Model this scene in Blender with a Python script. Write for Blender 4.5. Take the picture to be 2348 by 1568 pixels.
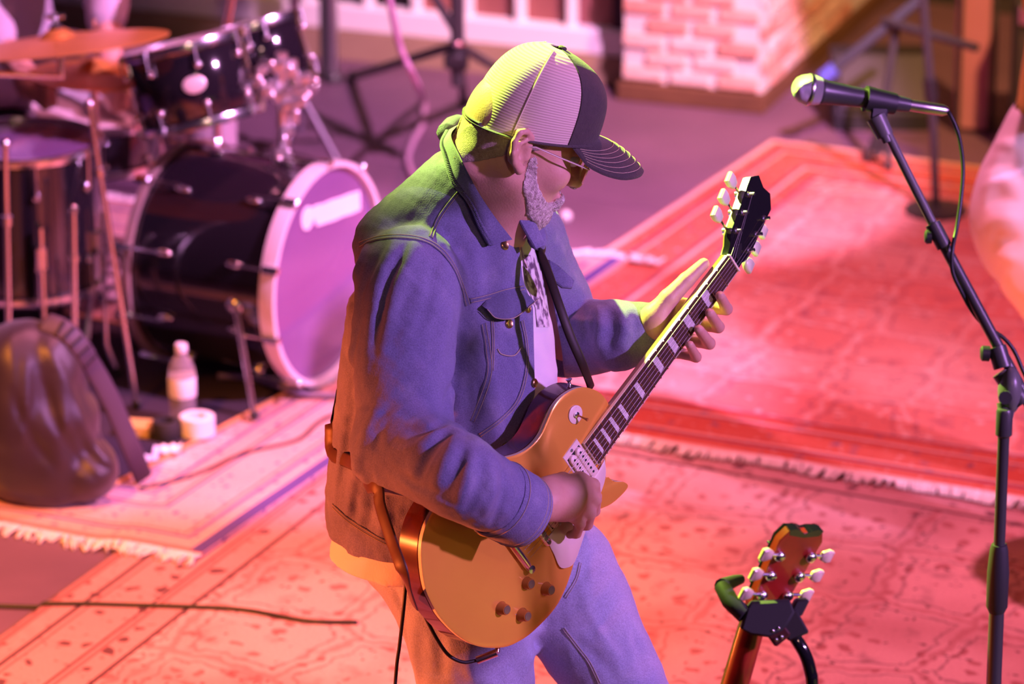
import bpy, math, random
import numpy as np
from mathutils import Vector, Matrix

for _o in list(bpy.data.objects):
    bpy.data.objects.remove(_o, do_unlink=True)
SC = bpy.context.scene
COL = SC.collection
random.seed(7)
RNG = np.random.default_rng(7)

# ------------------------------------------------------------------ camera
FPX, PITCH, CAMH = 10000.0, math.radians(19.5), 3.77
SP, CP = math.sin(PITCH), math.cos(PITCH)
CAM = np.array([0.0, 0.0, CAMH])
AX = np.array([1.0, 0.0, 0.0])            # camera right
AU = np.array([0.0, SP, CP])              # camera up
AF = np.array([0.0, CP, -SP])             # camera forward
cd = bpy.data.cameras.new('stage_camera')
cam = bpy.data.objects.new('stage_camera', cd)
COL.objects.link(cam)
cam.location = CAM
cam.rotation_euler = (math.pi / 2 - PITCH, 0, 0)
cd.sensor_width = 36.0
cd.lens = 36.0 * FPX / 2348.0
cd.clip_end = 100
cd.dof.use_dof = True
cd.dof.focus_distance = 7.55
cd.dof.aperture_fstop = 3.6
SC.camera = cam

# ------------------------------------------------------------------ world, exposure, stage lights
SC.view_settings.view_transform = 'Standard'
SC.view_settings.look = 'None'
SC.view_settings.gamma = 1.0
SC.view_settings.use_curve_mapping = False
SC.view_settings.exposure = 0.0
wd = bpy.data.worlds.new('night')
SC.world = wd
wd.use_nodes = True
wd.node_tree.nodes['Background'].inputs[0].default_value = (0.30, 0.13, 0.36, 1)
wd.node_tree.nodes['Background'].inputs[1].default_value = 0.09


def spot(name, loc, aim, color, watts, cone, blend=0.3, size=0.08):
    l = bpy.data.lights.new(name, 'SPOT')
    l.energy = watts
    l.color = color
    l.spot_size = math.radians(cone)
    l.spot_blend = blend
    l.shadow_soft_size = size
    o = bpy.data.objects.new(name, l)
    COL.objects.link(o)
    o.location = loc
    o.rotation_euler = (Vector(aim) - Vector(loc)).to_track_quat('-Z', 'Y').to_euler()
    return o


# pink par hung high over the rugs
spot('pink_rug_light', (0.9, 10.2, 6.2), (0.72, 9.35, 0.0), (1.0, 0.24, 0.40), 1850, 64, 0.9, 0.10)
# magenta par on the drums
spot('magenta_drum_light', (4.2, 7.6, 4.6), (-0.55, 10.5, 0.35), (1.0, 0.38, 0.95), 4400, 21, 0.35, 0.07)
# magenta par on the brick pier and the windows
spot('magenta_wall_light', (2.6, 7.6, 4.8), (0.30, 12.2, 0.22), (1.0, 0.42, 0.86), 4600, 16.0, 0.22, 0.07)
# violet par on the guitarist from the right
spot('violet_front_light', (4.6, 4.4, 3.4), (0.15, 7.2, 1.0), (0.68, 0.30, 1.0), 1700, 24, 0.5, 0.12)
# red-orange par low on the left
spot('orange_side_light', (-3.6, 6.6, 0.75), (-0.27, 7.35, 0.26), (1.0, 0.15, 0.03), 1500, 40, 0.45, 0.10)
# red-amber par over the left rugs
spot('amber_floor_light', (-2.5, 6.5, 4.5), (-0.80, 8.75, 0.0), (1.0, 0.26, 0.015), 3500, 29, 0.8, 0.10)
# lilac par on the musician at the right edge
spot('lilac_side_light', (4.5, 5.5, 4.0), (1.30, 9.25, 0.95), (0.86, 0.52, 1.0), 1500, 13, 0.4, 0.08)
# weak amber lamp behind the backline
spot('amber_back_light', (2.3, 9.6, 3.6), (1.25, 13.6, 0.5), (1.0, 0.46, 0.16), 1300, 46, 0.7, 0.10)
# pale pink front light of the house
spot('house_front_light', (1.6, 0.6, 5.4), (0.10, 7.3, 1.25), (1.0, 0.50, 0.46), 230, 22, 0.7, 0.15)
# yellow-green back light, high behind the players
spot('green_back_light', (-3.0, 10.3, 5.4), (0.62, 7.1, 1.75), (0.66, 1.0, 0.12), 15000, 16.5, 0.4, 0.08)


# ------------------------------------------------------------------ pixel calculator (2348 x 1568 frame)
def K(u, v, d):
    """world point seen at pixel (u, v) at camera depth d"""
    return CAM + d * (AF + (u - 1174.0) / FPX * AX - (v - 784.0) / FPX * AU)


def FL(u, v, z=0.0):
    r = AF + (u - 1174.0) / FPX * AX - (v - 784.0) / FPX * AU
    return CAM + (z - CAMH) / r[2] * r


def KY(u, v, y):
    """world point on the ray of pixel (u, v) at world depth y"""
    r = AF + (u - 1174.0) / FPX * AX - (v - 784.0) / FPX * AU
    return CAM + (y / r[1]) * r


def PLN(u, v, p0, n):
    r = AF + (u - 1174.0) / FPX * AX - (v - 784.0) / FPX * AU
    return CAM + np.dot(p0 - CAM, n) / np.dot(r, n) * r


def PROJ(p):
    q = np.asarray(p, float) - CAM
    d = q @ AF
    return 1174 + FPX * (q @ AX) / d, 784 - FPX * (q @ AU) / d, d


def nrm(v):
    v = np.asarray(v, float)
    return v / np.linalg.norm(v)


def V3(*a):
    return np.array(a, float)


# ------------------------------------------------------------------ mesh helpers
class MB:
    """collects verts and faces of one mesh"""
    def __init__(s):
        s.v = []; s.f = []; s.m = []

    def add(s, verts, faces, mi=0):
        o = len(s.v)
        s.v.extend([tuple(map(float, q)) for q in verts])
        for f in faces:
            s.f.append([i + o for i in f]); s.m.append(mi)
        return s


def tube(pts, rad, n=10, cap=True, flat=None):
    """sweep a circle (or flattened ellipse) along a polyline"""
    P = [np.asarray(p, float) for p in pts]
    if np.isscalar(rad):
        rad = [rad] * len(P)
    elif len(rad) != len(P):
        rad = np.interp(np.linspace(0, 1, len(P)), np.linspace(0, 1, len(rad)), rad)
    verts, faces = [], []
    t0 = nrm(P[1] - P[0])
    ref = V3(0, 0, 1) if abs(t0[2]) < 0.9 else V3(1, 0, 0)
    if flat is not None:
        ref = np.asarray(flat[0], float)
    a = nrm(np.cross(ref, t0)); b = np.cross(t0, a)
    for i, p in enumerate(P):
        if 0 < i < len(P) - 1:
            t = nrm(nrm(P[i + 1] - p) + nrm(p - P[i - 1]))
        elif i == 0:
            t = t0
        else:
            t = nrm(P[-1] - P[-2])
        if flat is not None:
            a = nrm(np.cross(ref, t)); b = np.cross(t, a)
        else:
            a = nrm(a - t * np.dot(a, t)); b = np.cross(t, a)
        r = rad[i]
        for k in range(n):
            an = 2 * math.pi * k / n
            fb = flat[1] if flat is not None else 1.0
            verts.append(p + a * (r * math.cos(an)) + b * (r * fb * math.sin(an)))
    for i in range(len(P) - 1):
        for k in range(n):
            k2 = (k + 1) % n
            faces.append((i * n + k, i * n + k2, (i + 1) * n + k2, (i + 1) * n + k))
    if cap:
        faces.append(tuple(range(n - 1, -1, -1)))
        faces.append(tuple(range((len(P) - 1) * n, len(P) * n)))
    return verts, faces


def smooth_path(pts, sub=6):
    """Catmull-Rom through points"""
    P = [np.asarray(p, float) for p in pts]
    P = [2 * P[0] - P[1]] + P + [2 * P[-1] - P[-2]]
    out = []
    for i in range(1, len(P) - 2):
        for k in range(sub):
            t = k / sub
            p0, p1, p2, p3 = P[i - 1:i + 3]
            out.append(0.5 * (2 * p1 + (p2 - p0) * t + (2 * p0 - 5 * p1 + 4 * p2 - p3) * t * t + (3 * p1 - p0 - 3 * p2 + p3) * t ** 3))
    out.append(P[-2])
    return out


def frame(axis, ref=None):
    z = nrm(axis)
    if ref is None:
        ref = V3(0, 0, 1) if abs(z[2]) < 0.9 else V3(1, 0, 0)
    x = nrm(np.cross(ref, z)); y = np.cross(z, x)
    return x, y, z


def lathe(prof, o, axis, n=24, closed=False, ref=None):
    """prof: (radius, height) list, revolved about axis through o"""
    x, y, z = frame(axis, ref)
    o = np.asarray(o, float)
    verts, faces = [], []
    for r, h in prof:
        for k in range(n):
            a = 2 * math.pi * k / n
            verts.append(o + z * h + (x * math.cos(a) + y * math.sin(a)) * r)
    m = len(prof)
    for i in range(m - 1 + (1 if closed else 0)):
        j = (i + 1) % m
        for k in range(n):
            k2 = (k + 1) % n
            faces.append((i * n + k, i * n + k2, j * n + k2, j * n + k))
    if not closed:
        if prof[0][0] > 1e-6:
            faces.append(tuple(range(n - 1, -1, -1)))
        if prof[-1][0] > 1e-6:
            faces.append(tuple(range((m - 1) * n, m * n)))
    return verts, faces


def boxv(c, ax, ay, az, bev=0.0):
    """box of half vectors ax, ay, az about c, chamfered on all its z edges"""
    c = np.asarray(c, float); ax = np.asarray(ax, float); ay = np.asarray(ay, float); az = np.asarray(az, float)
    if bev <= 0:
        vs = [c + sx * ax + sy * ay + sz * az for sz in (-1, 1) for sy in (-1, 1) for sx in (-1, 1)]
        return vs, [(0, 2, 3, 1), (4, 5, 7, 6), (0, 1, 5, 4), (2, 6, 7, 3), (0, 4, 6, 2), (1, 3, 7, 5)]
    la, lb, lc = np.linalg.norm(ax), np.linalg.norm(ay), np.linalg.norm(az)
    bx, by, bz = min(bev / la, .45), min(bev / lb, .45), min(bev / lc, .45)
    ring = [(1, 1 - by), (1 - bx, 1), (-1 + bx, 1), (-1, 1 - by), (-1, -1 + by), (-1 + bx, -1), (1 - bx, -1), (1, -1 + by)]
    vs = []
    for (sc, z) in (((1 - bx), -1), (1, -1 + bz), (1, 1 - bz), ((1 - bx), 1)):
        for (p, q) in ring:
            if sc != 1:
                p = max(-1 + bx, min(1 - bx, p)); q = max(-1 + by, min(1 - by, q))
            vs.append(c + p * ax + q * ay + z * az)
    fs = []
    for i in range(3):
        for k in range(8):
            k2 = (k + 1) % 8
            fs.append((i * 8 + k, i * 8 + k2, i * 8 + 8 + k2, i * 8 + 8 + k))
    fs.append(tuple(range(7, -1, -1))); fs.append(tuple(range(24, 32)))
    return vs, fs


def prism(outline, o, ex, ey, ez, z0, z1, bev=0.0, inset=None):
    """extrude a 2D outline (list of (x, y)) from z0 to z1 along ez, with an optional chamfer of both rims"""
    o = np.asarray(o, float)
    P = np.array(outline, float)
    n = len(P)
    # vertex normals for the chamfer
    d = np.roll(P, -1, 0) - np.roll(P, 1, 0)
    nn = np.stack([d[:, 1], -d[:, 0]], 1); nn /= (np.linalg.norm(nn, axis=1)[:, None] + 1e-9)
    area = 0.5 * np.sum(P[:, 0] * np.roll(P[:, 1], -1) - np.roll(P[:, 0], -1) * P[:, 1])
    if area < 0:
        P = P[::-1]; nn = -nn[::-1]
        nn = -nn
        d = np.roll(P, -1, 0) - np.roll(P, 1, 0)
        nn = np.stack([d[:, 1], -d[:, 0]], 1); nn /= (np.linalg.norm(nn, axis=1)[:, None] + 1e-9)
    rows = [(P, z0), (P, z1)]
    if bev > 0:
        s = 1 if z1 > z0 else -1
        rows = [(P - nn * bev, z0), (P, z0 + s * bev), (P, z1 - s * bev), (P - nn * bev, z1)]
    vs = []
    for q, z in rows:
        for a in q:
            vs.append(o + ex * a[0] + ey * a[1] + ez * z)
    fs = []
    for i in range(len(rows) - 1):
        for k in range(n):
            k2 = (k + 1) % n
            fs.append((i * n + k, i * n + k2, i * n + n + k2, i * n + n + k))
    fs.append(tuple(range(n - 1, -1, -1)))
    fs.append(tuple(range((len(rows) - 1) * n, len(rows) * n)))
    return vs, fs


def sphere(c, r, n=14, m=8, ex=None, ey=None, ez=None):
    ex = V3(1, 0, 0) if ex is None else ex
    ey = V3(0, 1, 0) if ey is None else ey
    ez = V3(0, 0, 1) if ez is None else ez
    if np.isscalar(r):
        r = (r, r, r)
    c = np.asarray(c, float)
    vs = [c + ez * r[2]]
    for i in range(1, m):
        t = math.pi * i / m
        for k in range(n):
            a = 2 * math.pi * k / n
            vs.append(c + ex * (r[0] * math.sin(t) * math.cos(a)) + ey * (r[1] * math.sin(t) * math.sin(a)) + ez * (r[2] * math.cos(t)))
    vs.append(c - ez * r[2])
    fs = []
    for k in range(n):
        fs.append((0, 1 + k, 1 + (k + 1) % n))
        fs.append((len(vs) - 1, 1 + (m - 2) * n + (k + 1) % n, 1 + (m - 2) * n + k))
    for i in range(m - 2):
        for k in range(n):
            k2 = (k + 1) % n
            fs.append((1 + i * n + k, 1 + (i + 1) * n + k, 1 + (i + 1) * n + k2, 1 + i * n + k2))
    return vs, fs


BASE = {}          # object -> world base point its vertices are relative to


def mk(name, geo, mat, parent=None, base=None, smooth=True, angle=40, label=None, kind=None):
    """one mesh object; vertices are given in world space and stored relative to the thing's base point"""
    if isinstance(geo, MB):
        v, f, mi = geo.v, geo.f, geo.m
    else:
        v, f = geo; mi = None
    if parent is not None:
        b = BASE[parent.name]
    else:
        b = np.asarray(base if base is not None else np.mean(np.array(v, float), 0), float)
    me = bpy.data.meshes.new(name)
    va = np.array(v, float) - b
    me.from_pydata([tuple(q) for q in va], [], [tuple(int(i) for i in q) for q in f])
    mats = mat if isinstance(mat, (list, tuple)) else [mat]
    for m in mats:
        me.materials.append(m)
    if mi is not None and len(mats) > 1:
        me.polygons.foreach_set('material_index', mi)
    me.validate()
    if smooth:
        me.polygons.foreach_set('use_smooth', [True] * len(me.polygons))
        if angle is not None and angle < 179:
            me.set_sharp_from_angle(angle=math.radians(angle))
    me.update()
    o = bpy.data.objects.new(name, me)
    COL.objects.link(o)
    if parent is not None:
        o.parent = parent
    else:
        o.location = b
    BASE[o.name] = b
    if label:
        o['label'] = label
    if kind:
        o['kind'] = kind
    return o


def thing(name, base, label, cat, group=None):
    o = bpy.data.objects.new(name, None)
    COL.objects.link(o)
    o.location = base
    o.empty_display_size = 0.05
    BASE[o.name] = np.asarray(base, float)
    return tag(o, label, cat, group)


def tag(o, label, cat, group=None):
    o['label'] = label; o['category'] = cat
    if group:
        o['group'] = group
    return o


def inst(name, mesh_obj, parent, matrix):
    """another object sharing mesh_obj's data, placed by a matrix given in the parent's space"""
    o = bpy.data.objects.new(name, mesh_obj.data)
    COL.objects.link(o)
    o.parent = parent
    o.matrix_local = matrix
    BASE[o.name] = BASE[parent.name]
    return o


def mm(*geos):
    b = MB()
    for g in geos:
        b.add(g[0], g[1])
    return b


# ------------------------------------------------------------------ materials
def mat(name, col, rough=0.6, metal=0.0, noise=None, bump=None, spec=0.5, coat=0.0, trans=0.0, ior=1.45, sheen=0.0, alpha=1.0):
    """noise=(scale, colour2, contrast[, detail]); bump=(scale, strength)"""
    m = bpy.data.materials.new(name)
    m.use_nodes = True
    nt = m.node_tree; N = nt.nodes; L = nt.links
    b = N['Principled BSDF']
    b.inputs['Base Color'].default_value = (*col, 1)
    b.inputs['Roughness'].default_value = rough
    b.inputs['Metallic'].default_value = metal
    b.inputs['Specular IOR Level'].default_value = spec
    b.inputs['Coat Weight'].default_value = coat
    b.inputs['Coat Roughness'].default_value = 0.08
    b.inputs['Transmission Weight'].default_value = trans
    b.inputs['IOR'].default_value = ior
    b.inputs['Sheen Weight'].default_value = sheen
    tc = N.new('ShaderNodeTexCoord')
    if noise:
        t = N.new('ShaderNodeTexNoise'); t.inputs['Scale'].default_value = noise[0]
        t.inputs['Detail'].default_value = noise[3] if len(noise) > 3 else 4
        L.new(tc.outputs['Object'], t.inputs['Vector'])
        r = N.new('ShaderNodeValToRGB')
        c = noise[2]
        r.color_ramp.elements[0].position = 0.5 - c; r.color_ramp.elements[1].position = 0.5 + c
        r.color_ramp.elements[0].color = (*col, 1); r.color_ramp.elements[1].color = (*noise[1], 1)
        L.new(t.outputs['Fac'], r.inputs['Fac'])
        L.new(r.outputs['Color'], b.inputs['Base Color'])
    if bump:
        t2 = N.new('ShaderNodeTexNoise'); t2.inputs['Scale'].default_value = bump[0]; t2.inputs['Detail'].default_value = 3
        L.new(tc.outputs['Object'], t2.inputs['Vector'])
        bp = N.new('ShaderNodeBump'); bp.inputs['Strength'].default_value = bump[1]; bp.inputs['Distance'].default_value = 0.003
        L.new(t2.outputs['Fac'], bp.inputs['Height'])
        L.new(bp.outputs['Normal'], b.inputs['Normal'])
    return m


M = {}
M['black_metal'] = mat('black_metal', (0.040, 0.040, 0.042), 0.38, spec=0.5)
M['dull_steel'] = mat('dull_steel', (0.34, 0.30, 0.38), 0.42, 1.0)
M['black_plastic'] = mat('black_plastic', (0.015, 0.014, 0.016), 0.5)
M['rubber'] = mat('rubber', (0.02, 0.02, 0.022), 0.65)
M['chrome'] = mat('chrome', (0.85, 0.85, 0.88), 0.2, 1.0)
M['string'] = mat('string_steel', (0.22, 0.20, 0.20), 0.5, 0.8)
M['steel'] = mat('steel', (0.6, 0.6, 0.62), 0.3, 1.0)
M['white'] = mat('white_paint', (0.78, 0.77, 0.78), 0.5)
M['gold'] = mat('gold_top', (0.85, 0.40, 0.06), 0.30, 0.30, noise=(6, (0.76, 0.34, 0.05), 0.25), coat=0.9)
M['cream'] = mat('cream_plastic', (0.80, 0.70, 0.50), 0.35)
M['mahogany'] = mat('mahogany', (0.10, 0.018, 0.010), 0.25, noise=(30, (0.05, 0.01, 0.006), 0.2), coat=0.7)
M['rosewood'] = mat('rosewood', (0.085, 0.040, 0.022), 0.45, noise=(60, (0.05, 0.022, 0.013), 0.2))
M['pearl'] = mat('pearl_inlay', (0.75, 0.72, 0.66), 0.25, noise=(80, (0.55, 0.54, 0.50), 0.2))
M['gloss_black'] = mat('gloss_black', (0.008, 0.008, 0.010), 0.12, coat=1.0)
M['amber'] = mat('amber_knob', (0.42, 0.16, 0.03), 0.2, coat=0.5)
M['skin'] = mat('skin', (0.62, 0.36, 0.27), 0.5, noise=(40, (0.56, 0.29, 0.21), 0.3), bump=(260, 0.15))
M['cable'] = mat('cable_rubber', (0.012, 0.012, 0.013), 0.45)

# ================================================================== SETTING
WYAW = math.radians(-20)
WD = V3(math.cos(WYAW), math.sin(WYAW), 0)           # along the back wall, to the right
WN = V3(math.sin(WYAW), -math.cos(WYAW), 0)          # out of the back wall, towards the house
WU = V3(0, 0, 1)


def floor_mat():
    m = mat('stage_paint', (0.18, 0.10, 0.15), 0.55, noise=(3.0, (0.13, 0.075, 0.115), 0.22, 6), bump=(60, 0.12))
    return m


M['stage'] = floor_mat()
M['stage_gap'] = mat('stage_joint', (0.05, 0.045, 0.05), 0.8)

# floor: a dark deck with painted platform panels laid on it, joints open a few millimetres
flo = mk('floor', boxv((0, 8.5, -0.06), (6.5, 0, 0), (0, 7.5, 0), (0, 0, 0.05)), M['stage_gap'], base=(0, 8.5, -0.06), smooth=False)
flo['kind'] = 'structure'
P0 = FL(1270, 441)
JD = nrm(FL(1530, 486) - P0)                          # direction of the visible joint
JN = V3(-JD[1], JD[0], 0)
pan = None
pw, pl_ = 2.44, 1.22
for i in range(-3, 4):
    for j in range(-6, 4):
        c = P0 + JD * ((i + 0.35) * pw) + JN * ((j + 0.5) * pl_)
        if abs(c[0]) > 4.6 or c[1] < 3.0 or c[1] > 13.6:
            continue
        if pan is None:
            pan = mk('platform_panel', boxv((0, 0, 0), JD * (pw / 2 - .003), JN * (pl_ / 2 - .003), (0, 0, 0.005), 0.003), M['stage'], base=(0, 0, 0), smooth=False)
            pan.parent = flo
            pan.location = c + V3(0, 0, -0.005) - BASE['floor']
        else:
            inst('platform_panel', pan, flo, Matrix.Translation(Vector(c + V3(0, 0, -0.005) - BASE['floor'])))

# ---- brick pier
M['mortar'] = mat('mortar', (0.72, 0.66, 0.66), 0.9, noise=(25, (0.62, 0.55, 0.55), 0.3), bump=(90, 0.5))
BRM = [mat('brick_a', (0.62, 0.30, 0.24), 0.85, noise=(22, (0.70, 0.44, 0.38), 0.25), bump=(70, 0.6)),
       mat('brick_b', (0.66, 0.40, 0.34), 0.85, noise=(18, (0.74, 0.58, 0.54), 0.25), bump=(70, 0.6)),
       mat('brick_c', (0.52, 0.22, 0.18), 0.85, noise=(22, (0.62, 0.34, 0.28), 0.25), bump=(70, 0.6)),
       mat('brick_d', (0.74, 0.62, 0.60), 0.85, noise=(20, (0.70, 0.50, 0.46), 0.25), bump=(70, 0.6))]
M['brick_base'] = mat('brick_plinth', (0.16, 0.075, 0.035), 0.85, noise=(9, (0.11, 0.05, 0.025), 0.25), bump=(50, 0.5))

PA = FL(1424, 226)                                    # foot of the pier, left front corner
# right front corner: where the ray of pixel column 1742 meets the wall line
PB = PA + WD * 0.455
PBACK = 1.6                                           # how far the pier runs back
wall = mk('wall_back_pier', boxv((PA + PB) / 2 - WN * (PBACK / 2 + .006) + WU * 1.5, WD * (np.linalg.norm(PB - PA) / 2 - .006), WN * (PBACK / 2 - .002), WU * 1.5),
          M['mortar'], base=(PA + PB) / 2, smooth=False)
wall['kind'] = 'structure'
CH, BL, BW = 0.0525, 0.128, 0.040                      # course pitch, brick length, brick height
BPITCH = 0.1517
brick_meshes = []
for k in range(4):
    bo = mk('brick', boxv((0, 0, 0), WD * (BL / 2), WN * 0.012, WU * (BW / 2), 0.004), BRM[k], base=(0, 0, 0), smooth=False)
    bo.parent = wall
    brick_meshes.append(bo)
side_meshes = []
for k in range(4):
    bo = mk('brick', boxv((0, 0, 0), WN * (BL / 2), WD * 0.012, WU * (BW / 2), 0.004), BRM[k], base=(0, 0, 0), smooth=False)
    bo.parent = wall
    side_meshes.append(bo)
used = [False] * 8
plinth_h = 0.058


def put_brick(lst, off, k, c, rot):
    mloc = Matrix.Translation(Vector(c - BASE['wall_back_pier'])) @ Matrix.Rotation(rot, 4, 'Z')
    if not used[off + k]:
        used[off + k] = True
        lst[k].matrix_local = mloc
    else:
        inst('brick', lst[k], wall, mloc)


for r in range(22):
    z = plinth_h + 0.028 + r * CH
    off = (r % 2) * BPITCH / 2
    for i in range(-1, 4):
        s = i * BPITCH + off + BL / 2 + 0.006
        if s - BL / 2 < -0.002 or s + BL / 2 > 0.47:
            continue
        k = random.choice([0, 0, 1, 2, 3, 1])
        put_brick(brick_meshes, 0, k, PA + WD * s + WU * (z + random.uniform(-.001, .001)) + WN * random.uniform(-.008, .0), random.uniform(-.008, .008))
    for i in range(-1, 6):
        s = i * BPITCH + (BPITCH / 2 - off) + BL / 2 + 0.004
        if s - BL / 2 < -0.002:
            continue
        k = random.choice([0, 0, 1, 2, 3, 1])
        put_brick(side_meshes, 4, k, PB - WN * s + WU * z + WD * random.uniform(-.008, 0.0), random.uniform(-.008, .008))
mk('plinth', boxv((PA + PB) / 2 - WN * (PBACK / 2 - .006) + WU * plinth_h / 2, WD * 0.236, WN * (PBACK / 2 + .014), WU * (plinth_h / 2), 0.004), M['brick_base'], wall, smooth=False)

# ---- window wall to the left of the pier
WA = FL(1424, 205) - WN * 0.02
M['plaster'] = mat('tan_plaster', (0.36, 0.27, 0.17), 0.9, noise=(5, (0.28, 0.20, 0.13), 0.25), bump=(80, 0.4))
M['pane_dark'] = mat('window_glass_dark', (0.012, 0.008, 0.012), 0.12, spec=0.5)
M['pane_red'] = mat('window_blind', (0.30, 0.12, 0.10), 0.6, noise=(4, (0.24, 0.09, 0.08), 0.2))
Lw = 7.2
wl = mk('wall_back_left', boxv(WA - WD * Lw / 2 - WN * 0.10 + WU * 0.045, WD * Lw / 2, WN * 0.10, WU * 0.045), M['plaster'], base=WA - WD * Lw / 2, smooth=False)
wl['kind'] = 'structure'
mk('upper_wall', boxv(WA - WD * Lw / 2 - WN * 0.12 + WU * 2.4, WD * Lw / 2, WN * 0.08, WU * 0.7), M['plaster'], wl, smooth=False)
win = mk('window_1', boxv(WA - WD * Lw / 2 - WN * 0.06 + WU * 0.13, WD * Lw / 2, WN * 0.045, WU * 0.04, 0.006), M['white'], base=WA - WD * Lw / 2, smooth=False)
win['kind'] = 'structure'


def along(u, v=130):
    """distance along the window wall (from WA, to the left) of pixel column u"""
    p = PLN(u, v, WA - WN * 0.02, WN)
    return float(np.dot(WA - p, WD))


mull_u = [1398, 1304, 1186, 1066, 948, 838, 700, 590, 480]
prev = None
ms = [along(u, 100) for u in mull_u]
for s in ms[1:] + [ms[-1] + 0.17 * k for k in range(1, 30) if ms[-1] + 0.17 * k < Lw]:
    mk('mullion', boxv(WA - WD * s - WN * 0.06 + WU * 0.93, WD * 0.014, WN * 0.032, WU * 0.77, 0.005), M['white'], win, smooth=False)
edges = [0.0] + ms[1:] + [ms[-1] + 0.17 * k for k in range(1, 30) if ms[-1] + 0.17 * k < Lw]
for a, b in zip(edges[:-1], edges[1:]):
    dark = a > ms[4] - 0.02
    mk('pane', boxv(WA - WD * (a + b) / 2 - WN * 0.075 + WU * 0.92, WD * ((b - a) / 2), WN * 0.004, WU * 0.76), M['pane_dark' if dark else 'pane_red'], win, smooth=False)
# a dark gap beside the pier inside the last pane
mk('sash_edge', boxv(WA - WD * 0.028 - WN * 0.062 + WU * 0.93, WD * 0.026, WN * 0.012, WU * 0.76), mat('sash_dark', (0.03, 0.01, 0.02), 0.6), win, smooth=False)

# ---- recessed timber wall right of the pier
RA = PB - WN * PBACK + WD * 0.0
M['timber'] = mat('brown_boards', (0.20, 0.095, 0.045), 0.75, noise=(7, (0.14, 0.06, 0.03), 0.25), bump=(40, 0.3))
M['post_wood'] = mat('tan_post', (0.42, 0.25, 0.13), 0.7, noise=(8, (0.34, 0.19, 0.10), 0.25))
wr = mk('wall_back_right', boxv(RA + WD * 1.4 - WN * 0.1 + WU * 1.4, WD * 1.4, WN * 0.06, WU * 1.4), M['stage_gap'], base=RA + WD * 1.4, smooth=False)
wr['kind'] = 'structure'
bd = None
for i in range(19):
    c = RA + WD * (0.07 + i * 0.145) - WN * (0.03 + random.uniform(0, .006)) + WU * 1.4
    if bd is None:
        bd = mk('board', boxv((0, 0, 0), WD * 0.07, WN * 0.014, WU * 1.4, 0.004), M['timber'], base=(0, 0, 0), smooth=False)
        bd.parent = wr; bd.location = c - BASE['wall_back_right']
    else:
        inst('board', bd, wr, Matrix.Translation(Vector(c - BASE['wall_back_right'])))
for u, smin in ((1968, .055), (2022, .135), (2170, .2)):
    p = PLN(u, 120, RA - WN * 0.0, WN)
    s = max(float(np.dot(p - RA, WD)), smin)
    mk('post', boxv(RA + WD * s + WN * 0.03 + WU * 1.4, WD * 0.028, WN * 0.04, WU * 1.4, 0.006), M['post_wood'], wr, smooth=False)


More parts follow.
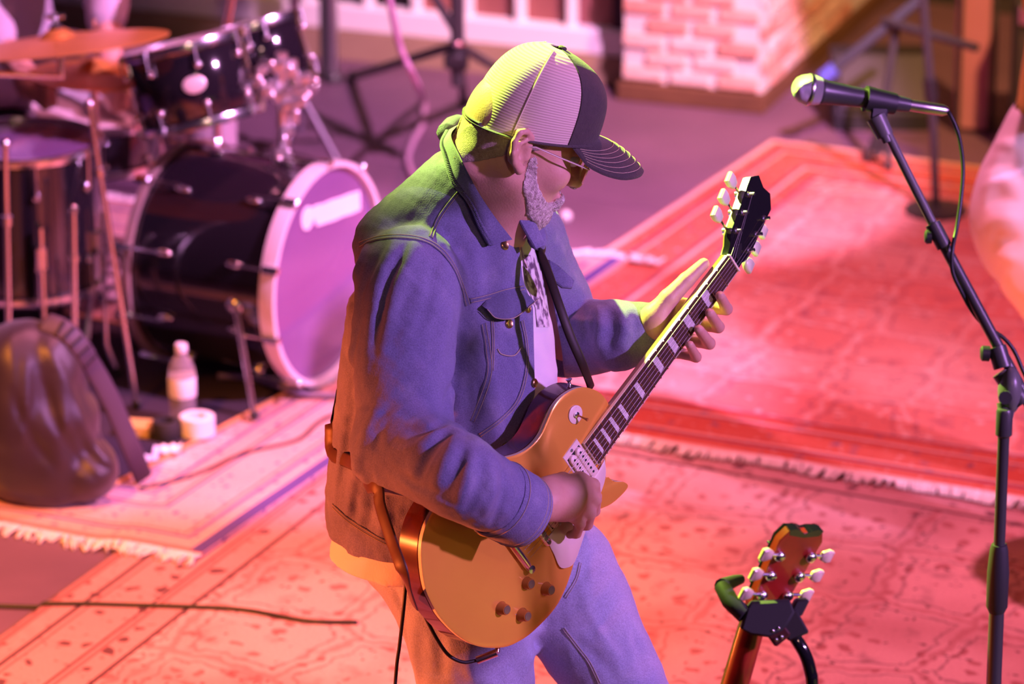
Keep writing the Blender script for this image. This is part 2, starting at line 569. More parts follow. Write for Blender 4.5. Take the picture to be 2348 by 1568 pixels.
# ---- rugs
def rug_mat(name, field, fig1, fig2, border, scale, seed):
    """woven rug: medallion lattice, small flowers and border bands from the rug's own UV in metres"""
    m = bpy.data.materials.new(name); m.use_nodes = True
    nt = m.node_tree; N = nt.nodes; L = nt.links
    b = N['Principled BSDF']; b.inputs['Roughness'].default_value = 0.95
    b.inputs['Specular IOR Level'].default_value = 0.1
    uv = N.new('ShaderNodeUVMap'); uv.uv_map = 'UVMap'
    ed = N.new('ShaderNodeUVMap'); ed.uv_map = 'EdgeUV'      # x = distance to the long edge, y = distance to the short edge

    def math_(op, a, bb=None, clamp=False):
        n = N.new('ShaderNodeMath'); n.operation = op; n.use_clamp = clamp
        for i, x in enumerate((a, bb)):
            if x is None: continue
            if isinstance(x, (int, float)): n.inputs[i].default_value = x
            else: L.new(x, n.inputs[i])
        return n.outputs[0]

    def mix(f, a, c):
        n = N.new('ShaderNodeMix'); n.data_type = 'RGBA'
        if isinstance(f, (int, float)): n.inputs[0].default_value = f
        else: L.new(f, n.inputs[0])
        for i, x in ((6, a), (7, c)):
            if isinstance(x, tuple): n.inputs[i].default_value = (*x, 1)
            else: L.new(x, n.inputs[i])
        return n.outputs[2]

    def ramp(x, lo, hi):
        n = N.new('ShaderNodeMapRange'); n.inputs[1].default_value = lo; n.inputs[2].default_value = hi
        n.interpolation_type = 'SMOOTHSTEP'
        L.new(x, n.inputs[0]); return n.outputs[0]

    mp = N.new('ShaderNodeMapping'); L.new(uv.outputs[0], mp.inputs[0])
    mp.inputs['Location'].default_value = (seed * 1.37, seed * 0.71, 0)
    nz = N.new('ShaderNodeTexNoise'); nz.inputs['Scale'].default_value = 16; L.new(mp.outputs[0], nz.inputs['Vector'])
    mixv = N.new('ShaderNodeMix'); mixv.data_type = 'VECTOR'; mixv.inputs[0].default_value = 0.06
    L.new(mp.outputs[0], mixv.inputs[4]); L.new(nz.outputs['Color'], mixv.inputs[5])
    # lattice of stepped hexagons
    v1 = N.new('ShaderNodeTexVoronoi'); v1.feature = 'DISTANCE_TO_EDGE'; v1.distance = 'EUCLIDEAN'
    v1.inputs['Scale'].default_value = scale; v1.inputs['Randomness'].default_value = 0.35
    L.new(mixv.outputs[1], v1.inputs['Vector'])
    lattice = math_('SUBTRACT', 1.0, ramp(v1.outputs['Distance'], 0.02, 0.035))
    lat2a = ramp(v1.outputs['Distance'], 0.09, 0.10); lat2b = ramp(v1.outputs['Distance'], 0.115, 0.13)
    ring = math_('SUBTRACT', lat2a, lat2b)
    # flowers
    v2 = N.new('ShaderNodeTexVoronoi'); v2.feature = 'F1'; v2.distance = 'EUCLIDEAN'
    v2.inputs['Scale'].default_value = scale * 5.2; v2.inputs['Randomness'].default_value = 0.75
    L.new(mixv.outputs[1], v2.inputs['Vector'])
    fl = math_('SUBTRACT', 1.0, ramp(v2.outputs['Distance'], 0.20, 0.30))
    pick = N.new('ShaderNodeSeparateColor'); L.new(v2.outputs['Color'], pick.inputs[0])
    fl = math_('MULTIPLY', fl, ramp(pick.outputs[0], 0.30, 0.36))
    v3 = N.new('ShaderNodeTexVoronoi'); v3.feature = 'F1'; v3.distance = 'MANHATTAN'
    v3.inputs['Scale'].default_value = scale * 11; v3.inputs['Randomness'].default_value = 0.9
    L.new(mixv.outputs[1], v3.inputs['Vector'])
    sm = math_('SUBTRACT', 1.0, ramp(v3.outputs['Distance'], 0.26, 0.36))
    p3 = N.new('ShaderNodeSeparateColor'); L.new(v3.outputs['Color'], p3.inputs[0])
    sm = math_('MULTIPLY', sm, ramp(p3.outputs[1], 0.48, 0.52))
    patch = N.new('ShaderNodeTexNoise'); patch.inputs['Scale'].default_value = 2.2; L.new(mp.outputs[0], patch.inputs['Vector'])
    c = mix(ramp(patch.outputs['Fac'], 0.42, 0.62), field, tuple(0.5 * (a + q) for a, q in zip(field, fig2)))
    pt2 = N.new('ShaderNodeTexNoise'); pt2.inputs['Scale'].default_value = 11; pt2.inputs['Detail'].default_value = 5; L.new(mp.outputs[0], pt2.inputs['Vector'])
    c = mix(math_('MULTIPLY', ramp(pt2.outputs['Fac'], 0.56, 0.70), 0.35), c, fig1)
    c = mix(math_('MULTIPLY', sm, 0.9), c, fig1)
    c = mix(math_('MULTIPLY', fl, 0.9), c, fig2)
    c = mix(math_('MULTIPLY', ring, 0.45), c, fig1)
    c = mix(math_('MULTIPLY', lattice, 0.55), c, fig2)
    # border bands
    sx = N.new('ShaderNodeSeparateXYZ'); L.new(ed.outputs[0], sx.inputs[0])
    de = math_('MINIMUM', sx.outputs[0], sx.outputs[1])
    inb = math_('SUBTRACT', 1.0, ramp(de, 0.300, 0.304))
    bc = mix(math_('MULTIPLY', fl, 1.0), border, fig1)
    bc = mix(math_('MULTIPLY', sm, 0.8), bc, fig2)
    c = mix(math_('MULTIPLY', inb, 0.85), c, bc)
    for (d0, w, colr) in ((0.012, 0.010, fig2), (0.075, 0.006, fig1), (0.095, 0.004, fig2), (0.215, 0.004, fig1), (0.232, 0.006, fig2), (0.30, 0.006, fig1)):
        a1 = ramp(de, d0 - w, d0 - w + 0.002); a2 = ramp(de, d0 + w, d0 + w + 0.002)
        c = mix(math_('SUBTRACT', a1, a2), c, colr)
    # thread-scale variation
    th = N.new('ShaderNodeTexNoise'); th.inputs['Scale'].default_value = 160; L.new(mp.outputs[0], th.inputs['Vector'])
    hv = N.new('ShaderNodeHueSaturation'); L.new(c, hv.inputs['Color'])
    L.new(math_('ADD', math_('MULTIPLY', th.outputs['Fac'], 0.5), 0.75), hv.inputs['Value'])
    L.new(hv.outputs[0], b.inputs['Base Color'])
    bp = N.new('ShaderNodeBump'); bp.inputs['Strength'].default_value = 0.5; bp.inputs['Distance'].default_value = 0.003
    L.new(th.outputs['Fac'], bp.inputs['Height']); L.new(bp.outputs['Normal'], b.inputs['Normal'])
    return m


def quad_sd(p, C):
    """signed distance on the floor to a convex quad, negative inside"""
    c = sum(C) / 4.0
    best = -1e9
    for i in range(4):
        a, b = C[i], C[(i + 1) % 4]
        n = np.array([b[1] - a[1], a[0] - b[0]]); n = n / np.linalg.norm(n)
        if n @ (c[:2] - a[:2]) > 0:
            n = -n
        best = max(best, n @ (np.asarray(p)[:2] - a[:2]))
    return best


def drape(p, under):
    """height of the rugs below: full on them, easing to the floor just outside their edges"""
    z = 0.0
    for C, h in under:
        t = min(1.0, max(0.0, 1.0 - quad_sd(p, C) / 0.10))
        z = max(z, h * t * t * (3 - 2 * t))
    return z


def rug(name, c00, c10, c11, c01, under, m, label, wav=0.004, thick=0.008, nx=40, ny=40, curl=None):
    """quad rug c00 (near left) c10 (near right) c11 (far right) c01 (far left) on the floor"""
    C = [np.array([q[0], q[1], 0.0]) for q in (c00, c10, c11, c01)]
    Lx = 0.5 * (np.linalg.norm(C[1] - C[0]) + np.linalg.norm(C[2] - C[3]))
    Ly = 0.5 * (np.linalg.norm(C[3] - C[0]) + np.linalg.norm(C[2] - C[1]))
    top, uvs, eds, bz = [], [], [], []
    for j in range(ny + 1):
        for i in range(nx + 1):
            s, t = i / nx, j / ny
            p = (1 - s) * (1 - t) * C[0] + s * (1 - t) * C[1] + s * t * C[2] + (1 - s) * t * C[3]
            w = wav * (math.sin(7 * s * Lx + 3 * t) * math.cos(5 * t * Ly + 1.7) + 0.6 * math.sin(13 * t * Ly + 4 * s * Lx))
            z = drape(p, under)
            p = p + V3(0, 0, z + thick + abs(w) * (0.3 if 0 < i < nx and 0 < j < ny else 0.2))
            if curl:
                p = p + curl(s, t, Lx, Ly)
            bz.append(z)
            top.append(p); uvs.append((s * Lx, t * Ly)); eds.append((min(s, 1 - s) * Lx, min(t, 1 - t) * Ly))
    n1 = nx + 1
    faces = [(j * n1 + i, j * n1 + i + 1, (j + 1) * n1 + i + 1, (j + 1) * n1 + i) for j in range(ny) for i in range(nx)]
    rim = [i for i in range(n1)] + [j * n1 + nx for j in range(1, ny + 1)] + [ny * n1 + i for i in range(nx - 1, -1, -1)] + [j * n1 for j in range(ny - 1, 0, -1)]
    vb = len(top)
    verts = list(top)
    for i in rim:
        q = top[i].copy(); q[2] = bz[i]; verts.append(q); uvs.append(uvs[i]); eds.append(eds[i])
    nr = len(rim)
    for k in range(nr):
        k2 = (k + 1) % nr
        faces.append((rim[k2], rim[k], vb + k, vb + k2))
    o = mk(name, (verts, faces), m, base=(C[0] + C[1] + C[2] + C[3]) / 4, angle=60)
    me = o.data
    for nm, dat in (('UVMap', uvs), ('EdgeUV', eds)):
        lay = me.uv_layers.new(name=nm)
        idx = np.zeros(len(me.loops), int); me.loops.foreach_get('vertex_index', idx)
        lay.data.foreach_set('uv', np.array(dat, float)[idx].ravel())
    tag(o, label, 'rug')
    return o


def fringe(parent, p0, p1, out, under, length, m, n=260):
    """rows of loose warp threads along an edge, one uncountable tuft of yarn"""
    g = MB()
    p0 = np.array([p0[0], p0[1], 0.0]); p1 = np.array([p1[0], p1[1], 0.0])
    out = nrm([out[0], out[1], 0]); al = nrm(p1 - p0); ln = np.linalg.norm(p1 - p0)
    for i in range(n):
        s = (i + random.random()) / n * ln
        L_ = length * random.uniform(0.6, 1.15)
        sk = random.gauss(0, 0.35) + 0.4 * math.sin(s * 9)
        a = p0 + al * s
        a = a + V3(0, 0, drape(a, under) + 0.006)
        b_ = a + (out + al * sk * 0.6) * L_ * 0.5 + V3(0, 0, random.uniform(-.001, .004))
        c_ = a + (out + al * sk) * L_
        c_[2] = drape(c_, under) + 0.003
        v, f = tube([a, b_, c_], [0.0035, 0.004, 0.002], 4, False)
        g.add(v, f)
    o = mk('fringe', g, m, parent, smooth=True, angle=180)
    o['kind'] = 'stuff'
    return o


M['rug_front'] = rug_mat('rug_beige_weave', (0.60, 0.36, 0.35), (0.10, 0.045, 0.055), (0.34, 0.13, 0.13), (0.46, 0.24, 0.23), 3.4, 1)
M['rug_left'] = rug_mat('rug_floral_weave', (0.66, 0.48, 0.44), (0.16, 0.11, 0.24), (0.46, 0.18, 0.16), (0.58, 0.34, 0.31), 6.5, 2)
M['rug_right'] = rug_mat('rug_red_weave', (0.62, 0.20, 0.15), (0.18, 0.05, 0.10), (0.72, 0.44, 0.36), (0.50, 0.09, 0.05), 4.6, 3)
M['fringe'] = mat('fringe_cotton', (0.86, 0.78, 0.76), 0.9, noise=(60, (0.72, 0.58, 0.55), 0.3))
M['purple_band'] = mat('indigo_band', (0.07, 0.045, 0.20), 0.9, noise=(90, (0.11, 0.07, 0.26), 0.3))

# big beige rug in front: left edge through (0,1468)-(249,1288), far edge through (1440,1096)-(1860,1172)
ldir = nrm(FL(249, 1288) - FL(0, 1468)); ldir[2] = 0
fdir = nrm(FL(1860, 1172) - FL(1440, 1096)); fdir[2] = 0


def cross2(p, d, q, e):
    A_ = np.array([[d[0], -e[0]], [d[1], -e[1]]]); t = np.linalg.solve(A_, np.array([q[0] - p[0], q[1] - p[1]]))
    return p + d * t[0]


fl_shift = ldir * 0.42
f_l = fl_shift + cross2(FL(249, 1288), ldir, FL(1440, 1096), fdir)
f_r = f_l + fdir * 3.2
n_l = f_l - ldir * 3.8
n_r = f_r - ldir * 3.8
Q2 = lambda *c: [np.array([q[0], q[1], 0.0]) for q in c]
QF = (Q2(n_l, n_r, f_r, f_l), 0.0103)
rug_front = rug('area_rug', n_l, n_r, f_r, f_l, [], M['rug_front'], 'large beige and brick-red rug under the guitarist, patterned with stepped medallions')

# red rug behind right: left edge (1370,590)-(1780,320), near fringe edge (1390,1010)-(2348,1165)
e1 = nrm(FL(1780, 322) - FL(1370, 592)); e2 = nrm(FL(2200, 1140) - FL(1390, 1010))
c00 = cross2(FL(1370, 592), e1, FL(1390, 1010), e2)
c10 = FL(1390, 1010) + e2 * 2.2
c01 = FL(1770, 326); c11 = c01 + e2 * 2.0
QR = (Q2(c00, c10, c11, c01), 0.0217)
rug_right = rug('area_rug', c00, c10, c11, c01, [QF], M['rug_right'], 'red oriental rug with pale worn field beyond the microphone stand', wav=0.006)


# floral rug at left: near right corner (462,1290), right edge along (755,1075) to (1425,618), near edge to (0,1205)
g1 = nrm(FL(1400, 640) - FL(462, 1283)); g2 = nrm(FL(0, 1203) - FL(462, 1288))
r10 = FL(462, 1288); r11 = FL(1432, 616)
r00 = r10 + g2 * 1.9; r01 = r11 + nrm(FL(1270, 590) - FL(1440, 612)) * 1.9
QL = Q2(r00, r10, r11, r01)
rug_left = rug('area_rug', r00, r10, r11, r01, [QF, QR], M['rug_left'], 'pink floral rug with an indigo border stripe and pale fringe by the drums', nx=60, ny=70)
fringe(rug_left, r00, r10, -g1, [QF, QR], 0.06, M['fringe'], 360)
fringe(rug_left, r01, r11 + g2 * -0.10, g1, [QF, QR], 0.06, M['fringe'], 300)


def wavy(s):
    return 0.02 * math.sin(s * 9.0) + 0.012 * math.sin(s * 23 + 1)


fr = MB()
n_ = 420
for i in range(n_):
    s = i / n_ * 2.2
    p = c00 + e2 * s - e1 * 0.0
    if quad_sd(p, QL) < 0.05:
        continue
    zb = drape(p, [QF])
    p = np.array([p[0], p[1], zb + 0.006])
    L_ = 0.030 + 0.6 * abs(wavy(s))
    sk = math.sin(s * 14) * 0.5 + random.gauss(0, .3)
    q = p - e1 * L_ * 0.5 + e2 * sk * L_ + V3(0, 0, 0.006 + 0.008 * abs(math.sin(s * 7)))
    w = p - e1 * L_ + e2 * sk * 1.4 * L_; w[2] = drape(w, [QF]) + 0.003
    v_, f_ = tube([p, q, w], [0.0045, 0.005, 0.003], 4, False)
    fr.add(v_, f_)
mk('fringe', fr, M['fringe'], rug_right, angle=180, kind='stuff')


# ---- drum mat with orange piping, laid on the floral rug
ma, mb_ = FL(258, 1128), FL(712, 886)
me_ = nrm(mb_ - ma); mn_ = V3(-me_[1], me_[0], 0)
mlen = np.linalg.norm(mb_ - ma) + .10
MZ = .0108
MT = MZ + .008                                           # top of the mat
mc = ma + me_ * mlen / 2 + mn_ * .85
mat_o = mk('drum_mat', boxv(mc + V3(0, 0, MZ + .004), me_ * mlen / 2, mn_ * .85, V3(0, 0, .004), .002), mat('drum_mat_felt', (.030, .020, .034), .95, bump=(200, .4)), base=mc + V3(0, 0, MZ), smooth=False)
tag(mat_o, 'black drum mat with a thin orange piped edge under the kit', 'mat')
mk('piping', tube([mc - me_ * mlen / 2 - mn_ * .85 + V3(0, 0, MZ + .006), mc + me_ * mlen / 2 - mn_ * .85 + V3(0, 0, MZ + .006), mc + me_ * mlen / 2 + mn_ * .85 + V3(0, 0, MZ + .006)], .0055, 8), mat('orange_piping', (.62, .30, .10), .6), mat_o)

# ---- height of whatever lies on the stage at a spot
from mathutils.bvhtree import BVHTree


def ground_tree(objs):
    v, f = [], []
    for o in objs:
        b = np.array(o.location); k = len(v)
        v += [tuple(np.array(q.co) + b) for q in o.data.vertices]
        f += [tuple(i + k for i in p.vertices) for p in o.data.polygons]
    return BVHTree.FromPolygons(v, f)


GTREE = ground_tree([rug_front, rug_right, rug_left, mat_o])


def GZ(x, y):
    h = GTREE.ray_cast(Vector((x, y, 1.0)), Vector((0, 0, -1)))
    return h[0][2] if h[0] is not None else 0.0


def lie(path, r):
    """lift a cable's path so that it lies on the rugs instead of sinking into them"""
    return [np.array([p[0], p[1], max(p[2], GZ(p[0], p[1]) + r)]) for p in path]


sd = V3(-g1[1], g1[0], 0)
b0, b1 = r10 * V3(1, 1, 0), r11 * V3(1, 1, 0)
sv0, sf0 = [], []
for i in range(81):
    c_ = b0 + (b1 - b0) * (.004 + .992 * i / 80)
    for o_, dz in ((-.002, -.001), (-.002, .0022), (-.034, .0022), (-.034, -.001)):
        q = c_ - sd * o_
        sv0.append(V3(q[0], q[1], GZ(*(c_ + sd * .018)[:2]) + dz))
for i in range(80):
    for k in range(4):
        sf0.append((i * 4 + k, i * 4 + (k + 1) % 4, i * 4 + 4 + (k + 1) % 4, i * 4 + 4 + k))
sf0.append((3, 2, 1, 0)); sf0.append((320, 321, 322, 323))
mk('border_stripe', (sv0, sf0), M['purple_band'], rug_left, smooth=False)

# ================================================================== THE GOLD ELECTRIC GUITAR
def camvec(x, y, z):
    return x * AX + y * AU - z * AF


GA = nrm(camvec(.556, .734, -.39))                    # along the neck towards the headstock
GW = camvec(.44, -.684, -.58); GW = nrm(GW - GA * np.dot(GW, GA))   # bass side to treble side
GN = np.cross(GW, GA)                                  # out of the face
GE = K(1357, 1042, 7.60)                               # fretboard end, on the board's centre line


def GP(a, w, n=0.0):
    return GE + GA * a + GW * w + GN * n


def gloc(u, v, n=0.0):
    """guitar coordinates (a, w) of a pixel on the plane n above the face"""
    q = PLN(u, v, GE + GN * n, GN) - GE
    return float(q @ GA), float(q @ GW)


def GK(u, v, n=0.0):
    """world point of a pixel on the plane n above the guitar's face"""
    return PLN(u, v, GE + GN * n, GN)


TOP = -0.014                                           # height of the body's top below the fretboard surface
out_px = [(1398, 932), (1388, 914), (1370, 897), (1342, 888), (1317, 892), (1289, 909), (1268, 934), (1253, 967), (1238, 998),
          (1217, 1023), (1190, 1040), (1150, 1052), (1105, 1072), (1060, 1102), (1016, 1142), (985, 1185), (968, 1235),
          (966, 1285), (974, 1344), (990, 1383), (1011, 1418), (1052, 1459), (1098, 1482), (1153, 1484), (1190, 1470), (1225, 1445),
          (1272, 1395), (1298, 1345), (1316, 1290), (1328, 1240), (1342, 1200), (1368, 1172), (1402, 1155), (1430, 1130), (1440, 1114),
          (1430, 1105), (1409, 1104), (1396, 1094), (1388, 1078)]
out_aw = [gloc(u, v, TOP) for u, v in out_px]
dense = smooth_path([np.array([a, w, 0]) for a, w in out_aw + out_aw[:1]], 4)[:-1]
outline = [(p[0], p[1]) for p in dense]
gtr = thing('electric_guitar', GP(-0.36, 0, -0.04), 'gold-topped electric guitar with cream pickguard, played by the man in the denim jacket', 'guitar')
GO = GE
mk('body', prism(outline, GE, GA, GW, GN, TOP - 0.060, TOP - 0.004, 0.006), M['mahogany'], gtr, angle=35)
# cream binding ring
bind = prism([(a, w) for a, w in outline], GE, GA, GW, GN, TOP - 0.0075, TOP - 0.0005, 0.0)
mk('binding', bind, M['cream'], gtr, angle=35)
# carved gold top: rings shrinking towards the middle, rising in a soft arch
ol = np.array(outline)
cen = ol.mean(0)
gm = MB()
rings = [(1.0, 0.0), (0.985, 0.0012), (0.95, 0.0018), (0.88, 0.0022), (0.78, 0.0045), (0.6, 0.008), (0.4, 0.0095), (0.2, 0.010)]
vs, fs = [], []
nn_ = len(ol)
for s, h in rings:
    # inward offset mixed with scaling keeps the horn's shape
    q = cen + (ol - cen) * s
    for a, w in q:
        vs.append(GP(a, w, TOP + h * 0.9))
for i in range(len(rings) - 1):
    for k in range(nn_):
        k2 = (k + 1) % nn_
        fs.append((i * nn_ + k, i * nn_ + k2, (i + 1) * nn_ + k2, (i + 1) * nn_ + k))
fs.append(tuple(range((len(rings) - 1) * nn_, len(rings) * nn_)))
gtop = mk('top', (vs, fs), M['gold'], gtr, angle=60, label='gold carved top')

# neck: half-round section under the board, flaring into the heel
NUT, SCALE = 0.4575, 0.6286
nv = []
secs = 9
npr = 11
neck_v, neck_f = [], []
for i in range(secs):
    a = -0.02 + (NUT + 0.02) * i / (secs - 1)
    hw = 0.0285 + (0.0215 - 0.0285) * max(0, a) / NUT
    dp = 0.0245 - 0.003 * a / NUT
    if a < 0.10:
        dp += (0.10 - a) * 0.16
    for k in range(npr):
        t = math.pi * k / (npr - 1)
        neck_v.append(GP(a, -hw * math.cos(t), -0.006 - dp * math.sin(t) ** 0.8))
for i in range(secs - 1):
    for k in range(npr - 1):
        neck_f.append((i * npr + k, i * npr + k + 1, (i + 1) * npr + k + 1, (i + 1) * npr + k))
    neck_f.append((i * npr + npr - 1, i * npr, (i + 1) * npr, (i + 1) * npr + npr - 1))
neck_f.append(tuple(range(npr))); neck_f.append(tuple(range((secs - 1) * npr, secs * npr))[::-1])
M['neck_wood'] = mat('neck_mahogany', (0.34, 0.20, 0.07), 0.3, coat=0.6, noise=(30, (0.26, 0.14, 0.05), 0.2))
mk('neck', (neck_v, neck_f), M['neck_wood'], gtr, angle=50)
# fretboard with binding
fb = [(0.0, -0.0285), (NUT, -0.0215), (NUT, 0.0215), (0.0, 0.0285)]
mk('board_binding', prism(fb, GE, GA, GW, GN, -0.0065, -0.0006), M['cream'], gtr, smooth=False)
fb2 = [(0.0006, -0.0272), (NUT, -0.0202), (NUT, 0.0202), (0.0006, 0.0272)]
fboard = mk('fretboard', prism(fb2, GE, GA, GW, GN, -0.006, 0.0), M['rosewood'], gtr, smooth=False)


def fpos(n):
    return NUT - SCALE * (1 - 2 ** (-n / 12.0))


def hw_at(a):
    return 0.0285 + (0.0215 - 0.0285) * a / NUT


M['fret'] = mat('fret_wire', (0.70, 0.66, 0.55), 0.25, 1.0)
for n in range(1, 23):
    a = fpos(n); h = hw_at(a)
    mk('fret', tube([GP(a, -h + .0006, 0.0002), GP(a, h - .0006, 0.0002)], 0.0013, 6), M['fret'], fboard)
for n in (3, 5, 7, 9, 12, 15, 17, 19, 21):
    a0, a1 = fpos(n), fpos(n - 1); c = (a0 + a1) / 2; L_ = (a1 - a0) * 0.29; h = hw_at(c) * 0.66
    tr = [(c - L_, -h), (c + L_, -h * 0.86), (c + L_, h * 0.86), (c - L_, h)]
    mk('inlay', prism(tr, GE, GA, GW, GN, -0.001, 0.0006), M['pearl'], fboard, smooth=False)
mk('nut', boxv(GP(NUT + 0.002, 0, 0.0005), GA * 0.0022, GW * 0.0215, GN * 0.004, 0.001), M['cream'], gtr)
# headstock, tipped back 17 degrees
HA = nrm(GA * math.cos(math.radians(17)) - GN * math.sin(math.radians(17)))
HN = np.cross(GW, HA)
HO = GP(NUT + 0.004, 0, -0.001)


def HP(a, w, n=0.0):
    return HO + HA * a + GW * w + HN * n


hs_o = [(0.0, -0.021), (0.018, -0.024), (0.034, -0.033), (0.05, -0.0365), (0.15, -0.0425), (0.168, -0.0435), (0.180, -0.034),
        (0.191, -0.024), (0.187, -0.010), (0.184, 0.0), (0.187, 0.010), (0.191, 0.024), (0.180, 0.034), (0.168, 0.0435),
        (0.15, 0.0425), (0.05, 0.0365), (0.034, 0.033), (0.018, 0.024), (0.0, 0.021)]
head = mk('headstock', prism(hs_o, HO, HA, GW, HN, -0.0155, 0.0, 0.0015), [M['gloss_black']], gtr, angle=35)
mk('headstock_back', prism([(a, w * 0.985) for a, w in hs_o], HO, HA, GW, HN, -0.0168, -0.0135), M['neck_wood'], gtr, angle=35)
# volute blending neck and headstock
mk('volute', tube([GP(NUT - 0.05, 0, -0.015), GP(NUT - 0.005, 0, -0.014), HP(0.025, 0, -0.012), HP(0.055, 0, -0.013)], [0.012, 0.0145, 0.013, 0.004], 10), M['neck_wood'], gtr)
mk('truss_cover', prism([(0.012, -0.009), (0.03, -0.009), (0.046, 0), (0.03, 0.009), (0.012, 0.009)], HO, HA, GW, HN, 0, 0.0018), mat('truss_cover', (0.02, 0.02, 0.02), 0.3), head)
M['tuner_button'] = mat('tuner_keystone', (0.72, 0.74, 0.50), 0.3, coat=0.4)
GTUN = []
for s in (-1, 1):
    for i, a in enumerate((0.052, 0.094, 0.136)):
        w0 = s * (0.026 + 0.006 * i / 2)
        t = mk('tuner', mm(lathe([(0.0085, -0.0172), (0.0085, -0.0245), (0.006, -0.026), (0.0, -0.026)], HP(a, w0), HN, 12),
                           lathe([(0.0062, 0.0), (0.0062, 0.002), (0.0035, 0.003), (0.0032, 0.013), (0.0, 0.013)], HP(a, w0), HN, 10),
                           tube([HP(a + .004, w0, -0.021), HP(a + .004, s * 0.055, -0.021)], 0.0025, 8)), M['chrome'], gtr)
        kb = [(-0.007, 0.0), (-0.0135, 0.013), (-0.0115, 0.026), (0.0115, 0.026), (0.0135, 0.013), (0.007, 0.0)]
        pr = prism([(x + a + .004, s * (y + 0.052)) for x, y in kb], HO, HA, GW, HN, -0.0275, -0.0150, 0.003)
        mk('button', pr, M['tuner_button'], t, angle=50)
        GTUN.append((a, w0))
# strings
sw = [-0.0175, -0.0105, -0.0035, 0.0035, 0.0105, 0.0175]
BRA = NUT - SCALE
order = {-0.0175: (0.052, -1), -0.0105: (0.094, -1), -0.0035: (0.136, -1), 0.0035: (0.136, 1), 0.0105: (0.094, 1), 0.0175: (0.052, 1)}
for k, w in enumerate(sw):
    ha, s = order[w]
    wp = s * (0.026 + 0.006 * (ha - 0.052) / 0.084)
    wb = w * 1.48
    mk('string', tube([HP(ha, wp * 0.98, 0.008), GP(NUT + .001, w, 0.0042), GP(BRA, wb, 0.0075), GP(BRA - 0.045, wb * 1.02, 0.001)], 0.00052 - 0.00005 * k, 5), M['string'], gtr)
# pickups
M['ring_cream'] = mat('ring_cream', (0.74, 0.62, 0.52), 0.4)
M['bobbin'] = mat('bobbin_cream', (0.80, 0.68, 0.56), 0.4)


def stadium(a0, w1, r, n=8):
    o = []
    for k in range(n + 1):
        t = -math.pi / 2 + math.pi * k / n
        o.append((a0 + r * math.sin(t), w1 + r * math.cos(t)))
    for k in range(n + 1):
        t = math.pi / 2 + math.pi * k / n
        o.append((a0 + r * math.sin(t), -w1 + r * math.cos(t)))
    return o


for pa in (-0.026, -0.128):
    pk = mk('pickup', prism([(pa - .0225, -.0455), (pa + .0225, -.0455), (pa + .0225, .0455), (pa - .0225, .0455)], GE, GA, GW, GN, TOP, -0.0045, 0.0015), M['ring_cream'], gtr, smooth=False)
    mk('well', prism([(pa - .0180, -.034), (pa + .0180, -.034), (pa + .0180, .034), (pa - .0180, .034)], GE, GA, GW, GN, TOP, -0.0041), M['black_plastic'], pk, smooth=False)
    for da in (-0.0091, 0.0091):
        bb = mk('bobbin', prism(stadium(pa + da, 0.0265, 0.0083), GE, GA, GW, GN, TOP, 0.0012, 0.001), M['bobbin'], pk, angle=50)
        g = MB()
        for j in range(6):
            g.add(*lathe([(0.0024, 0.001), (0.0024, 0.0018), (0, 0.0019)], GP(pa + da, (j - 2.5) * 0.0101), GN, 8))
        mk('pole_pieces', g, M['chrome'] if da < 0 else M['black_metal'], bb)
    for sw_ in (-.040, .040):
        mk('screw', lathe([(0.003, -0.0045), (0.003, -0.0034), (0, -0.003)], GP(pa, sw_), GN, 8), M['steel'], pk)
# bridge and stop bar
br = mk('bridge', prism(stadium(BRA, 0.037, 0.007), GE, GA, GW, GN, TOP + .006, 0.0045, 0.001), M['chrome'], gtr, angle=50)
for w in sw:
    mk('saddle', boxv(GP(BRA, w * 1.48, 0.0055), GA * 0.0045, GW * 0.0028, GN * 0.0018), M['steel'], br, smooth=False)
for s in (-1, 1):
    mk('post', lathe([(0.0085, TOP), (0.0085, TOP + .004), (0.004, TOP + .005), (0.004, .006), (0, .006)], GP(BRA, s * 0.037), GN, 12), M['chrome'], br)
ta = BRA - 0.058
sb = mk('stop_bar', tube([GP(ta, -0.041, -0.002), GP(ta, -0.03, 0.0), GP(ta, 0.03, 0.0), GP(ta, 0.041, -0.002)], [0.006, 0.0075, 0.0075, 0.006], 12), M['chrome'], gtr)
for s in (-1, 1):
    mk('stud', lathe([(0.0095, TOP), (0.0095, TOP + .006), (0.005, TOP + .007), (0.005, .005), (0.0075, .006), (0, .007)], GP(ta, s * 0.042), GN, 12), M['chrome'], sb)
# pickguard
pg_px = [(1387, 1052), (1389, 1092), (1374, 1140), (1354, 1185), (1338, 1232), (1318, 1288), (1299, 1302), (1283, 1299), (1271, 1272), (1256, 1238),
         (1270, 1215), (1300, 1175), (1345, 1120), (1372, 1080)]
pgl = [gloc(u, v, -0.004) for u, v in pg_px]
mk('pickguard', prism([tuple(q[:2]) for q in smooth_path([np.array([a, w, 0]) for a, w in pgl + pgl[:1]], 3)[:-1]], GE, GA, GW, GN, -0.0055, -0.0035, 0.0005), M['ring_cream'], gtr, angle=50, label='pale cream pickguard')
mk('pickguard_bracket', tube([GP(*gloc(1330, 1238, -.006), -0.006), GP(*gloc(1318, 1245, -.02), TOP)], 0.0025, 6), M['chrome'], gtr)
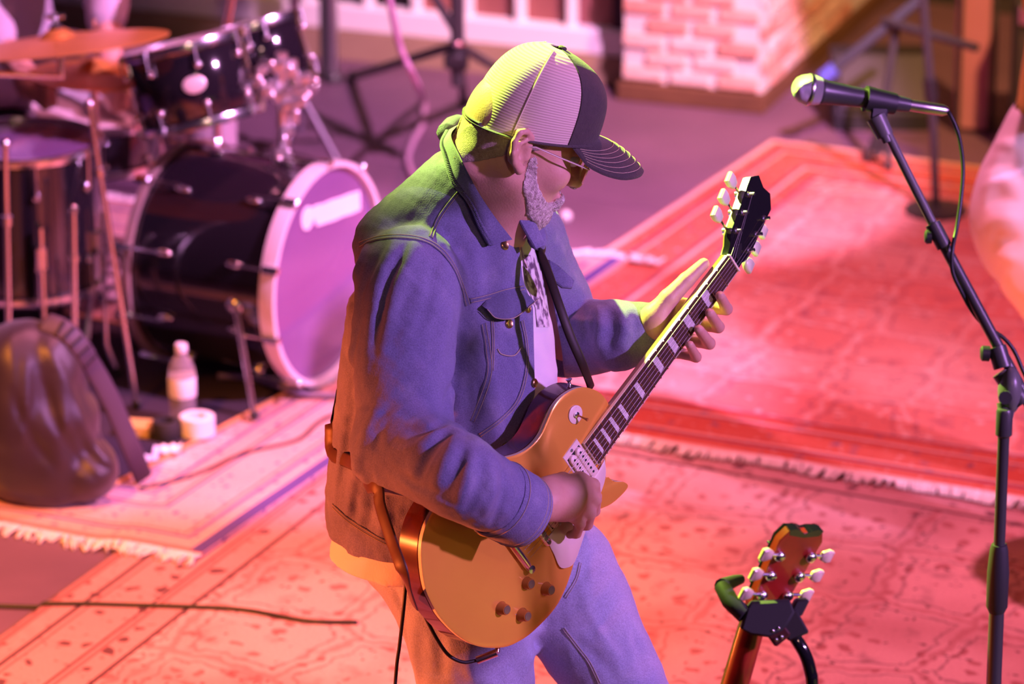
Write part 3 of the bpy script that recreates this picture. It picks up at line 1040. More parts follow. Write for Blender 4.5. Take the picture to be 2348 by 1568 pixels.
# toggle switch on its cream washer
sa, sw_ = gloc(1318, 950, TOP + .004)
tg = mk('switch_washer', lathe([(0.0165, TOP), (0.0165, TOP + .0062), (0.0155, TOP + .0068), (0.006, TOP + .0068)], GP(sa, sw_), GN, 24), M['ring_cream'], gtr)
mk('switch_nut', lathe([(0.0055, TOP + .006), (0.0055, TOP + .010), (0.003, TOP + .011), (0, TOP + .011)], GP(sa, sw_), GN, 10), M['chrome'], tg)
mk('switch_tip', tube([GP(sa, sw_, TOP + .01), GP(sa + .0015, sw_ + .008, TOP + .022), GP(sa + .0018, sw_ + .0105, TOP + .028)], [0.0014, 0.0018, 0.0034], 8), M['amber'], tg)
# four amber bell knobs with pointers
for (u, v) in ((1211, 1337), (1257, 1351), (1155, 1396), (1203, 1411)):
    a, w = gloc(u, v, TOP + .012)
    kn = mk('knob', lathe([(0.0128, TOP + .003), (0.0128, TOP + .006), (0.0105, TOP + .009), (0.0095, TOP + .019), (0.0085, TOP + .0205), (0.0, TOP + .0205)], GP(a, w), GN, 20), M['amber'], gtr)
    mk('knob_cap', lathe([(0.0078, TOP + .0204), (0.0072, TOP + .0213), (0, TOP + .0215)], GP(a, w), GN, 16), mat('knob_cap', (0.34, 0.26, 0.16), 0.25, 0.6), kn)
    mk('pointer', tube([GP(a, w, TOP + .003), GP(a - .010, w - .013, TOP + .003)], [0.004, 0.0012], 6), M['chrome'], kn)
# strap buttons and jack
mk('strap_button', lathe([(0.005, 0), (0.003, 0.004), (0.003, 0.008), (0.0065, 0.012), (0, 0.013)], PLN(1306, 884, GP(0, 0, TOP - .03), GN), nrm(-GW * 0.9 + GA * 0.5), 12), M['chrome'], gtr)
M['strap'] = mat('strap_leather', (0.014, 0.009, 0.008), 0.55, noise=(30, (0.022, 0.012, 0.009), 0.3))

# ================================================================== IMPLICIT MODELLING (bodies and cloth)
def smin(a, b, k):
    h = np.clip(0.5 + 0.5 * (b - a) / k, 0, 1)
    return b + (a - b) * h - k * h * (1 - h)


class Imp:
    """smooth union of primitives; each primitive is (function, bound centre, bound radius, blend)"""
    def __init__(s):
        s.pr = []

    def cap(s, a, b, ra, rb=None, k=0.01):
        rb = ra if rb is None else rb
        a = np.asarray(a, float); b = np.asarray(b, float)

        def f(P):
            ab = b - a; pa = P - a
            t = np.clip(pa @ ab / max(ab @ ab, 1e-12), 0, 1)
            return np.linalg.norm(pa - t[:, None] * ab, axis=1) - (ra + t * (rb - ra))
        s.pr.append((f, (a + b) / 2, np.linalg.norm(a - b) / 2 + max(ra, rb), k, 1)); return s

    def path(s, pts, rads, k=0.01):
        for i in range(len(pts) - 1):
            s.cap(pts[i], pts[i + 1], rads[i], rads[i + 1], k if i == 0 else 0.004)
        return s

    def ell(s, c, r, ex, ey, ez, k=0.01, sign=1):
        c = np.asarray(c, float); R_ = np.stack([ex, ey, ez], 1); r = np.asarray(r, float)

        def f(P):
            q = (P - c) @ R_
            k0 = np.linalg.norm(q / r, axis=1); k1 = np.linalg.norm(q / (r * r), axis=1) + 1e-9
            return k0 * (k0 - 1) / k1
        s.pr.append((f, c, max(r), k, sign)); return s

    def loft(s, secs, ex, ey, k=0.02, p=2.3):
        """secs: (centre, half width along ex, half depth front, half depth back along ey), ordered by height z"""
        secs = sorted(secs, key=lambda q: q[0][2])
        zs = np.array([q[0][2] for q in secs]); C = np.array([q[0] for q in secs]); A_ = np.array([q[1] for q in secs]); B1 = np.array([q[2] for q in secs]); B0 = np.array([q[3] for q in secs])

        def f(P):
            z = np.clip(P[:, 2], zs[0], zs[-1])
            cx = np.interp(z, zs, C[:, 0]); cy = np.interp(z, zs, C[:, 1])
            a = np.interp(z, zs, A_); b1 = np.interp(z, zs, B1); b0 = np.interp(z, zs, B0)
            dx = P[:, 0] - cx; dy = P[:, 1] - cy
            x = dx * ex[0] + dy * ex[1]; y = dx * ey[0] + dy * ey[1]
            b = np.where(y > 0, b1, b0)
            q = (np.abs(x / a) ** p + np.abs(y / b) ** p) ** (1 / p)
            d = (q - 1) * np.minimum(a, b)
            dz = np.abs(P[:, 2] - z)
            return np.where(dz > 0, np.sqrt(np.maximum(d, 0) ** 2 + dz ** 2) + np.minimum(d, 0) * 0, d)
        mid = (C[0] + C[-1]) / 2
        s.pr.append((f, mid, np.linalg.norm(C[0] - C[-1]) / 2 + max(A_.max(), B1.max(), B0.max()), k, 1)); return s

    def __call__(s, P):
        F = np.full(len(P), 0.3)
        blk = near_blocks(P)
        for f, c, r, k, sg in s.pr:
            m = blk(c, r + 0.06)
            if len(m) == 0:
                continue
            d = f(P[m])
            if sg > 0:
                F[m] = smin(F[m], d, k)
            else:
                F[m] = -smin(-F[m], d, k)
        return F


BLKN = 13 ** 3


def near_blocks(P):
    """fast culling: polygonize feeds points in runs of one grid block"""
    if len(P) % BLKN == 0 and len(P) > BLKN:
        B = P.reshape(-1, BLKN, 3)
        lo = B[:, 0]; hi = B[:, -1]; cen = (lo + hi) / 2; rad = np.linalg.norm(hi - lo, axis=1) / 2
        ar = np.arange(BLKN)

        def q(c, r):
            i = np.nonzero(((cen - c) ** 2).sum(1) < (r + rad) ** 2)[0]
            return (i[:, None] * BLKN + ar).ravel()
        return q
    return lambda c, r: np.nonzero(((P - c) ** 2).sum(1) < r * r)[0]


def polygonize(fn, lo, hi, h, blk=12):
    """surface nets on a sparse grid; returns verts (N,3) and quads (M,4)"""
    lo = np.asarray(lo, float); hi = np.asarray(hi, float)
    nb = np.ceil((hi - lo) / (h * blk)).astype(int)
    n = nb * blk + 1
    bc = np.stack(np.meshgrid(*[lo[i] + (np.arange(nb[i]) + 0.5) * blk * h for i in range(3)], indexing='ij'), -1).reshape(-1, 3)
    dc = fn(bc)
    rad = 0.87 * blk * h * 1.25 + 0.02
    act = np.nonzero(np.abs(dc) < rad)[0]
    F = np.empty(tuple(n), np.float32)
    # coarse fill
    D3 = dc.reshape(tuple(nb))
    full = np.repeat(np.repeat(np.repeat(D3, blk, 0), blk, 1), blk, 2)
    F[:-1, :-1, :-1] = full
    F[-1, :, :] = 1; F[:, -1, :] = 1; F[:, :, -1] = 1
    off = np.stack(np.meshgrid(*[np.arange(blk + 1)] * 3, indexing='ij'), -1).reshape(-1, 3)
    bi = np.stack(np.unravel_index(act, tuple(nb)), 1)
    for s0 in range(0, len(bi), 300):
        sub = bi[s0:s0 + 300]
        idx = (sub[:, None, :] * blk + off[None]).reshape(-1, 3)
        val = fn(lo + idx * h)
        F[idx[:, 0], idx[:, 1], idx[:, 2]] = val
    ins = F < 0
    nx, ny, nz = n
    cnt = np.zeros((nx - 1, ny - 1, nz - 1), np.int8)
    for dx in (0, 1):
        for dy in (0, 1):
            for dz in (0, 1):
                cnt += ins[dx:nx - 1 + dx, dy:ny - 1 + dy, dz:nz - 1 + dz]
    cells = np.stack(np.nonzero((cnt > 0) & (cnt < 8)), 1)
    idm = np.full((nx - 1, ny - 1, nz - 1), -1, np.int32)
    idm[cells[:, 0], cells[:, 1], cells[:, 2]] = np.arange(len(cells))
    cor = np.array([(x, y, z) for x in (0, 1) for y in (0, 1) for z in (0, 1)])
    cv = np.stack([F[cells[:, 0] + c[0], cells[:, 1] + c[1], cells[:, 2] + c[2]] for c in cor], 1)
    acc = np.zeros((len(cells), 3)); num = np.zeros(len(cells))
    for i in range(8):
        for j in range(i + 1, 8):
            if np.abs(cor[i] - cor[j]).sum() != 1:
                continue
            a, b = cv[:, i], cv[:, j]
            m = (a < 0) != (b < 0)
            t = np.where(m, a / np.where(m, a - b, 1), 0)
            p = cor[i] + t[:, None] * (cor[j] - cor[i])
            acc[m] += p[m]; num[m] += 1
    verts = lo + (cells + acc / num[:, None]) * h
    quads = []
    for ax in range(3):
        o1, o2 = [(1, 2), (2, 0), (0, 1)][ax]
        sl0 = [slice(None)] * 3; sl1 = [slice(None)] * 3
        sl0[ax] = slice(0, n[ax] - 1); sl1[ax] = slice(1, n[ax])
        A_, B_ = ins[tuple(sl0)], ins[tuple(sl1)]
        e = np.stack(np.nonzero(A_ != B_), 1)
        ok = (e[:, o1] > 0) & (e[:, o2] > 0) & (e[:, o1] < n[o1] - 1) & (e[:, o2] < n[o2] - 1)
        e = e[ok]
        flip = A_[e[:, 0], e[:, 1], e[:, 2]]
        q = []
        for d1, d2 in ((-1, -1), (0, -1), (0, 0), (-1, 0)):
            c = e.copy(); c[:, o1] += d1; c[:, o2] += d2
            q.append(idm[c[:, 0], c[:, 1], c[:, 2]])
        q = np.stack(q, 1)
        q[~flip] = q[~flip][:, ::-1]
        quads.append(q)
    quads = np.concatenate(quads)
    quads = quads[(quads >= 0).all(1)]
    return verts, quads


def relax(verts, quads, it=1, lam=0.5):
    """light Laplacian smoothing"""
    n = len(verts)
    e = np.concatenate([quads[:, [0, 1]], quads[:, [1, 2]], quads[:, [2, 3]], quads[:, [3, 0]]])
    e = np.concatenate([e, e[:, ::-1]])
    deg = np.bincount(e[:, 0], minlength=n).astype(float) + 1e-9
    for _ in range(it):
        s = np.stack([np.bincount(e[:, 0], weights=verts[e[:, 1], k], minlength=n) for k in range(3)], 1) / deg[:, None]
        verts = verts + lam * (s - verts)
    return verts


def mk_np(name, verts, quads, mat_, parent, smooth=True, label=None):
    b = BASE[parent.name]
    me = bpy.data.meshes.new(name)
    nv, nf = len(verts), len(quads)
    me.vertices.add(nv); me.vertices.foreach_set('co', (verts - b).astype(np.float32).ravel())
    me.loops.add(nf * 4); me.loops.foreach_set('vertex_index', quads.astype(np.int32).ravel())
    me.polygons.add(nf); me.polygons.foreach_set('loop_start', np.arange(0, nf * 4, 4, dtype=np.int32))
    me.polygons.foreach_set('use_smooth', [True] * nf)
    me.update(calc_edges=True); me.validate()
    me.materials.append(mat_)
    o = bpy.data.objects.new(name, me)
    COL.objects.link(o); o.parent = parent
    BASE[o.name] = b
    if label:
        o['label'] = label
    return o


def cast(fn, u, v, d0, d1, n=120):
    """first depth along the ray of pixel (u, v) where fn goes negative (None if it misses)"""
    ds = np.linspace(d0, d1, n)
    P = np.stack([K(u, v, d) for d in ds])
    F = fn(P)
    i = np.nonzero(F < 0)[0]
    if len(i) == 0:
        return None
    i = i[0]
    if i == 0:
        return ds[0]
    a, b = F[i - 1], F[i]
    return ds[i - 1] + (ds[i] - ds[i - 1]) * a / (a - b)


def grad(fn, p, e=0.002):
    P = np.stack([p + e * d for d in (V3(1, 0, 0), V3(-1, 0, 0), V3(0, 1, 0), V3(0, -1, 0), V3(0, 0, 1), V3(0, 0, -1))])
    F = fn(P)
    return nrm([F[0] - F[1], F[2] - F[3], F[4] - F[5]])

# ================================================================== THE GUITARIST
man_base = np.array([K(1090, 1568, 7.8)[0] + 0.08, 7.25, 0.0])
man = thing('person', man_base, 'man in denim jacket and trucker cap playing the gold electric guitar', 'person')
TF = nrm(V3(.85, -.52, 0))                               # chest direction
TR = V3(TF[1], -TF[0], 0)                                # towards his right
YT = 7.27

# ---- head frame
al, tau = math.radians(13), math.radians(24)
_fh = V3(math.cos(al), math.sin(al), 0)
HF = math.cos(tau) * _fh - math.sin(tau) * V3(0, 0, 1)
HU = math.cos(tau) * V3(0, 0, 1) + math.sin(tau) * _fh
HL = np.cross(HU, HF)
HC = KY(1184, 312, 7.25)
HSC = 1.12


def HD(f, l, u):
    return HC + HSC * (f * HF + l * HL + u * HU)


# ---- joints
sh_r, el_r, wr_r = KY(938, 640, 7.11), KY(918, 1012, 6.945), GK(1188, 1168, .064)
fa_m = GK(1060, 1098, .064)                              # middle of the right forearm, lying over the guitar's edge
sh_l, el_l, wr_l = KY(1180, 548, 7.42), KY(1300, 775, 7.44), GK(1512, 752, -.088)
neck_b = KY(1085, 505, 7.28)
hip_r, hip_l = KY(1050, 1320, 7.18), KY(1270, 1320, 7.32)
kn_r = KY(1098, 1690, 7.12); kn_l = KY(1470, 1690, 7.20)
an_r = V3(kn_r[0] - .04, 7.26, 0.10); an_l = V3(kn_l[0] + .10, 7.30, 0.10)

# ---- body (head, neck, torso core, arms, hands, legs core): one continuous skin
body = Imp()
body.ell(HD(.000, 0, .022), np.array([.092, .077, .094]) * HSC, HF, HL, HU, .02)
body.ell(HD(.036, 0, -.045), np.array([.062, .058, .074]) * HSC, HF, HL, HU, .03)
body.cap(HD(.074, -.006, -.1), HD(.074, .006, -.1), .024 * HSC, k=.02)
for s in (-1, 1):
    body.cap(HD(-.012, s * .056, -.045), HD(.068, s * .018, -.1), .020, .019, .02)
    body.ell(HD(.064, s * .040, -.028), np.array([.030, .024, .028]) * HSC, HF, HL, HU, .015)
body.cap(HD(.092, -.032, .018), HD(.092, .032, .018), .014, k=.012)
body.cap(HD(.100, 0, .005), HD(.119, 0, -.034), .009, .0135, .010)
for s in (-1, 1):
    body.cap(HD(.106, s * .012, -.037), HD(.112, s * .008, -.036), .008, k=.005)
    body.ell(HD(.100, s * .032, .002), (.013, .015, .011), HF, HL, HU, .008, sign=-1)
body.cap(HD(.1, -.018, -.066), HD(.1, .018, -.066), .0075, k=.006)
body.cap(HD(.097, -.016, -.077), HD(.097, .016, -.077), .0078, k=.006)
for s in (-1, 1):                                        # ears: rim, lobe, bowl, tragus
    c = (-.012, s * .084, -.004)

    def ear(f, u, out=0.0):
        return HD(c[0] + f - u * .22, c[1] + s * (out - f * .35), c[2] + u)
    rimp = [ear(.012, .012, -.004), ear(.012, .026, .004), ear(0, .034, .009), ear(-.013, .030, .012), ear(-.019, .014, .013), ear(-.017, -.004, .012), ear(-.010, -.018, .009), ear(.002, -.028, .005), ear(.010, -.024, .0)]
    body.path(rimp, [.0048, .0055, .006, .006, .0058, .0055, .0058, .0075, .006], .006)
    body.ell(ear(-.002, .004, -.001), (.020, .007, .034), nrm(HF - .35 * s * HL), nrm(HL), HU, .006)
    body.path([ear(.003, .020, .008), ear(-.008, .014, .010), ear(-.009, 0, .010), ear(-.004, -.012, .008)], [.0042] * 4, .004)
    body.ell(ear(.002, -.001, .010), (.009, .0075, .012), HF, HL, HU, .004, sign=-1)
    body.cap(ear(.013, -.002, .003), ear(.012, -.008, .004), .005, k=.005)
body.cap(HD(-.030, 0, -.05), neck_b - TF * .018, .062, .070, .035)
body.cap(HD(-.062, -.03, -.055), HD(-.062, .03, -.055), .030, .030, .02)
body.cap(HD(.012, 0, -.078), neck_b + TF * .040, .058, .062, .035)
body.loft([(neck_b, .08, .07, .07), (KY(1065, 580, YT), .16, .09, .10), (KY(1040, 850, YT), .16, .13, .13), (KY(1020, 1250, YT), .15, .12, .12)], TR, TF, .03)
body.path([sh_r, el_r, fa_m, wr_r], [.055, .045, .040, .030], .03)
body.path([sh_l, el_l, wr_l], [.055, .043, .029], .03)
for hp, kn, an in ((hip_r, kn_r, an_r), (hip_l, kn_l, an_l)):
    body.path([hp, kn, an], [.085, .055, .040], .03)

# right hand, strumming: wrist to knuckles, four curled fingers and a thumb closing on the pick
pc_ = GK(1250, 1150, .056)
body.cap(wr_r, pc_, .029, .030, .02)
knk = [GK(1330, 1100, .062), GK(1338, 1128, .062), GK(1330, 1156, .060), GK(1312, 1178, .058)]
for q in knk:
    body.cap(GK(1250, 1148, .056), q, .026, .0140, .018)
body.ell(GK(1292, 1140, .060), (.040, .020, .036), AX, AF, AU, .018)
fing = [[(1330, 1100, .062), (1360, 1112, .060), (1366, 1138, .036), (1350, 1152, .014)],
        [(1338, 1128, .062), (1364, 1145, .060), (1363, 1171, .036), (1346, 1181, .014)],
        [(1330, 1156, .060), (1352, 1176, .058), (1346, 1202, .034), (1328, 1208, .013)],
        [(1312, 1178, .058), (1330, 1200, .054), (1322, 1223, .030), (1306, 1226, .011)]]
for i, fg in enumerate(fing):
    rr = [.0135, .0118, .0104, .0084] if i < 3 else [.0120, .0100, .0088, .0074]
    body.path([GK(*q) for q in fg], rr, .006)
body.path([GK(1252, 1118, .050), GK(1290, 1100, .036), GK(1322, 1120, .026), GK(1344, 1146, .016)], [.018, .0135, .012, .009], .012)

# left hand round the neck (guitar coordinates: along, across, out of the board)
body.cap(wr_l, GP(.300, -.006, -.066), .029, .028, .02)
mcp = [(.352, .006, -.060), (.330, .016, -.058), (.308, .022, -.056), (.288, .026, -.054)]
for q in mcp:
    body.cap(GP(.296, -.004, -.066), GP(*q), .024, .0135, .014)
lf = [[(.352, .006, -.060), (.384, .046, -.050), (.400, .060, -.008), (.388, .006, .017)],
      [(.330, .016, -.058), (.352, .056, -.050), (.364, .068, -.006), (.350, .010, .018)],
      [(.308, .022, -.056), (.320, .062, -.048), (.328, .072, -.004), (.312, .012, .018)],
      [(.288, .026, -.054), (.288, .062, -.048), (.292, .070, -.008), (.280, .018, .016)]]
for i, fg in enumerate(lf):
    rr = [.0132, .0124, .0112, .0090] if i < 3 else [.0115, .0106, .0096, .0080]
    body.path([GP(*q) for q in fg], rr, .006)
body.path([GP(.300, -.020, -.060), GP(.335, -.030, -.048), GP(.380, -.031, -.038), GP(.424, -.030, -.028)], [.022, .0175, .0145, .0108], .014)

bv, bq = polygonize(body, np.array([KY(800, 700, 7.1)[0], 6.70, .05]), V3(KY(1720, 600, 7.3)[0], 7.60, HD(0, 0, .125)[2] + .03), 0.0038)
bv = relax(bv, bq, 1, .35)
mk_np('body', bv, bq, M['skin'], man, label='bare skin of face, neck and hands')

# fingernails
M['nail'] = mat('fingernail', (0.72, 0.48, 0.40), 0.3)
# ---- eyes behind the glasses
M['eye_white'] = mat('eye_white', (0.75, 0.72, 0.68), 0.2)
for s in (-1, 1):
    mk('eye', sphere(HD(.090, s * .032, .002), .0125, 12, 8), M['eye_white'], man)
    mk('eyebrow', tube([HD(.104, s * .014, .020), HD(.106, s * .03, .025), HD(.094, s * .048, .020)], [.004, .005, .003], 6), mat('brow_grey', (.25, .2, .17), .8), man)

# ---- beard and cropped hair
M['beard'] = mat('grey_beard', (0.36, 0.28, 0.25), 0.85, noise=(170, (0.76, 0.67, 0.62), 0.16, 6), bump=(500, 1.0))
breg = Imp()
for s in (-1, 1):
    breg.path([HD(.018, s * .074, -.015), HD(.032, s * .064, -.055), HD(.060, s * .044, -.086), HD(.085, s * .015, -.1)], [.010, .014, .020, .028], .008)
    breg.cap(HD(.096, s * .030, -.080), HD(.118, s * .004, -.052), .011, .010, .008)
breg.ell(HD(.084, 0, -.106), (.034, .036, .034), HF, HL, HU, .012)


def noise3(P, sc, seed=0):
    """cheap smooth pseudo-noise in [-1, 1] from mixed sines"""
    r = np.random.default_rng(seed)
    out = np.zeros(len(P))
    for k in range(5):
        d = nrm(r.normal(size=3)) * sc * (0.7 + 0.8 * k / 4)
        out += np.sin(P @ d + r.uniform(0, 6.3)) * np.sin(P @ np.roll(d, 1) * .8 + r.uniform(0, 6.3))
    return out / 3.0


def beard_f(P):
    u = (P - HC) @ HU / HSC
    th = .0010 + .0034 * np.clip((-.035 - u) / .05, 0, 1)
    return np.maximum(body(P) - th * (1 + .45 * noise3(P, 900, 3)), breg(P) + .002 * noise3(P, 500, 4))


v_, q_ = polygonize(beard_f, HD(-.03, -.11, -.17) - .05, HD(.13, .11, 0) + .05, .0022)
beard_v, beard_q = relax(v_, q_, 1, .4), q_
mk_np('beard', beard_v, beard_q, M['beard'], man, label='short grizzled grey beard')
M['hair'] = mat('cropped_hair', (0.40, 0.30, 0.25), 0.85, noise=(220, (0.26, 0.19, 0.16), 0.2), bump=(600, 0.8))
hreg = Imp()
for s in (-1, 1):
    hreg.path([HD(.015, s * .082, .03), HD(-.05, s * .075, .0), HD(-.085, s * .04, -.03)], [.026, .034, .034], .012)


def hair_f(P):
    return np.maximum(body(P) - .0028, hreg(P))


def hair_only(P):
    l = np.abs((P - HC) @ HL) / HSC; u = (P - HC) @ HU / HSC
    return np.maximum(np.maximum(hair_f(P), (l - .0775) * HSC), (u - .02 - .17 * ((P - HC) @ HF)) * HSC)


v_, q_ = polygonize(hair_only, HD(-.13, -.12, -.1) - .03, HD(.06, .12, .07) + .03, .003)
mk_np('hair', v_, q_, M['hair'], man, label='cropped greying hair')

# ---- trucker cap
M['cap_mesh'] = None


def cap_mesh_mat():
    m = mat('cap_mesh', (0.60, 0.47, 0.38), 0.8)
    nt = m.node_tree; N = nt.nodes; L = nt.links
    b = N['Principled BSDF']
    uv = N.new('ShaderNodeUVMap'); uv.uv_map = 'UVMap'
    wv = N.new('ShaderNodeTexWave'); wv.wave_type = 'BANDS'; wv.bands_direction = 'Y'
    wv.inputs['Scale'].default_value = 11.0; wv.inputs['Distortion'].default_value = 0.3
    L.new(uv.outputs[0], wv.inputs['Vector'])
    r = N.new('ShaderNodeValToRGB')
    r.color_ramp.elements[0].color = (0.50, 0.39, 0.32, 1); r.color_ramp.elements[1].color = (0.68, 0.55, 0.46, 1)
    r.color_ramp.elements[0].position = .15; r.color_ramp.elements[1].position = .6
    L.new(wv.outputs['Fac'], r.inputs['Fac']); L.new(r.outputs['Color'], b.inputs['Base Color'])
    bp = N.new('ShaderNodeBump'); bp.inputs['Strength'].default_value = 0.35; bp.inputs['Distance'].default_value = 0.001
    L.new(wv.outputs['Fac'], bp.inputs['Height']); L.new(bp.outputs['Normal'], b.inputs['Normal'])
    return m


M['cap_mesh'] = cap_mesh_mat()
M['cap_tan'] = mat('cap_tan_tape', (0.56, 0.44, 0.36), .8)
M['cap_dark'] = mat('cap_dark_twill', (0.035, 0.026, 0.028), 0.8, noise=(120, (0.055, 0.042, 0.042), 0.3), bump=(400, .5), sheen=0.2)
M['stitch_tan'] = mat('tan_thread', (0.42, 0.33, 0.24), 0.8)


def crown(th, t, off=0.0):
    """th: angle from the front (positive to his left), t: 0 rim, 1 top"""
    c, s = math.cos(th), math.sin(th)
    a = .131 if c > 0 else .099
    ff, ll = a * c, .097 * s
    h0 = .016 + .020 * (ff / .1)
    H_ = .172 - h0
    pw = 2.9 + 0.9 * max(0, c)                        # structured front stands taller
    r = (1 - t ** pw) ** (1 / 2.15)
    lean = -.012 * t * max(0, c)
    n_ = 1 + off
    return HC + HF * (ff * r * n_ + lean + .004) + HL * (ll * r * n_) + HU * (h0 + t * H_ + off * .1)


def crown_panel(name, t0, t1, m, parent, off=0.0, nth=14, nt=22, label=None, tlo=0.0, thi=0.995):
    vs, fs, uvs = [], [], []
    for j in range(nt + 1):
        t = tlo + (thi - tlo) * (1 - (1 - j / nt) ** 1.6)
        for i in range(nth + 1):
            th = t0 + (t1 - t0) * i / nth
            bul = .012 * math.sin(math.pi * i / nth) * math.sin(math.pi * min(1, t * 1.1)) ** .5
            vs.append(crown(th, t, off + bul)); uvs.append((i / nth, t))
    n1 = nth + 1
    for j in range(nt):
        for i in range(nth):
            fs.append((j * n1 + i, j * n1 + i + 1, (j + 1) * n1 + i + 1, (j + 1) * n1 + i))
    # inner skin so the panel has thickness
    k = len(vs)
    cc = HC + HU * .05
    for q in list(vs):
        vs.append(q + nrm(cc - q) * .0022)
    uvs = uvs + uvs
    for f in list(fs):
        fs.append(tuple(k + i for i in reversed(f)))
    rim = list(range(n1)) + [j * n1 + nth for j in range(1, nt + 1)] + [nt * n1 + i for i in range(nth - 1, -1, -1)] + [j * n1 for j in range(nt - 1, 0, -1)]
    for a, b in zip(rim, rim[1:] + rim[:1]):
        fs.append((b, a, k + a, k + b))
    o = mk(name, (vs, fs), m, parent, angle=60, label=label)
    me = o.data
    lay = me.uv_layers.new(name='UVMap')
    idx = np.zeros(len(me.loops), int); me.loops.foreach_get('vertex_index', idx)
    lay.data.foreach_set('uv', np.array(uvs, float)[idx].ravel())
    return o


D = math.radians
capo = crown_panel('cap', D(-63), D(63), M['cap_dark'], man, .004, label='trucker cap with dark front and tan mesh back')
for a0, a1 in ((-115, -63), (-166, -115), (63, 115), (115, 166)):
    crown_panel('mesh_panel', D(a0), D(a1), M['cap_mesh'], capo, label='tan mesh cap panel')
crown_panel('back_panel', D(166), D(194), M['cap_mesh'], capo, tlo=.36, nth=6)
# adjuster strap over the rear opening, sweatband and crown button
sv = [crown(D(a), .05, .006) for a in range(150, 212, 6)]
mk('adjuster_strap', tube(sv, .009, 8, True, (HU, .25)), M['cap_dark'], capo)
rv = [crown(D(a), .028, -.004) for a in range(0, 361, 8)]
mk('sweatband', tube(rv, .009, 6, False, (HU, .25)), M['cap_dark'], capo)
mk('crown_button', sphere(crown(0, .995) - HF * .0 + HU * .002, (.008, .008, .004), 12, 6, HF, HL, HU), M['cap_dark'], capo)
for a in (-63, 63, -115, 115):
    mk('panel_seam', tube([crown(D(a), t, .007) for t in np.linspace(.02, .97, 18)], .0016, 5), M['cap_dark'] if abs(a) < 70 else M['cap_tan'], capo)


def brim(s, t, dz=0.0):
    th = s * D(60)
    c0 = crown(th, .03, .0)
    w = math.cos(s * 1.45) ** .75 if abs(s) < 1 else 0
    dirn = nrm(HF * 1.0 + HL * math.sin(th) * .30)
    L_ = .104 * max(w, .02)
    return c0 + dirn * (L_ * t) + HU * (-.024 * t * t * w - .042 * (abs(s) ** 1.6) * t * min(1, w * 1.3) + .004 * math.sin(math.pi * t) * w + dz)


nb_s, nb_t = 30, 9
vs, fs = [], []
for dz in (0.002, -0.002):
    for j in range(nb_t + 1):
        for i in range(nb_s + 1):
            vs.append(brim(-1 + 2 * i / nb_s, j / nb_t, dz))
n1 = nb_s + 1; kk = n1 * (nb_t + 1)
for j in range(nb_t):
    for i in range(nb_s):
        q = (j * n1 + i, j * n1 + i + 1, (j + 1) * n1 + i + 1, (j + 1) * n1 + i)
        fs.append(q[::-1]); fs.append(tuple(kk + x for x in q))
for i in range(nb_s):
    a, b = nb_t * n1 + i, nb_t * n1 + i + 1
    fs.append((a, b, kk + b, kk + a))
    fs.append((i + 1, i, kk + i, kk + i + 1))
mk('brim', (vs, fs), M['cap_dark'], capo, angle=50)
for t in (.30, .42, .54, .66, .78, .90):
    mk('brim_stitching', tube([brim(s, t, .0026) for s in np.linspace(-.93, .93, 40)], .0006, 4), M['stitch_tan'], capo)

# ---- eyeglasses
M['gold_wire'] = mat('glasses_wire', (0.92, 0.74, 0.66), 0.35, 0.8)
M['lens'] = mat('amber_lens', (0.75, 0.32, 0.08), 0.05, trans=0.75, ior=1.1)
gl = mk('eyeglasses', tube([HD(.121, -.010, .004), HD(.124, 0, .008), HD(.121, .010, .004)], .0014, 6), M['gold_wire'], man, label='thin wire glasses with amber lenses')
for s in (-1, 1):
    rim = [HD(.119 - .010 * abs(math.cos(a)) * (math.cos(a) > 0) * 1.0, s * (.034 + .025 * math.cos(a)), -.006 + .021 * math.sin(a)) for a in np.linspace(0, 2 * math.pi, 25)]
    mk('lens_rim', tube(rim, .0012, 6, False), M['gold_wire'], gl)
    c0 = HD(.117, s * .034, -.006)
    mk('lens', ([c0 + HF * .001] + rim[:-1] + [c0 - HF * .001] + [r_ - HF * .0015 for r_ in rim[:-1]],
                [(0, 1 + i, 1 + (i + 1) % 24) for i in range(24)] + [(25, 26 + (i + 1) % 24, 26 + i) for i in range(24)]), M['lens'], gl)
    mk('temple', tube([HD(.109, s * .059, .002), HD(.106, s * .072, .004), HD(.05, s * .084, .008), HD(.006, s * .0885, .011), HD(-.016, s * .087, .004), HD(-.026, s * .082, -.014)], .0016, 6), M['gold_wire'], gl)

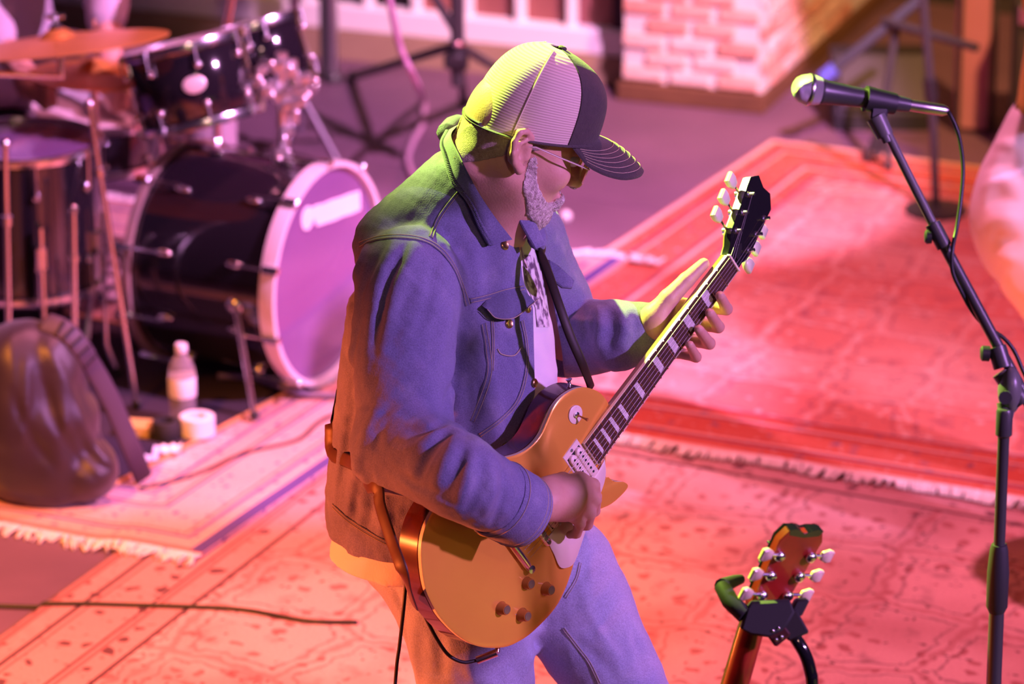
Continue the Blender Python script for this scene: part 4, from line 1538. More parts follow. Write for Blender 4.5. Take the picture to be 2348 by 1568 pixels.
# ---- denim
def denim_mat(name, c1, c2, fade):
    m = mat(name, c1, 0.85, sheen=0.15)
    nt = m.node_tree; N = nt.nodes; L = nt.links
    b = N['Principled BSDF']; b.inputs['Specular IOR Level'].default_value = .2
    tc = N.new('ShaderNodeTexCoord')
    n1 = N.new('ShaderNodeTexNoise'); n1.inputs['Scale'].default_value = 7; n1.inputs['Detail'].default_value = 5
    n2 = N.new('ShaderNodeTexNoise'); n2.inputs['Scale'].default_value = 420; n2.inputs['Detail'].default_value = 2
    L.new(tc.outputs['Object'], n1.inputs['Vector']); L.new(tc.outputs['Object'], n2.inputs['Vector'])
    r = N.new('ShaderNodeValToRGB'); r.color_ramp.elements[0].color = (*c1, 1); r.color_ramp.elements[1].color = (*c2, 1)
    r.color_ramp.elements[0].position = .35; r.color_ramp.elements[1].position = .68
    L.new(n1.outputs['Fac'], r.inputs['Fac'])
    n3 = N.new('ShaderNodeTexNoise'); n3.inputs['Scale'].default_value = 18; n3.inputs['Detail'].default_value = 4
    L.new(tc.outputs['Object'], n3.inputs['Vector'])
    pr = N.new('ShaderNodeMapRange'); pr.inputs[1].default_value = .55; pr.inputs[2].default_value = .75; pr.inputs[4].default_value = .45
    L.new(n3.outputs['Fac'], pr.inputs[0])                  # patches of washed-out dye
    mx = N.new('ShaderNodeMix'); mx.data_type = 'RGBA'
    L.new(pr.outputs[0], mx.inputs[0]); L.new(r.outputs['Color'], mx.inputs[6]); mx.inputs[7].default_value = (*fade, 1)
    hv = N.new('ShaderNodeHueSaturation'); L.new(mx.outputs[2], hv.inputs['Color'])
    ma = N.new('ShaderNodeMath'); ma.operation = 'MULTIPLY_ADD'; ma.inputs[1].default_value = .9; ma.inputs[2].default_value = .55
    L.new(n2.outputs['Fac'], ma.inputs[0]); L.new(ma.outputs[0], hv.inputs['Value'])
    L.new(hv.outputs[0], b.inputs['Base Color'])
    bp = N.new('ShaderNodeBump'); bp.inputs['Strength'].default_value = .35; bp.inputs['Distance'].default_value = .002
    L.new(n2.outputs['Fac'], bp.inputs['Height']); L.new(bp.outputs['Normal'], b.inputs['Normal'])
    return m


M['denim'] = denim_mat('jacket_denim', (0.135, 0.135, 0.26), (0.185, 0.18, 0.32), (0.29, 0.28, 0.42))
M['denim_dark'] = denim_mat('jacket_denim_seam', (0.095, 0.10, 0.19), (0.14, 0.14, 0.25), (0.28, 0.27, 0.40))
M['jeans'] = denim_mat('jeans_denim', (0.27, 0.30, 0.46), (0.36, 0.38, 0.54), (0.46, 0.48, 0.62))
M['tee'] = mat('white_tee', (0.72, 0.68, 0.70), 0.85, bump=(300, .15))

jb = Imp()                                               # jacket, before folds
jb.loft([(KY(1085, 492, YT), .085, .075, .085), (KY(1066, 560, YT), .175, .105, .13), (KY(1046, 680, YT), .205, .145, .175), (KY(1032, 850, YT), .205, .172, .187),
         (KY(1016, 1000, YT), .205, .185, .19), (KY(1000, 1120, YT), .200, .175, .190), (KY(990, 1200, YT), .192, .165, .180)], TR, TF, .03, 2.2)
jb.path([KY(1052, 440, 7.27), KY(925, 566, 7.22)], [.078, .088], .04)
jb.path([KY(1120, 455, 7.33), sh_l], [.06, .085], .04)
jb.path([sh_r, KY(922, 830, 7.04), el_r + V3(0.012, 0, 0)], [.092, .089, .080], .016)
jb.cap(el_r, el_r + V3(-.012, 0, -.02), .078, .072, .02)
fa_d = nrm(wr_r - fa_m)
jb.path([el_r, fa_m, wr_r - fa_d * .040], [.078, .072, .062], .02)
jb.path([sh_l, el_l, KY(1420, 770, 7.34), wr_l - (wr_l - el_l) * .03], [.085, .072, .062, .048], .03)

shirt = Imp()
shirt.loft([(KY(1100, 500, YT), .07, .055, .06), (KY(1075, 575, YT), .15, .095, .10), (KY(1050, 690, YT), .185, .140, .15), (KY(1042, 850, YT), .19, .178, .16),
            (KY(1030, 1000, YT), .195, .185, .17), (KY(1010, 1180, YT), .19, .16, .175), (KY(985, 1262, YT), .180, .145, .178)], TR, TF, .03, 2.1)
# chest opening between the plackets, as a window in the front half of the jacket
opening = [(1150, 430), (1172, 505), (1190, 560), (1199, 640), (1222, 705), (1227, 900), (1206, 985), (1180, 1015), (1240, 1010), (1296, 880), (1288, 800), (1268, 690), (1243, 600), (1221, 500), (1225, 430)]
OPN = np.array(opening, float)


def poly_sd(U, V, poly):
    """signed pixel distance to a polygon, negative inside"""
    n = len(poly); d = np.full(len(U), 1e9); ins = np.zeros(len(U), bool)
    for i in range(n):
        a, b = poly[i], poly[(i + 1) % n]
        ex, ey = b - a
        wx, wy = U - a[0], V - a[1]
        t = np.clip((wx * ex + wy * ey) / (ex * ex + ey * ey + 1e-9), 0, 1)
        d = np.minimum(d, np.hypot(wx - t * ex, wy - t * ey))
        c = ((a[1] > V) != (b[1] > V)) & (U < (b[0] - a[0]) * (V - a[1]) / (b[1] - a[1] + 1e-12) + a[0])
        ins ^= c
    return np.where(ins, -d, d)


STROKES = []                                             # (points Nx3, sigma, amplitude)


def stroke(fn, pts, sig, amp, d0=6.9, d1=7.9):
    P = []
    dens = smooth_path([np.array([u, v, 0.]) for u, v in pts], 5)
    for q in dens:
        d = cast(fn, q[0], q[1], d0, d1, 90)
        if d is not None:
            P.append(K(q[0], q[1], d))
    if len(P) > 1:
        STROKES.append((np.array(P), sig, amp))


def apply_strokes(P, F, strokes):
    blk = near_blocks(P)
    for pts, sig, amp in strokes:
        c = pts.mean(0); r = np.linalg.norm(pts - c, axis=1).max()
        m = blk(c, r + 3 * sig)
        m = m[np.abs(F[m]) < .03]
        if len(m) == 0:
            continue
        Q = P[m]
        best = np.full(len(m), 1e9); tt = np.zeros(len(m))
        for i in range(len(pts) - 1):
            a, b = pts[i], pts[i + 1]
            ab = b - a; t = np.clip((Q - a) @ ab / (ab @ ab + 1e-12), 0, 1)
            d2 = ((Q - a - t[:, None] * ab) ** 2).sum(1)
            tt = np.where(d2 < best, (i + t) / (len(pts) - 1), tt)
            best = np.minimum(best, d2)
        taper = np.sin(np.pi * np.clip(tt, .02, .98)) ** .6
        F[m] -= amp * taper * np.exp(-best / (sig * sig))
    return F


# (polyline in the picture, width, height) of the jacket's folds
for pts, sg, am in [
    ([(905, 560), (868, 640), (850, 760), (838, 880)], .012, .008), ([(960, 550), (905, 680), (872, 830)], .012, .007),
    ([(880, 560), (840, 640), (815, 720)], .008, -.006), ([(935, 555), (890, 650), (858, 790)], .009, -.006),
    ([(845, 545), (815, 640), (800, 760)], .010, .006), ([(830, 700), (808, 820), (800, 940)], .010, -.006),
    ([(1000, 575), (985, 680), (950, 780)], .011, -.004), ([(1040, 640), (1030, 720), (1000, 820)], .012, .004),
    ([(1055, 740), (1045, 860), (1015, 950)], .010, -.008),
    ([(1030, 955), (985, 985), (930, 985)], .010, -.010), ([(1012, 975), (965, 1020), (925, 1030)], .010, .007),
    ([(1030, 985), (985, 1040), (960, 1100)], .009, -.009), ([(1045, 1000), (1018, 1060), (990, 1125)], .009, .007),
    ([(1065, 1020), (1045, 1080), (1015, 1145)], .008, -.008), ([(1085, 1040), (1072, 1100), (1045, 1160)], .009, .007),
    ([(1108, 1058), (1098, 1115), (1070, 1175)], .008, -.008), ([(1130, 1070), (1128, 1130), (1105, 1190)], .009, .006),
    ([(1155, 1080), (1152, 1140), (1130, 1205)], .007, -.006),
    ([(870, 930), (840, 990), (832, 1040)], .012, .006), ([(900, 930), (870, 985), (862, 1040)], .010, -.006), ([(905, 945), (878, 965), (862, 1000)], .008, .006),
    ([(900, 1080), (960, 1130), (1040, 1165)], .010, .005), ([(880, 1060), (940, 1105), (1010, 1130)], .009, -.005),
    ([(1090, 860), (1095, 930), (1070, 1000)], .010, -.007), ([(1120, 870), (1140, 930), (1120, 990)], .011, .006),
    ([(1215, 790), (1205, 900), (1160, 970), (1090, 1010)], .010, .007), ([(1205, 870), (1180, 945), (1120, 1000)], .008, -.007),
    ([(1150, 880), (1165, 930), (1140, 970)], .009, -.005), ([(1060, 870), (1055, 930), (1040, 960)], .010, .005),
    ([(810, 900), (800, 1000), (788, 1090)], .010, -.007), ([(835, 1000), (815, 1090), (800, 1180)], .010, .008),
    ([(790, 960), (778, 1060), (770, 1150)], .009, .006), ([(850, 1090), (850, 1160), (835, 1220)], .009, -.008),
    ([(880, 1130), (885, 1190), (870, 1240)], .009, .007), ([(815, 1130), (810, 1180), (790, 1210)], .008, -.006),
    ([(1290, 740), (1330, 735), (1360, 742)], .009, .006), ([(1330, 690), (1340, 740), (1335, 790)], .008, -.007), ([(1365, 700), (1375, 745), (1365, 800)], .009, .007),
    ([(1395, 705), (1402, 755), (1392, 805)], .008, -.007), ([(1425, 715), (1432, 760), (1422, 810)], .009, .006), ([(1455, 720), (1460, 762), (1452, 805)], .007, -.006),
    ([(1080, 560), (1095, 640), (1100, 690)], .010, .003), ([(1010, 470), (970, 520), (920, 540)], .012, .003),
]:
    stroke(jb, pts, sg, am * 1.35)
jk_strokes = list(STROKES)
hem_z = KY(985, 1205, YT)[2]


def jacket_f(P):
    F = np.minimum(jb(P), np.maximum(shirt(P) - .010, hem_z - P[:, 2]))
    m = np.nonzero(np.abs(F) < .012)[0]
    F[m] -= .0028 * noise3(P[m], 60, 11) + .0013 * noise3(P[m], 170, 12)
    F = apply_strokes(P, F, jk_strokes)
    # opening
    q = P - CAM; d = q @ AF
    U = 1174 + FPX * (q @ AX) / d; V = 784 - FPX * (q @ AU) / d
    front = (P - KY(1040, 800, YT))
    fr_ = front[:, 0] * TF[0] + front[:, 1] * TF[1]
    m = np.nonzero((fr_ > .02) & (P[:, 1] < 7.42) & (np.abs(F) < .08))[0]
    cut = np.full(len(P), -1.0)
    if len(m):
        cut[m] = -poly_sd(U[m], V[m], OPN) / 1310.0
    F = np.maximum(F, np.where(cut > -1, cut, -1))
    # neck hole
    nk = np.linalg.norm(np.cross(P - neck_b, nrm(HD(-.02, 0, -.05) - neck_b)), axis=1)
    up = (P - neck_b) @ nrm(HD(-.02, 0, -.05) - neck_b)
    F = np.maximum(F, np.where((up > -.01) & (up < .2), .072 - nk, -1))
    return F


jlo = np.array([KY(730, 800, 7.1)[0], 6.66, hem_z - .03]); jhi = np.array([KY(1560, 800, 7.3)[0], 7.62, KY(1000, 290, 7.3)[2] + .03])
jv, jq = polygonize(jacket_f, jlo, jhi, .0040)
jv = relax(jv, jq, 1, .3)
jkt = mk_np('denim_jacket', jv, jq, M['denim'], man, label='faded blue denim jacket worn open')


def shirt_f(P):
    F = shirt(P)
    m = np.nonzero(np.abs(F) < .012)[0]
    F[m] -= .003 * noise3(P[m], 38, 21) + .001 * noise3(P[m], 120, 22)
    return F


sv_, sq_ = polygonize(shirt_f, np.array([KY(740, 800, 7.1)[0], 6.95, KY(985, 1300, YT)[2] - .05]), np.array([KY(1340, 800, 7.3)[0], 7.60, KY(1100, 480, YT)[2] + .05]), .005)
tee = mk_np('t_shirt', relax(sv_, sq_, 1, .4), sq_, M['tee'], man, label='white printed t-shirt under the jacket')


# cloth details laid on a finished cloth mesh
class Surf:
    """ray casts on a finished mesh"""
    def __init__(s, v, q):
        s.t = BVHTree.FromPolygons([tuple(p) for p in v], [tuple(int(i) for i in f) for f in q])


def on(sf, u, v, lift=0.0, d0=6.8, d1=7.9):
    r = nrm(AF + (u - 1174.0) / FPX * AX - (v - 784.0) / FPX * AU)
    h = sf.t.ray_cast(Vector(CAM), Vector(r))
    if h[0] is None:
        return None
    p = np.array(h[0])
    return p + gnorm(sf, p) * lift if lift else p


def gnorm(sf, p, rad=.008):
    n = np.zeros(3)
    for h in sf.t.find_nearest_range(Vector(p), rad):
        n += np.array(h[1])
    return nrm(n) if np.linalg.norm(n) > 1e-6 else -AF


JS = Surf(jv, jq)
BD = Surf(bv, bq)
BRD = Surf(beard_v, beard_q)
SS = Surf(sv_, sq_)


def lay(fn, pts, sub=6, lift=0.0):
    out = []
    for q in smooth_path([np.array([u, v, 0.]) for u, v in pts], sub):
        p = on(fn, q[0], q[1], lift)
        if p is not None:
            if out and np.linalg.norm(p - out[-1]) > .05:
                continue
            out.append(p)
    return out


def ribbon(fn, pts, halfw, thick, sub=6, lift=.0):
    """flat strip of cloth following the surface along a picture polyline"""
    P = lay(fn, pts, sub)
    vs, fs = [], []
    n = len(P)
    if n < 3:
        return vs, fs, P
    for i, p in enumerate(P):
        t = nrm(P[min(i + 1, n - 1)] - P[max(i - 1, 0)]); g = gnorm(fn, p); s = nrm(np.cross(t, g))
        for a, h in ((-1, -.002), (-1, thick), (1, thick), (1, -.002)):
            vs.append(p + s * a * halfw + g * (h + lift))
    for i in range(n - 1):
        for k in range(4):
            fs.append((i * 4 + k, i * 4 + (k + 1) % 4, i * 4 + 4 + (k + 1) % 4, i * 4 + 4 + k))
    fs.append((3, 2, 1, 0)); fs.append(tuple(range((n - 1) * 4, n * 4)))
    return vs, fs, P


M['thread'] = mat('jacket_thread', (0.40, 0.33, 0.26), 0.8)


def seam(pts, halfw=.006, thick=.0016, stitch=True, m='denim_dark', fn=None, par=None):
    fn = fn or JS; par = par or jkt
    v, f, P = ribbon(fn, pts, halfw, thick)
    if len(P) < 3:
        print('SEAM MISS', pts); return None
    o = mk('seam', (v, f), M[m], par, angle=60)
    if stitch:
        n = len(P)
        for a in (-.62, .62):
            line = []
            for i, p in enumerate(P):
                t = nrm(P[min(i + 1, n - 1)] - P[max(i - 1, 0)]); g = gnorm(fn, p); s = nrm(np.cross(t, g))
                line.append(p + s * a * halfw + g * (thick + .0004))
            mk('stitching', tube(line, .0007, 4), M['thread'], par, angle=180)
    return o


seam([(826, 560), (870, 546), (925, 543), (975, 552), (1012, 575), (1040, 612), (1058, 655), (1072, 700)])
seam([(1052, 440), (1020, 480), (1000, 512), (988, 545)], .004)
seam([(1078, 690), (1120, 680), (1160, 668), (1200, 660)], .005)
seam([(1108, 742), (1118, 800), (1122, 850), (1108, 905), (1082, 965)], .006)
seam([(1196, 735), (1206, 790), (1206, 850), (1188, 915), (1150, 960), (1090, 1005)], .004)
seam([(1128, 735), (1130, 790), (1128, 850)], .003, .0012)
seam([(812, 640), (805, 760), (790, 900), (778, 1040), (766, 1160)], .004)
seam([(1200, 590), (1207, 650), (1219, 712)], .004)
seam([(764, 1160), (800, 1192), (850, 1225), (900, 1250)], .005)
# right cuff: a turned band of doubled denim, open at the wrist
cf = wr_r - fa_d * .062
mk('cuff', lathe([(.0655, 0), (.0675, .004), (.0660, .060), (.0630, .078), (.0610, .078), (.0580, .060), (.0580, .0)], cf, fa_d, 40, True), M['denim'], jkt, angle=60)
for h in (.010, .062, .072):
    mk('stitching', tube([cf + fa_d * h + (.0682 if h < .05 else .0657 if h < .07 else .0644) * (frame(fa_d)[0] * math.cos(a) + frame(fa_d)[1] * math.sin(a)) for a in np.linspace(0, 2 * math.pi, 41)], .0008, 4, False), M['thread'], jkt, angle=180)
# chest pocket flap, gaping open over its brass button
flap_top = lay(JS, [(1103, 700), (1120, 684), (1150, 672), (1185, 664), (1212, 676)], 6, .002)
flap_bot_px = [(1106, 708), (1122, 726), (1148, 734), (1178, 722), (1216, 690)]
fb_ = lay(JS, flap_bot_px, 6, .016)
n_ = min(len(flap_top), len(fb_))
vs, fs = [], []
for i in range(n_):
    a, b = flap_top[i], fb_[i]
    for k in range(5):
        t = k / 4
        vs.append(a * (1 - t) + b * t + (-AF) * .006 * math.sin(math.pi * t))
for i in range(n_ - 1):
    for k in range(4):
        fs.append((i * 5 + k, i * 5 + k + 1, i * 5 + 6 + k, i * 5 + 5 + k))
k0 = len(vs)
vs += [q + AF * .003 for q in vs]
fs += [tuple(k0 + i for i in reversed(f)) for f in fs]
flap = mk('pocket_flap', (vs, fs), M['denim_dark'], jkt, angle=60)
mk('flap_stitching', tube([q - AF * .003 for q in fb_], .0010, 5), M['thread'], jkt, angle=180)
mk('pocket_edge', tube(lay(JS, [(1140, 800), (1150, 812), (1178, 815), (1195, 796)], 5, .001), .0012, 5), M['thread'], jkt, angle=180)
M['brass'] = mat('brass_button', (0.45, 0.30, 0.12), 0.3, 1.0)
for (u, v, r) in ((1166, 742, .0085), (1156, 563, .0085), (1160, 1026, .0095), (1209, 708, .0075), (1224, 878, .008), (1120, 1170, .0)):
    p = on(JS, u, v)
    if p is not None and r > 0:
        g = gnorm(JS, p)
        mk('button', lathe([(r, 0), (r, .003), (r * .8, .0045), (r * .45, .0035), (0, .0035)], p, g, 16), M['brass'], jkt)

# collar: a thick turned-down strip round the neck with a ridged edge
lowc = [(1113, 566), (1092, 522), (1066, 468), (1040, 412), (1018, 362), (1010, 330), (1022, 302)]
higc = [(1168, 541), (1138, 492), (1106, 440), (1080, 396), (1060, 356), (1047, 318), (1050, 286)]
L1, L2 = [], []


def nearest_on(u, v, lift):
    c = [q for q in (on(JS, u, v, lift), on(BD, u, v, lift)) if q is not None]
    return min(c, key=lambda q: (q - CAM) @ AF) if c else None


_last = None
for (a, b) in zip(lowc, higc):
    p, q = nearest_on(a[0], a[1], .007), nearest_on(b[0], b[1], .012)
    p = p if p is not None else K(a[0], a[1], _last[0])
    q = q if q is not None else K(b[0], b[1], _last[1])
    _last = ((p - CAM) @ AF + .03, (q - CAM) @ AF + .03)
    L1.append(p); L2.append(q)
L1 = smooth_path(L1, 8); L2 = smooth_path(L2, 8)
vs, fs = [], []
nc = 7
for a, b in zip(L1, L2):
    for k in range(nc):
        t = k / (nc - 1)
        vs.append(a * (1 - t) + b * t - AF * (.010 * math.sin(math.pi * (.15 + .85 * t))))
m_ = len(L1)
for i in range(m_ - 1):
    for k in range(nc - 1):
        fs.append((i * nc + k, i * nc + k + 1, (i + 1) * nc + k + 1, (i + 1) * nc + k))
k0 = len(vs)
vs += [q + AF * .010 for q in vs]
fs += [tuple(k0 + i for i in reversed(f)) for f in fs]
rim = list(range(nc)) + [i * nc + nc - 1 for i in range(1, m_)] + [(m_ - 1) * nc + k for k in range(nc - 2, -1, -1)] + [i * nc for i in range(m_ - 2, 0, -1)]
for a, b in zip(rim, rim[1:] + rim[:1]):
    fs.append((a, b, k0 + b, k0 + a))
col_ = mk('collar', (vs, fs), M['denim'], jkt, angle=60)
edge = [a * .90 + b * .10 - AF * .0065 for a, b in zip(L1, L2)]
mk('collar_seam', tube(edge, .0035, 6), M['denim_dark'], jkt, angle=180)
for i in range(0, len(edge) - 1, 1):
    for q in (.0, .5):
        a = edge[i] * (1 - q) + edge[i + 1] * q; b = L1[i] * .72 + L2[i] * .28 - AF * .0095
        b2 = L1[i + 1] * .72 + L2[i + 1] * .28 - AF * .0095
        mk('collar_ridge', tube([a - AF * .002, b * (1 - q) + b2 * q], .0016, 4), M['denim_dark'], jkt, angle=180)
# collar continues behind the neck to the far lapel
farc = smooth_path([K(1022, 306, 7.74), K(1052, 286, 7.80), K(1100, 340, 7.84), K(1170, 430, 7.80), K(1206, 478, 7.72), K(1232, 545, 7.62), K(1222, 566, 7.60)], 6)
mk('collar_back', tube(farc, [.018] * (len(farc) - 4) + [.016, .013, .009, .004], 8, True, (V3(0, 0, 1), 1.0)), M['denim'], jkt, angle=180)
def plate(name, px, d, tilt, th, m):
    """stiff piece of cloth: a polygon of picture points on a tilted plane, with thickness"""
    nrm_ = nrm(-AF + tilt)
    c = np.mean([K(u, v, d) for u, v in px], 0)
    pts = [PLN(u, v, c, nrm_) for u, v in px]
    ex = nrm(np.cross(V3(0, 0, 1), nrm_)); ey = np.cross(nrm_, ex)
    return mk(name, prism([((q - c) @ ex, (q - c) @ ey) for q in pts], c, ex, ey, nrm_, -th, th, th * .5), M[m], jkt, angle=40)


plate('lapel', [(1178, 486), (1205, 484), (1228, 512), (1250, 562), (1226, 572), (1204, 534)], 7.575, AX * .5, .004, 'denim')
plate('far_pocket_flap', [(1256, 596), (1280, 610), (1316, 644), (1310, 662), (1288, 660), (1262, 640)], 7.60, AX * .6 + AU * .3, .004, 'denim_dark')
# shirt print and necklace
M['print'] = mat('shirt_print', (0.10, 0.05, 0.12), 0.9, noise=(60, (0.5, 0.42, 0.5), .25))
gu, gv_ = 12, 22
pv_, pf_ = [], []
for j in range(gv_ + 1):
    for i in range(gu + 1):
        v = 585 + 165 * j / gv_
        u0 = np.interp(v, [585, 640, 705, 750], [1197, 1202, 1226, 1230]); u1 = np.interp(v, [585, 640, 705, 750], [1222, 1236, 1254, 1258])
        p = on(SS, u0 + (u1 - u0) * i / gu, v, .0016)
        pv_.append(p if p is not None else pv_[-1])
for j in range(gv_):
    for i in range(gu):
        pf_.append((j * (gu + 1) + i, (j + 1) * (gu + 1) + i, (j + 1) * (gu + 1) + i + 1, j * (gu + 1) + i + 1))
M['print'] = mat('shirt_print', (0.13, 0.08, 0.14), 0.9, noise=(55, (0.72, 0.68, 0.70), .07, 6))
mk('shirt_print', (pv_, pf_), M['print'], tee, angle=180)
ch = [q for q in (on(SS, u, v, .004, 7.0, 7.8) for u, v in ((1180, 530), (1190, 565), (1198, 595), (1205, 615))) if q is not None]
if len(ch) > 2:
    mk('necklace', tube(smooth_path(ch, 5), .0016, 6), M['gold_wire'], man)

# ---- jeans
jn = Imp()
jn.loft([(KY(1010, 1190, YT), .165, .13, .155), (KY(1040, 1290, YT), .175, .135, .150), (KY(1100, 1400, YT), .16, .125, .12)], TR, TF, .03, 2.2)
jn.path([hip_r + V3(-.0, 0, 0), KY(1092, 1568, 7.16), kn_r, an_r], [.120, .106, .088, .070], .03)
jn.path([hip_l, KY(1418, 1568, 7.22), kn_l, an_l], [.118, .086, .080, .068], .03)
STROKES = []
for pts, sg, am in [
    ([(1385, 1230), (1350, 1300), (1300, 1350)], .012, -.008), ([(1420, 1290), (1380, 1360), (1320, 1410)], .012, .007),
    ([(1440, 1340), (1390, 1420), (1310, 1450)], .012, -.006), ([(1330, 1330), (1360, 1420), (1420, 1520)], .010, .006),
    ([(1000, 1420), (1010, 1500), (1005, 1568)], .012, -.009), ([(960, 1400), (950, 1480), (960, 1568)], .011, .007),
    ([(1060, 1500), (1080, 1540), (1090, 1568)], .012, .006), ([(1180, 1500), (1150, 1540), (1140, 1568)], .012, -.006),
    ([(900, 1340), (925, 1420), (935, 1500)], .009, -.007), ([(1440, 1420), (1470, 1500), (1480, 1560)], .010, -.005),
    ([(1300, 1450), (1360, 1500), (1420, 1568)], .010, -.005), ([(1240, 1470), (1210, 1520), (1200, 1568)], .010, .006)]:
    stroke(jn, pts, sg, am, 6.9, 8.1)
jn_strokes = list(STROKES)


def jeans_f(P):
    F = jn(P)
    m = np.nonzero(np.abs(F) < .012)[0]
    F[m] -= .003 * noise3(P[m], 45, 31) + .001 * noise3(P[m], 150, 32)
    return apply_strokes(P, F, jn_strokes)


gv, gq = polygonize(jeans_f, np.minimum(an_r, an_l) - V3(.28, .30, .03), np.array([an_l[0] + .16, 7.55, KY(1010, 1180, YT)[2] + .05]), .0055)
jeans = mk_np('jeans', relax(gv, gq, 1, .35), gq, M['jeans'], man, label='light blue jeans')
GS = Surf(gv, gq)
seam([(1292, 1440), (1322, 1480), (1352, 1520), (1375, 1566)], .003, .0012, True, 'jeans', GS, jeans)
seam([(1296, 1370), (1320, 1330), (1330, 1290)], .003, .0012, True, 'jeans', GS, jeans)
# shoes
M['shoe'] = mat('brown_shoe', (0.06, 0.035, 0.025), 0.5)
for an, dr in ((an_r, nrm(V3(.8, -.6, 0))), (an_l, nrm(V3(.95, -.3, 0)))):
    sh_ = Imp()
    sh_.cap(an - V3(0, 0, .045) - dr * .03, an - V3(0, 0, .055) + dr * .16, .045, .038, .02)
    sh_.cap(an + V3(0, 0, .02), an - V3(0, 0, .04), .045, .045, .02)
    gz_ = GZ(an[0], an[1]) - .001
    fz = lambda P: np.maximum(sh_(P), gz_ - P[:, 2])
    v_, q_ = polygonize(fz, np.array([an[0] - .2, an[1] - .25, -.02]), np.array([an[0] + .28, an[1] + .2, .22]), .007)
    mk_np('shoe', v_, q_, M['shoe'], man)

# ---- strap, jack plug and cord belong with the guitar
def off_cloth(path, lift, keep=()):
    """push a strap's points out of the jacket until it lies on the cloth"""
    out = []
    for i, p in enumerate(path):
        p = np.asarray(p, float)
        if i not in keep:
            for sf in (JS, BD, BRD):
                for _ in range(2):
                    h = sf.t.find_nearest(Vector(p), .12)
                    if h[0] is None:
                        break
                    q = np.array(h[0]); n = gnorm(sf, q, .012)
                    dd = float((p - q) @ n)
                    if dd < lift:
                        p = p + n * (lift - dd)
        out.append(p)
    return out


def back_pt(z, az):
    """point just outside the jacket at height z; az is the mix of left (-) and right (+) with straight back"""
    c = KY(1040, 800, YT); c = V3(c[0] - .02, c[1] + .02, z)
    dr = nrm(-TF + TR * az)
    h = SS.t.ray_cast(Vector(c + dr * .5), Vector(-dr))
    return (np.array(h[0]) if h[0] is not None else c + dr * .2) + dr * .016


front_s = [GK(1356, 889, TOP - .030), K(1338, 840, 7.555), K(1308, 772, 7.53), K(1284, 705, 7.53), K(1262, 640, 7.55), K(1243, 585, 7.58), K(1238, 545, 7.66)]
top_s = [V3(*(neck_b * (1 - t) + sh_l * t)[:2], 0) for t in (.78,)]
tops_ = []
for q in top_s:
    h = JS.t.ray_cast(Vector((q[0] + .01, q[1], 2.2)), Vector((0, 0, -1)))
    tops_.append(np.array(h[0]) + V3(0, 0, .008) if h[0] is not None else sh_l + V3(0, 0, .1))
zt_ = tops_[0][2]
back_s = [back_pt(zt_ - .08, -.85), back_pt(zt_ - .18, -.5), back_pt(zt_ - .28, .0), back_pt(zt_ - .37, .6)]
spath = smooth_path(front_s + tops_ + back_s[:1], 5)
mk('strap', tube(off_cloth(spath, .0045, (0, 1, 2)), .0085, 8, True, (nrm(-AF * .8 + AX * .3), .35)), M['strap'], gtr, angle=180)
bpath = off_cloth(smooth_path(back_s + [back_pt(zt_ - .42, 1.1)], 6), .0012)
mk('strap_back', tube(bpath, .016, 8, True, (nrm(-TF + TR * .6), .10)), M['strap'], gtr, angle=180)
st2 = smooth_path([back_pt(zt_ - .42, 1.1), back_pt(zt_ - .46, 1.7), K(858, 1090, 7.43), K(872, 1160, 7.38), K(898, 1240, 7.34), K(925, 1315, 7.31), GK(950, 1388, TOP - .032)], 6)
mk('strap_tail', tube(off_cloth(st2, .003, (len(st2) - 1, len(st2) - 2)), .013, 8, True, (nrm(-AF * .75 - AX * .6), .2)), mat('strap_tan', (0.10, 0.035, 0.018), 0.5, noise=(30, (.06, .025, .012), .3)), gtr, angle=180)

# ================================================================== MICROPHONE, STAND, CABLES
mp_ = K(2302, 985, 7.0)                                  # top of the upright
ms = thing('microphone_stand', V3(mp_[0], mp_[1], 0), 'black boom microphone stand in front of the red rug', 'microphone stand')
xb, yb = mp_[0], mp_[1]
fl_z = GZ(xb, yb) - .0005
mk('base', lathe([(0.0, fl_z), (.128, fl_z), (.130, fl_z + .006), (.118, fl_z + .020), (.03, fl_z + .032), (.02, fl_z + .05), (0, fl_z + .05)], (xb, yb, 0), (0, 0, 1), 36), M['black_metal'], ms)
z1 = KY(2280, 1390, yb)[2]; z2 = KY(2284, 1248, yb)[2]; zt = KY(2302, 985, yb)[2]
mk('lower_pole', tube([(xb, yb, fl_z + .03), (xb, yb, z1)], .0125, 14), M['black_metal'], ms)
mk('height_clutch', lathe([(.013, z1 - .01), (.0175, z1), (.0180, z1 + .06), (.0150, z2 - .01), (.0125, z2), (.010, z2)], (xb, yb, 0), (0, 0, 1), 18), M['rubber'], ms)
mk('upper_pole', tube([(xb, yb, z2 - .02), (xb, yb, zt)], .0095, 14), M['black_metal'], ms)
mk('collar', lathe([(.0095, zt - .012), (.0135, zt - .008), (.0135, zt + .032), (.011, zt + .036), (0, zt + .036)], (xb, yb, 0), (0, 0, 1), 16), M['black_metal'], ms)


def KM(u, v, dd=0.0):
    return K(u, v, 7.0 + dd)


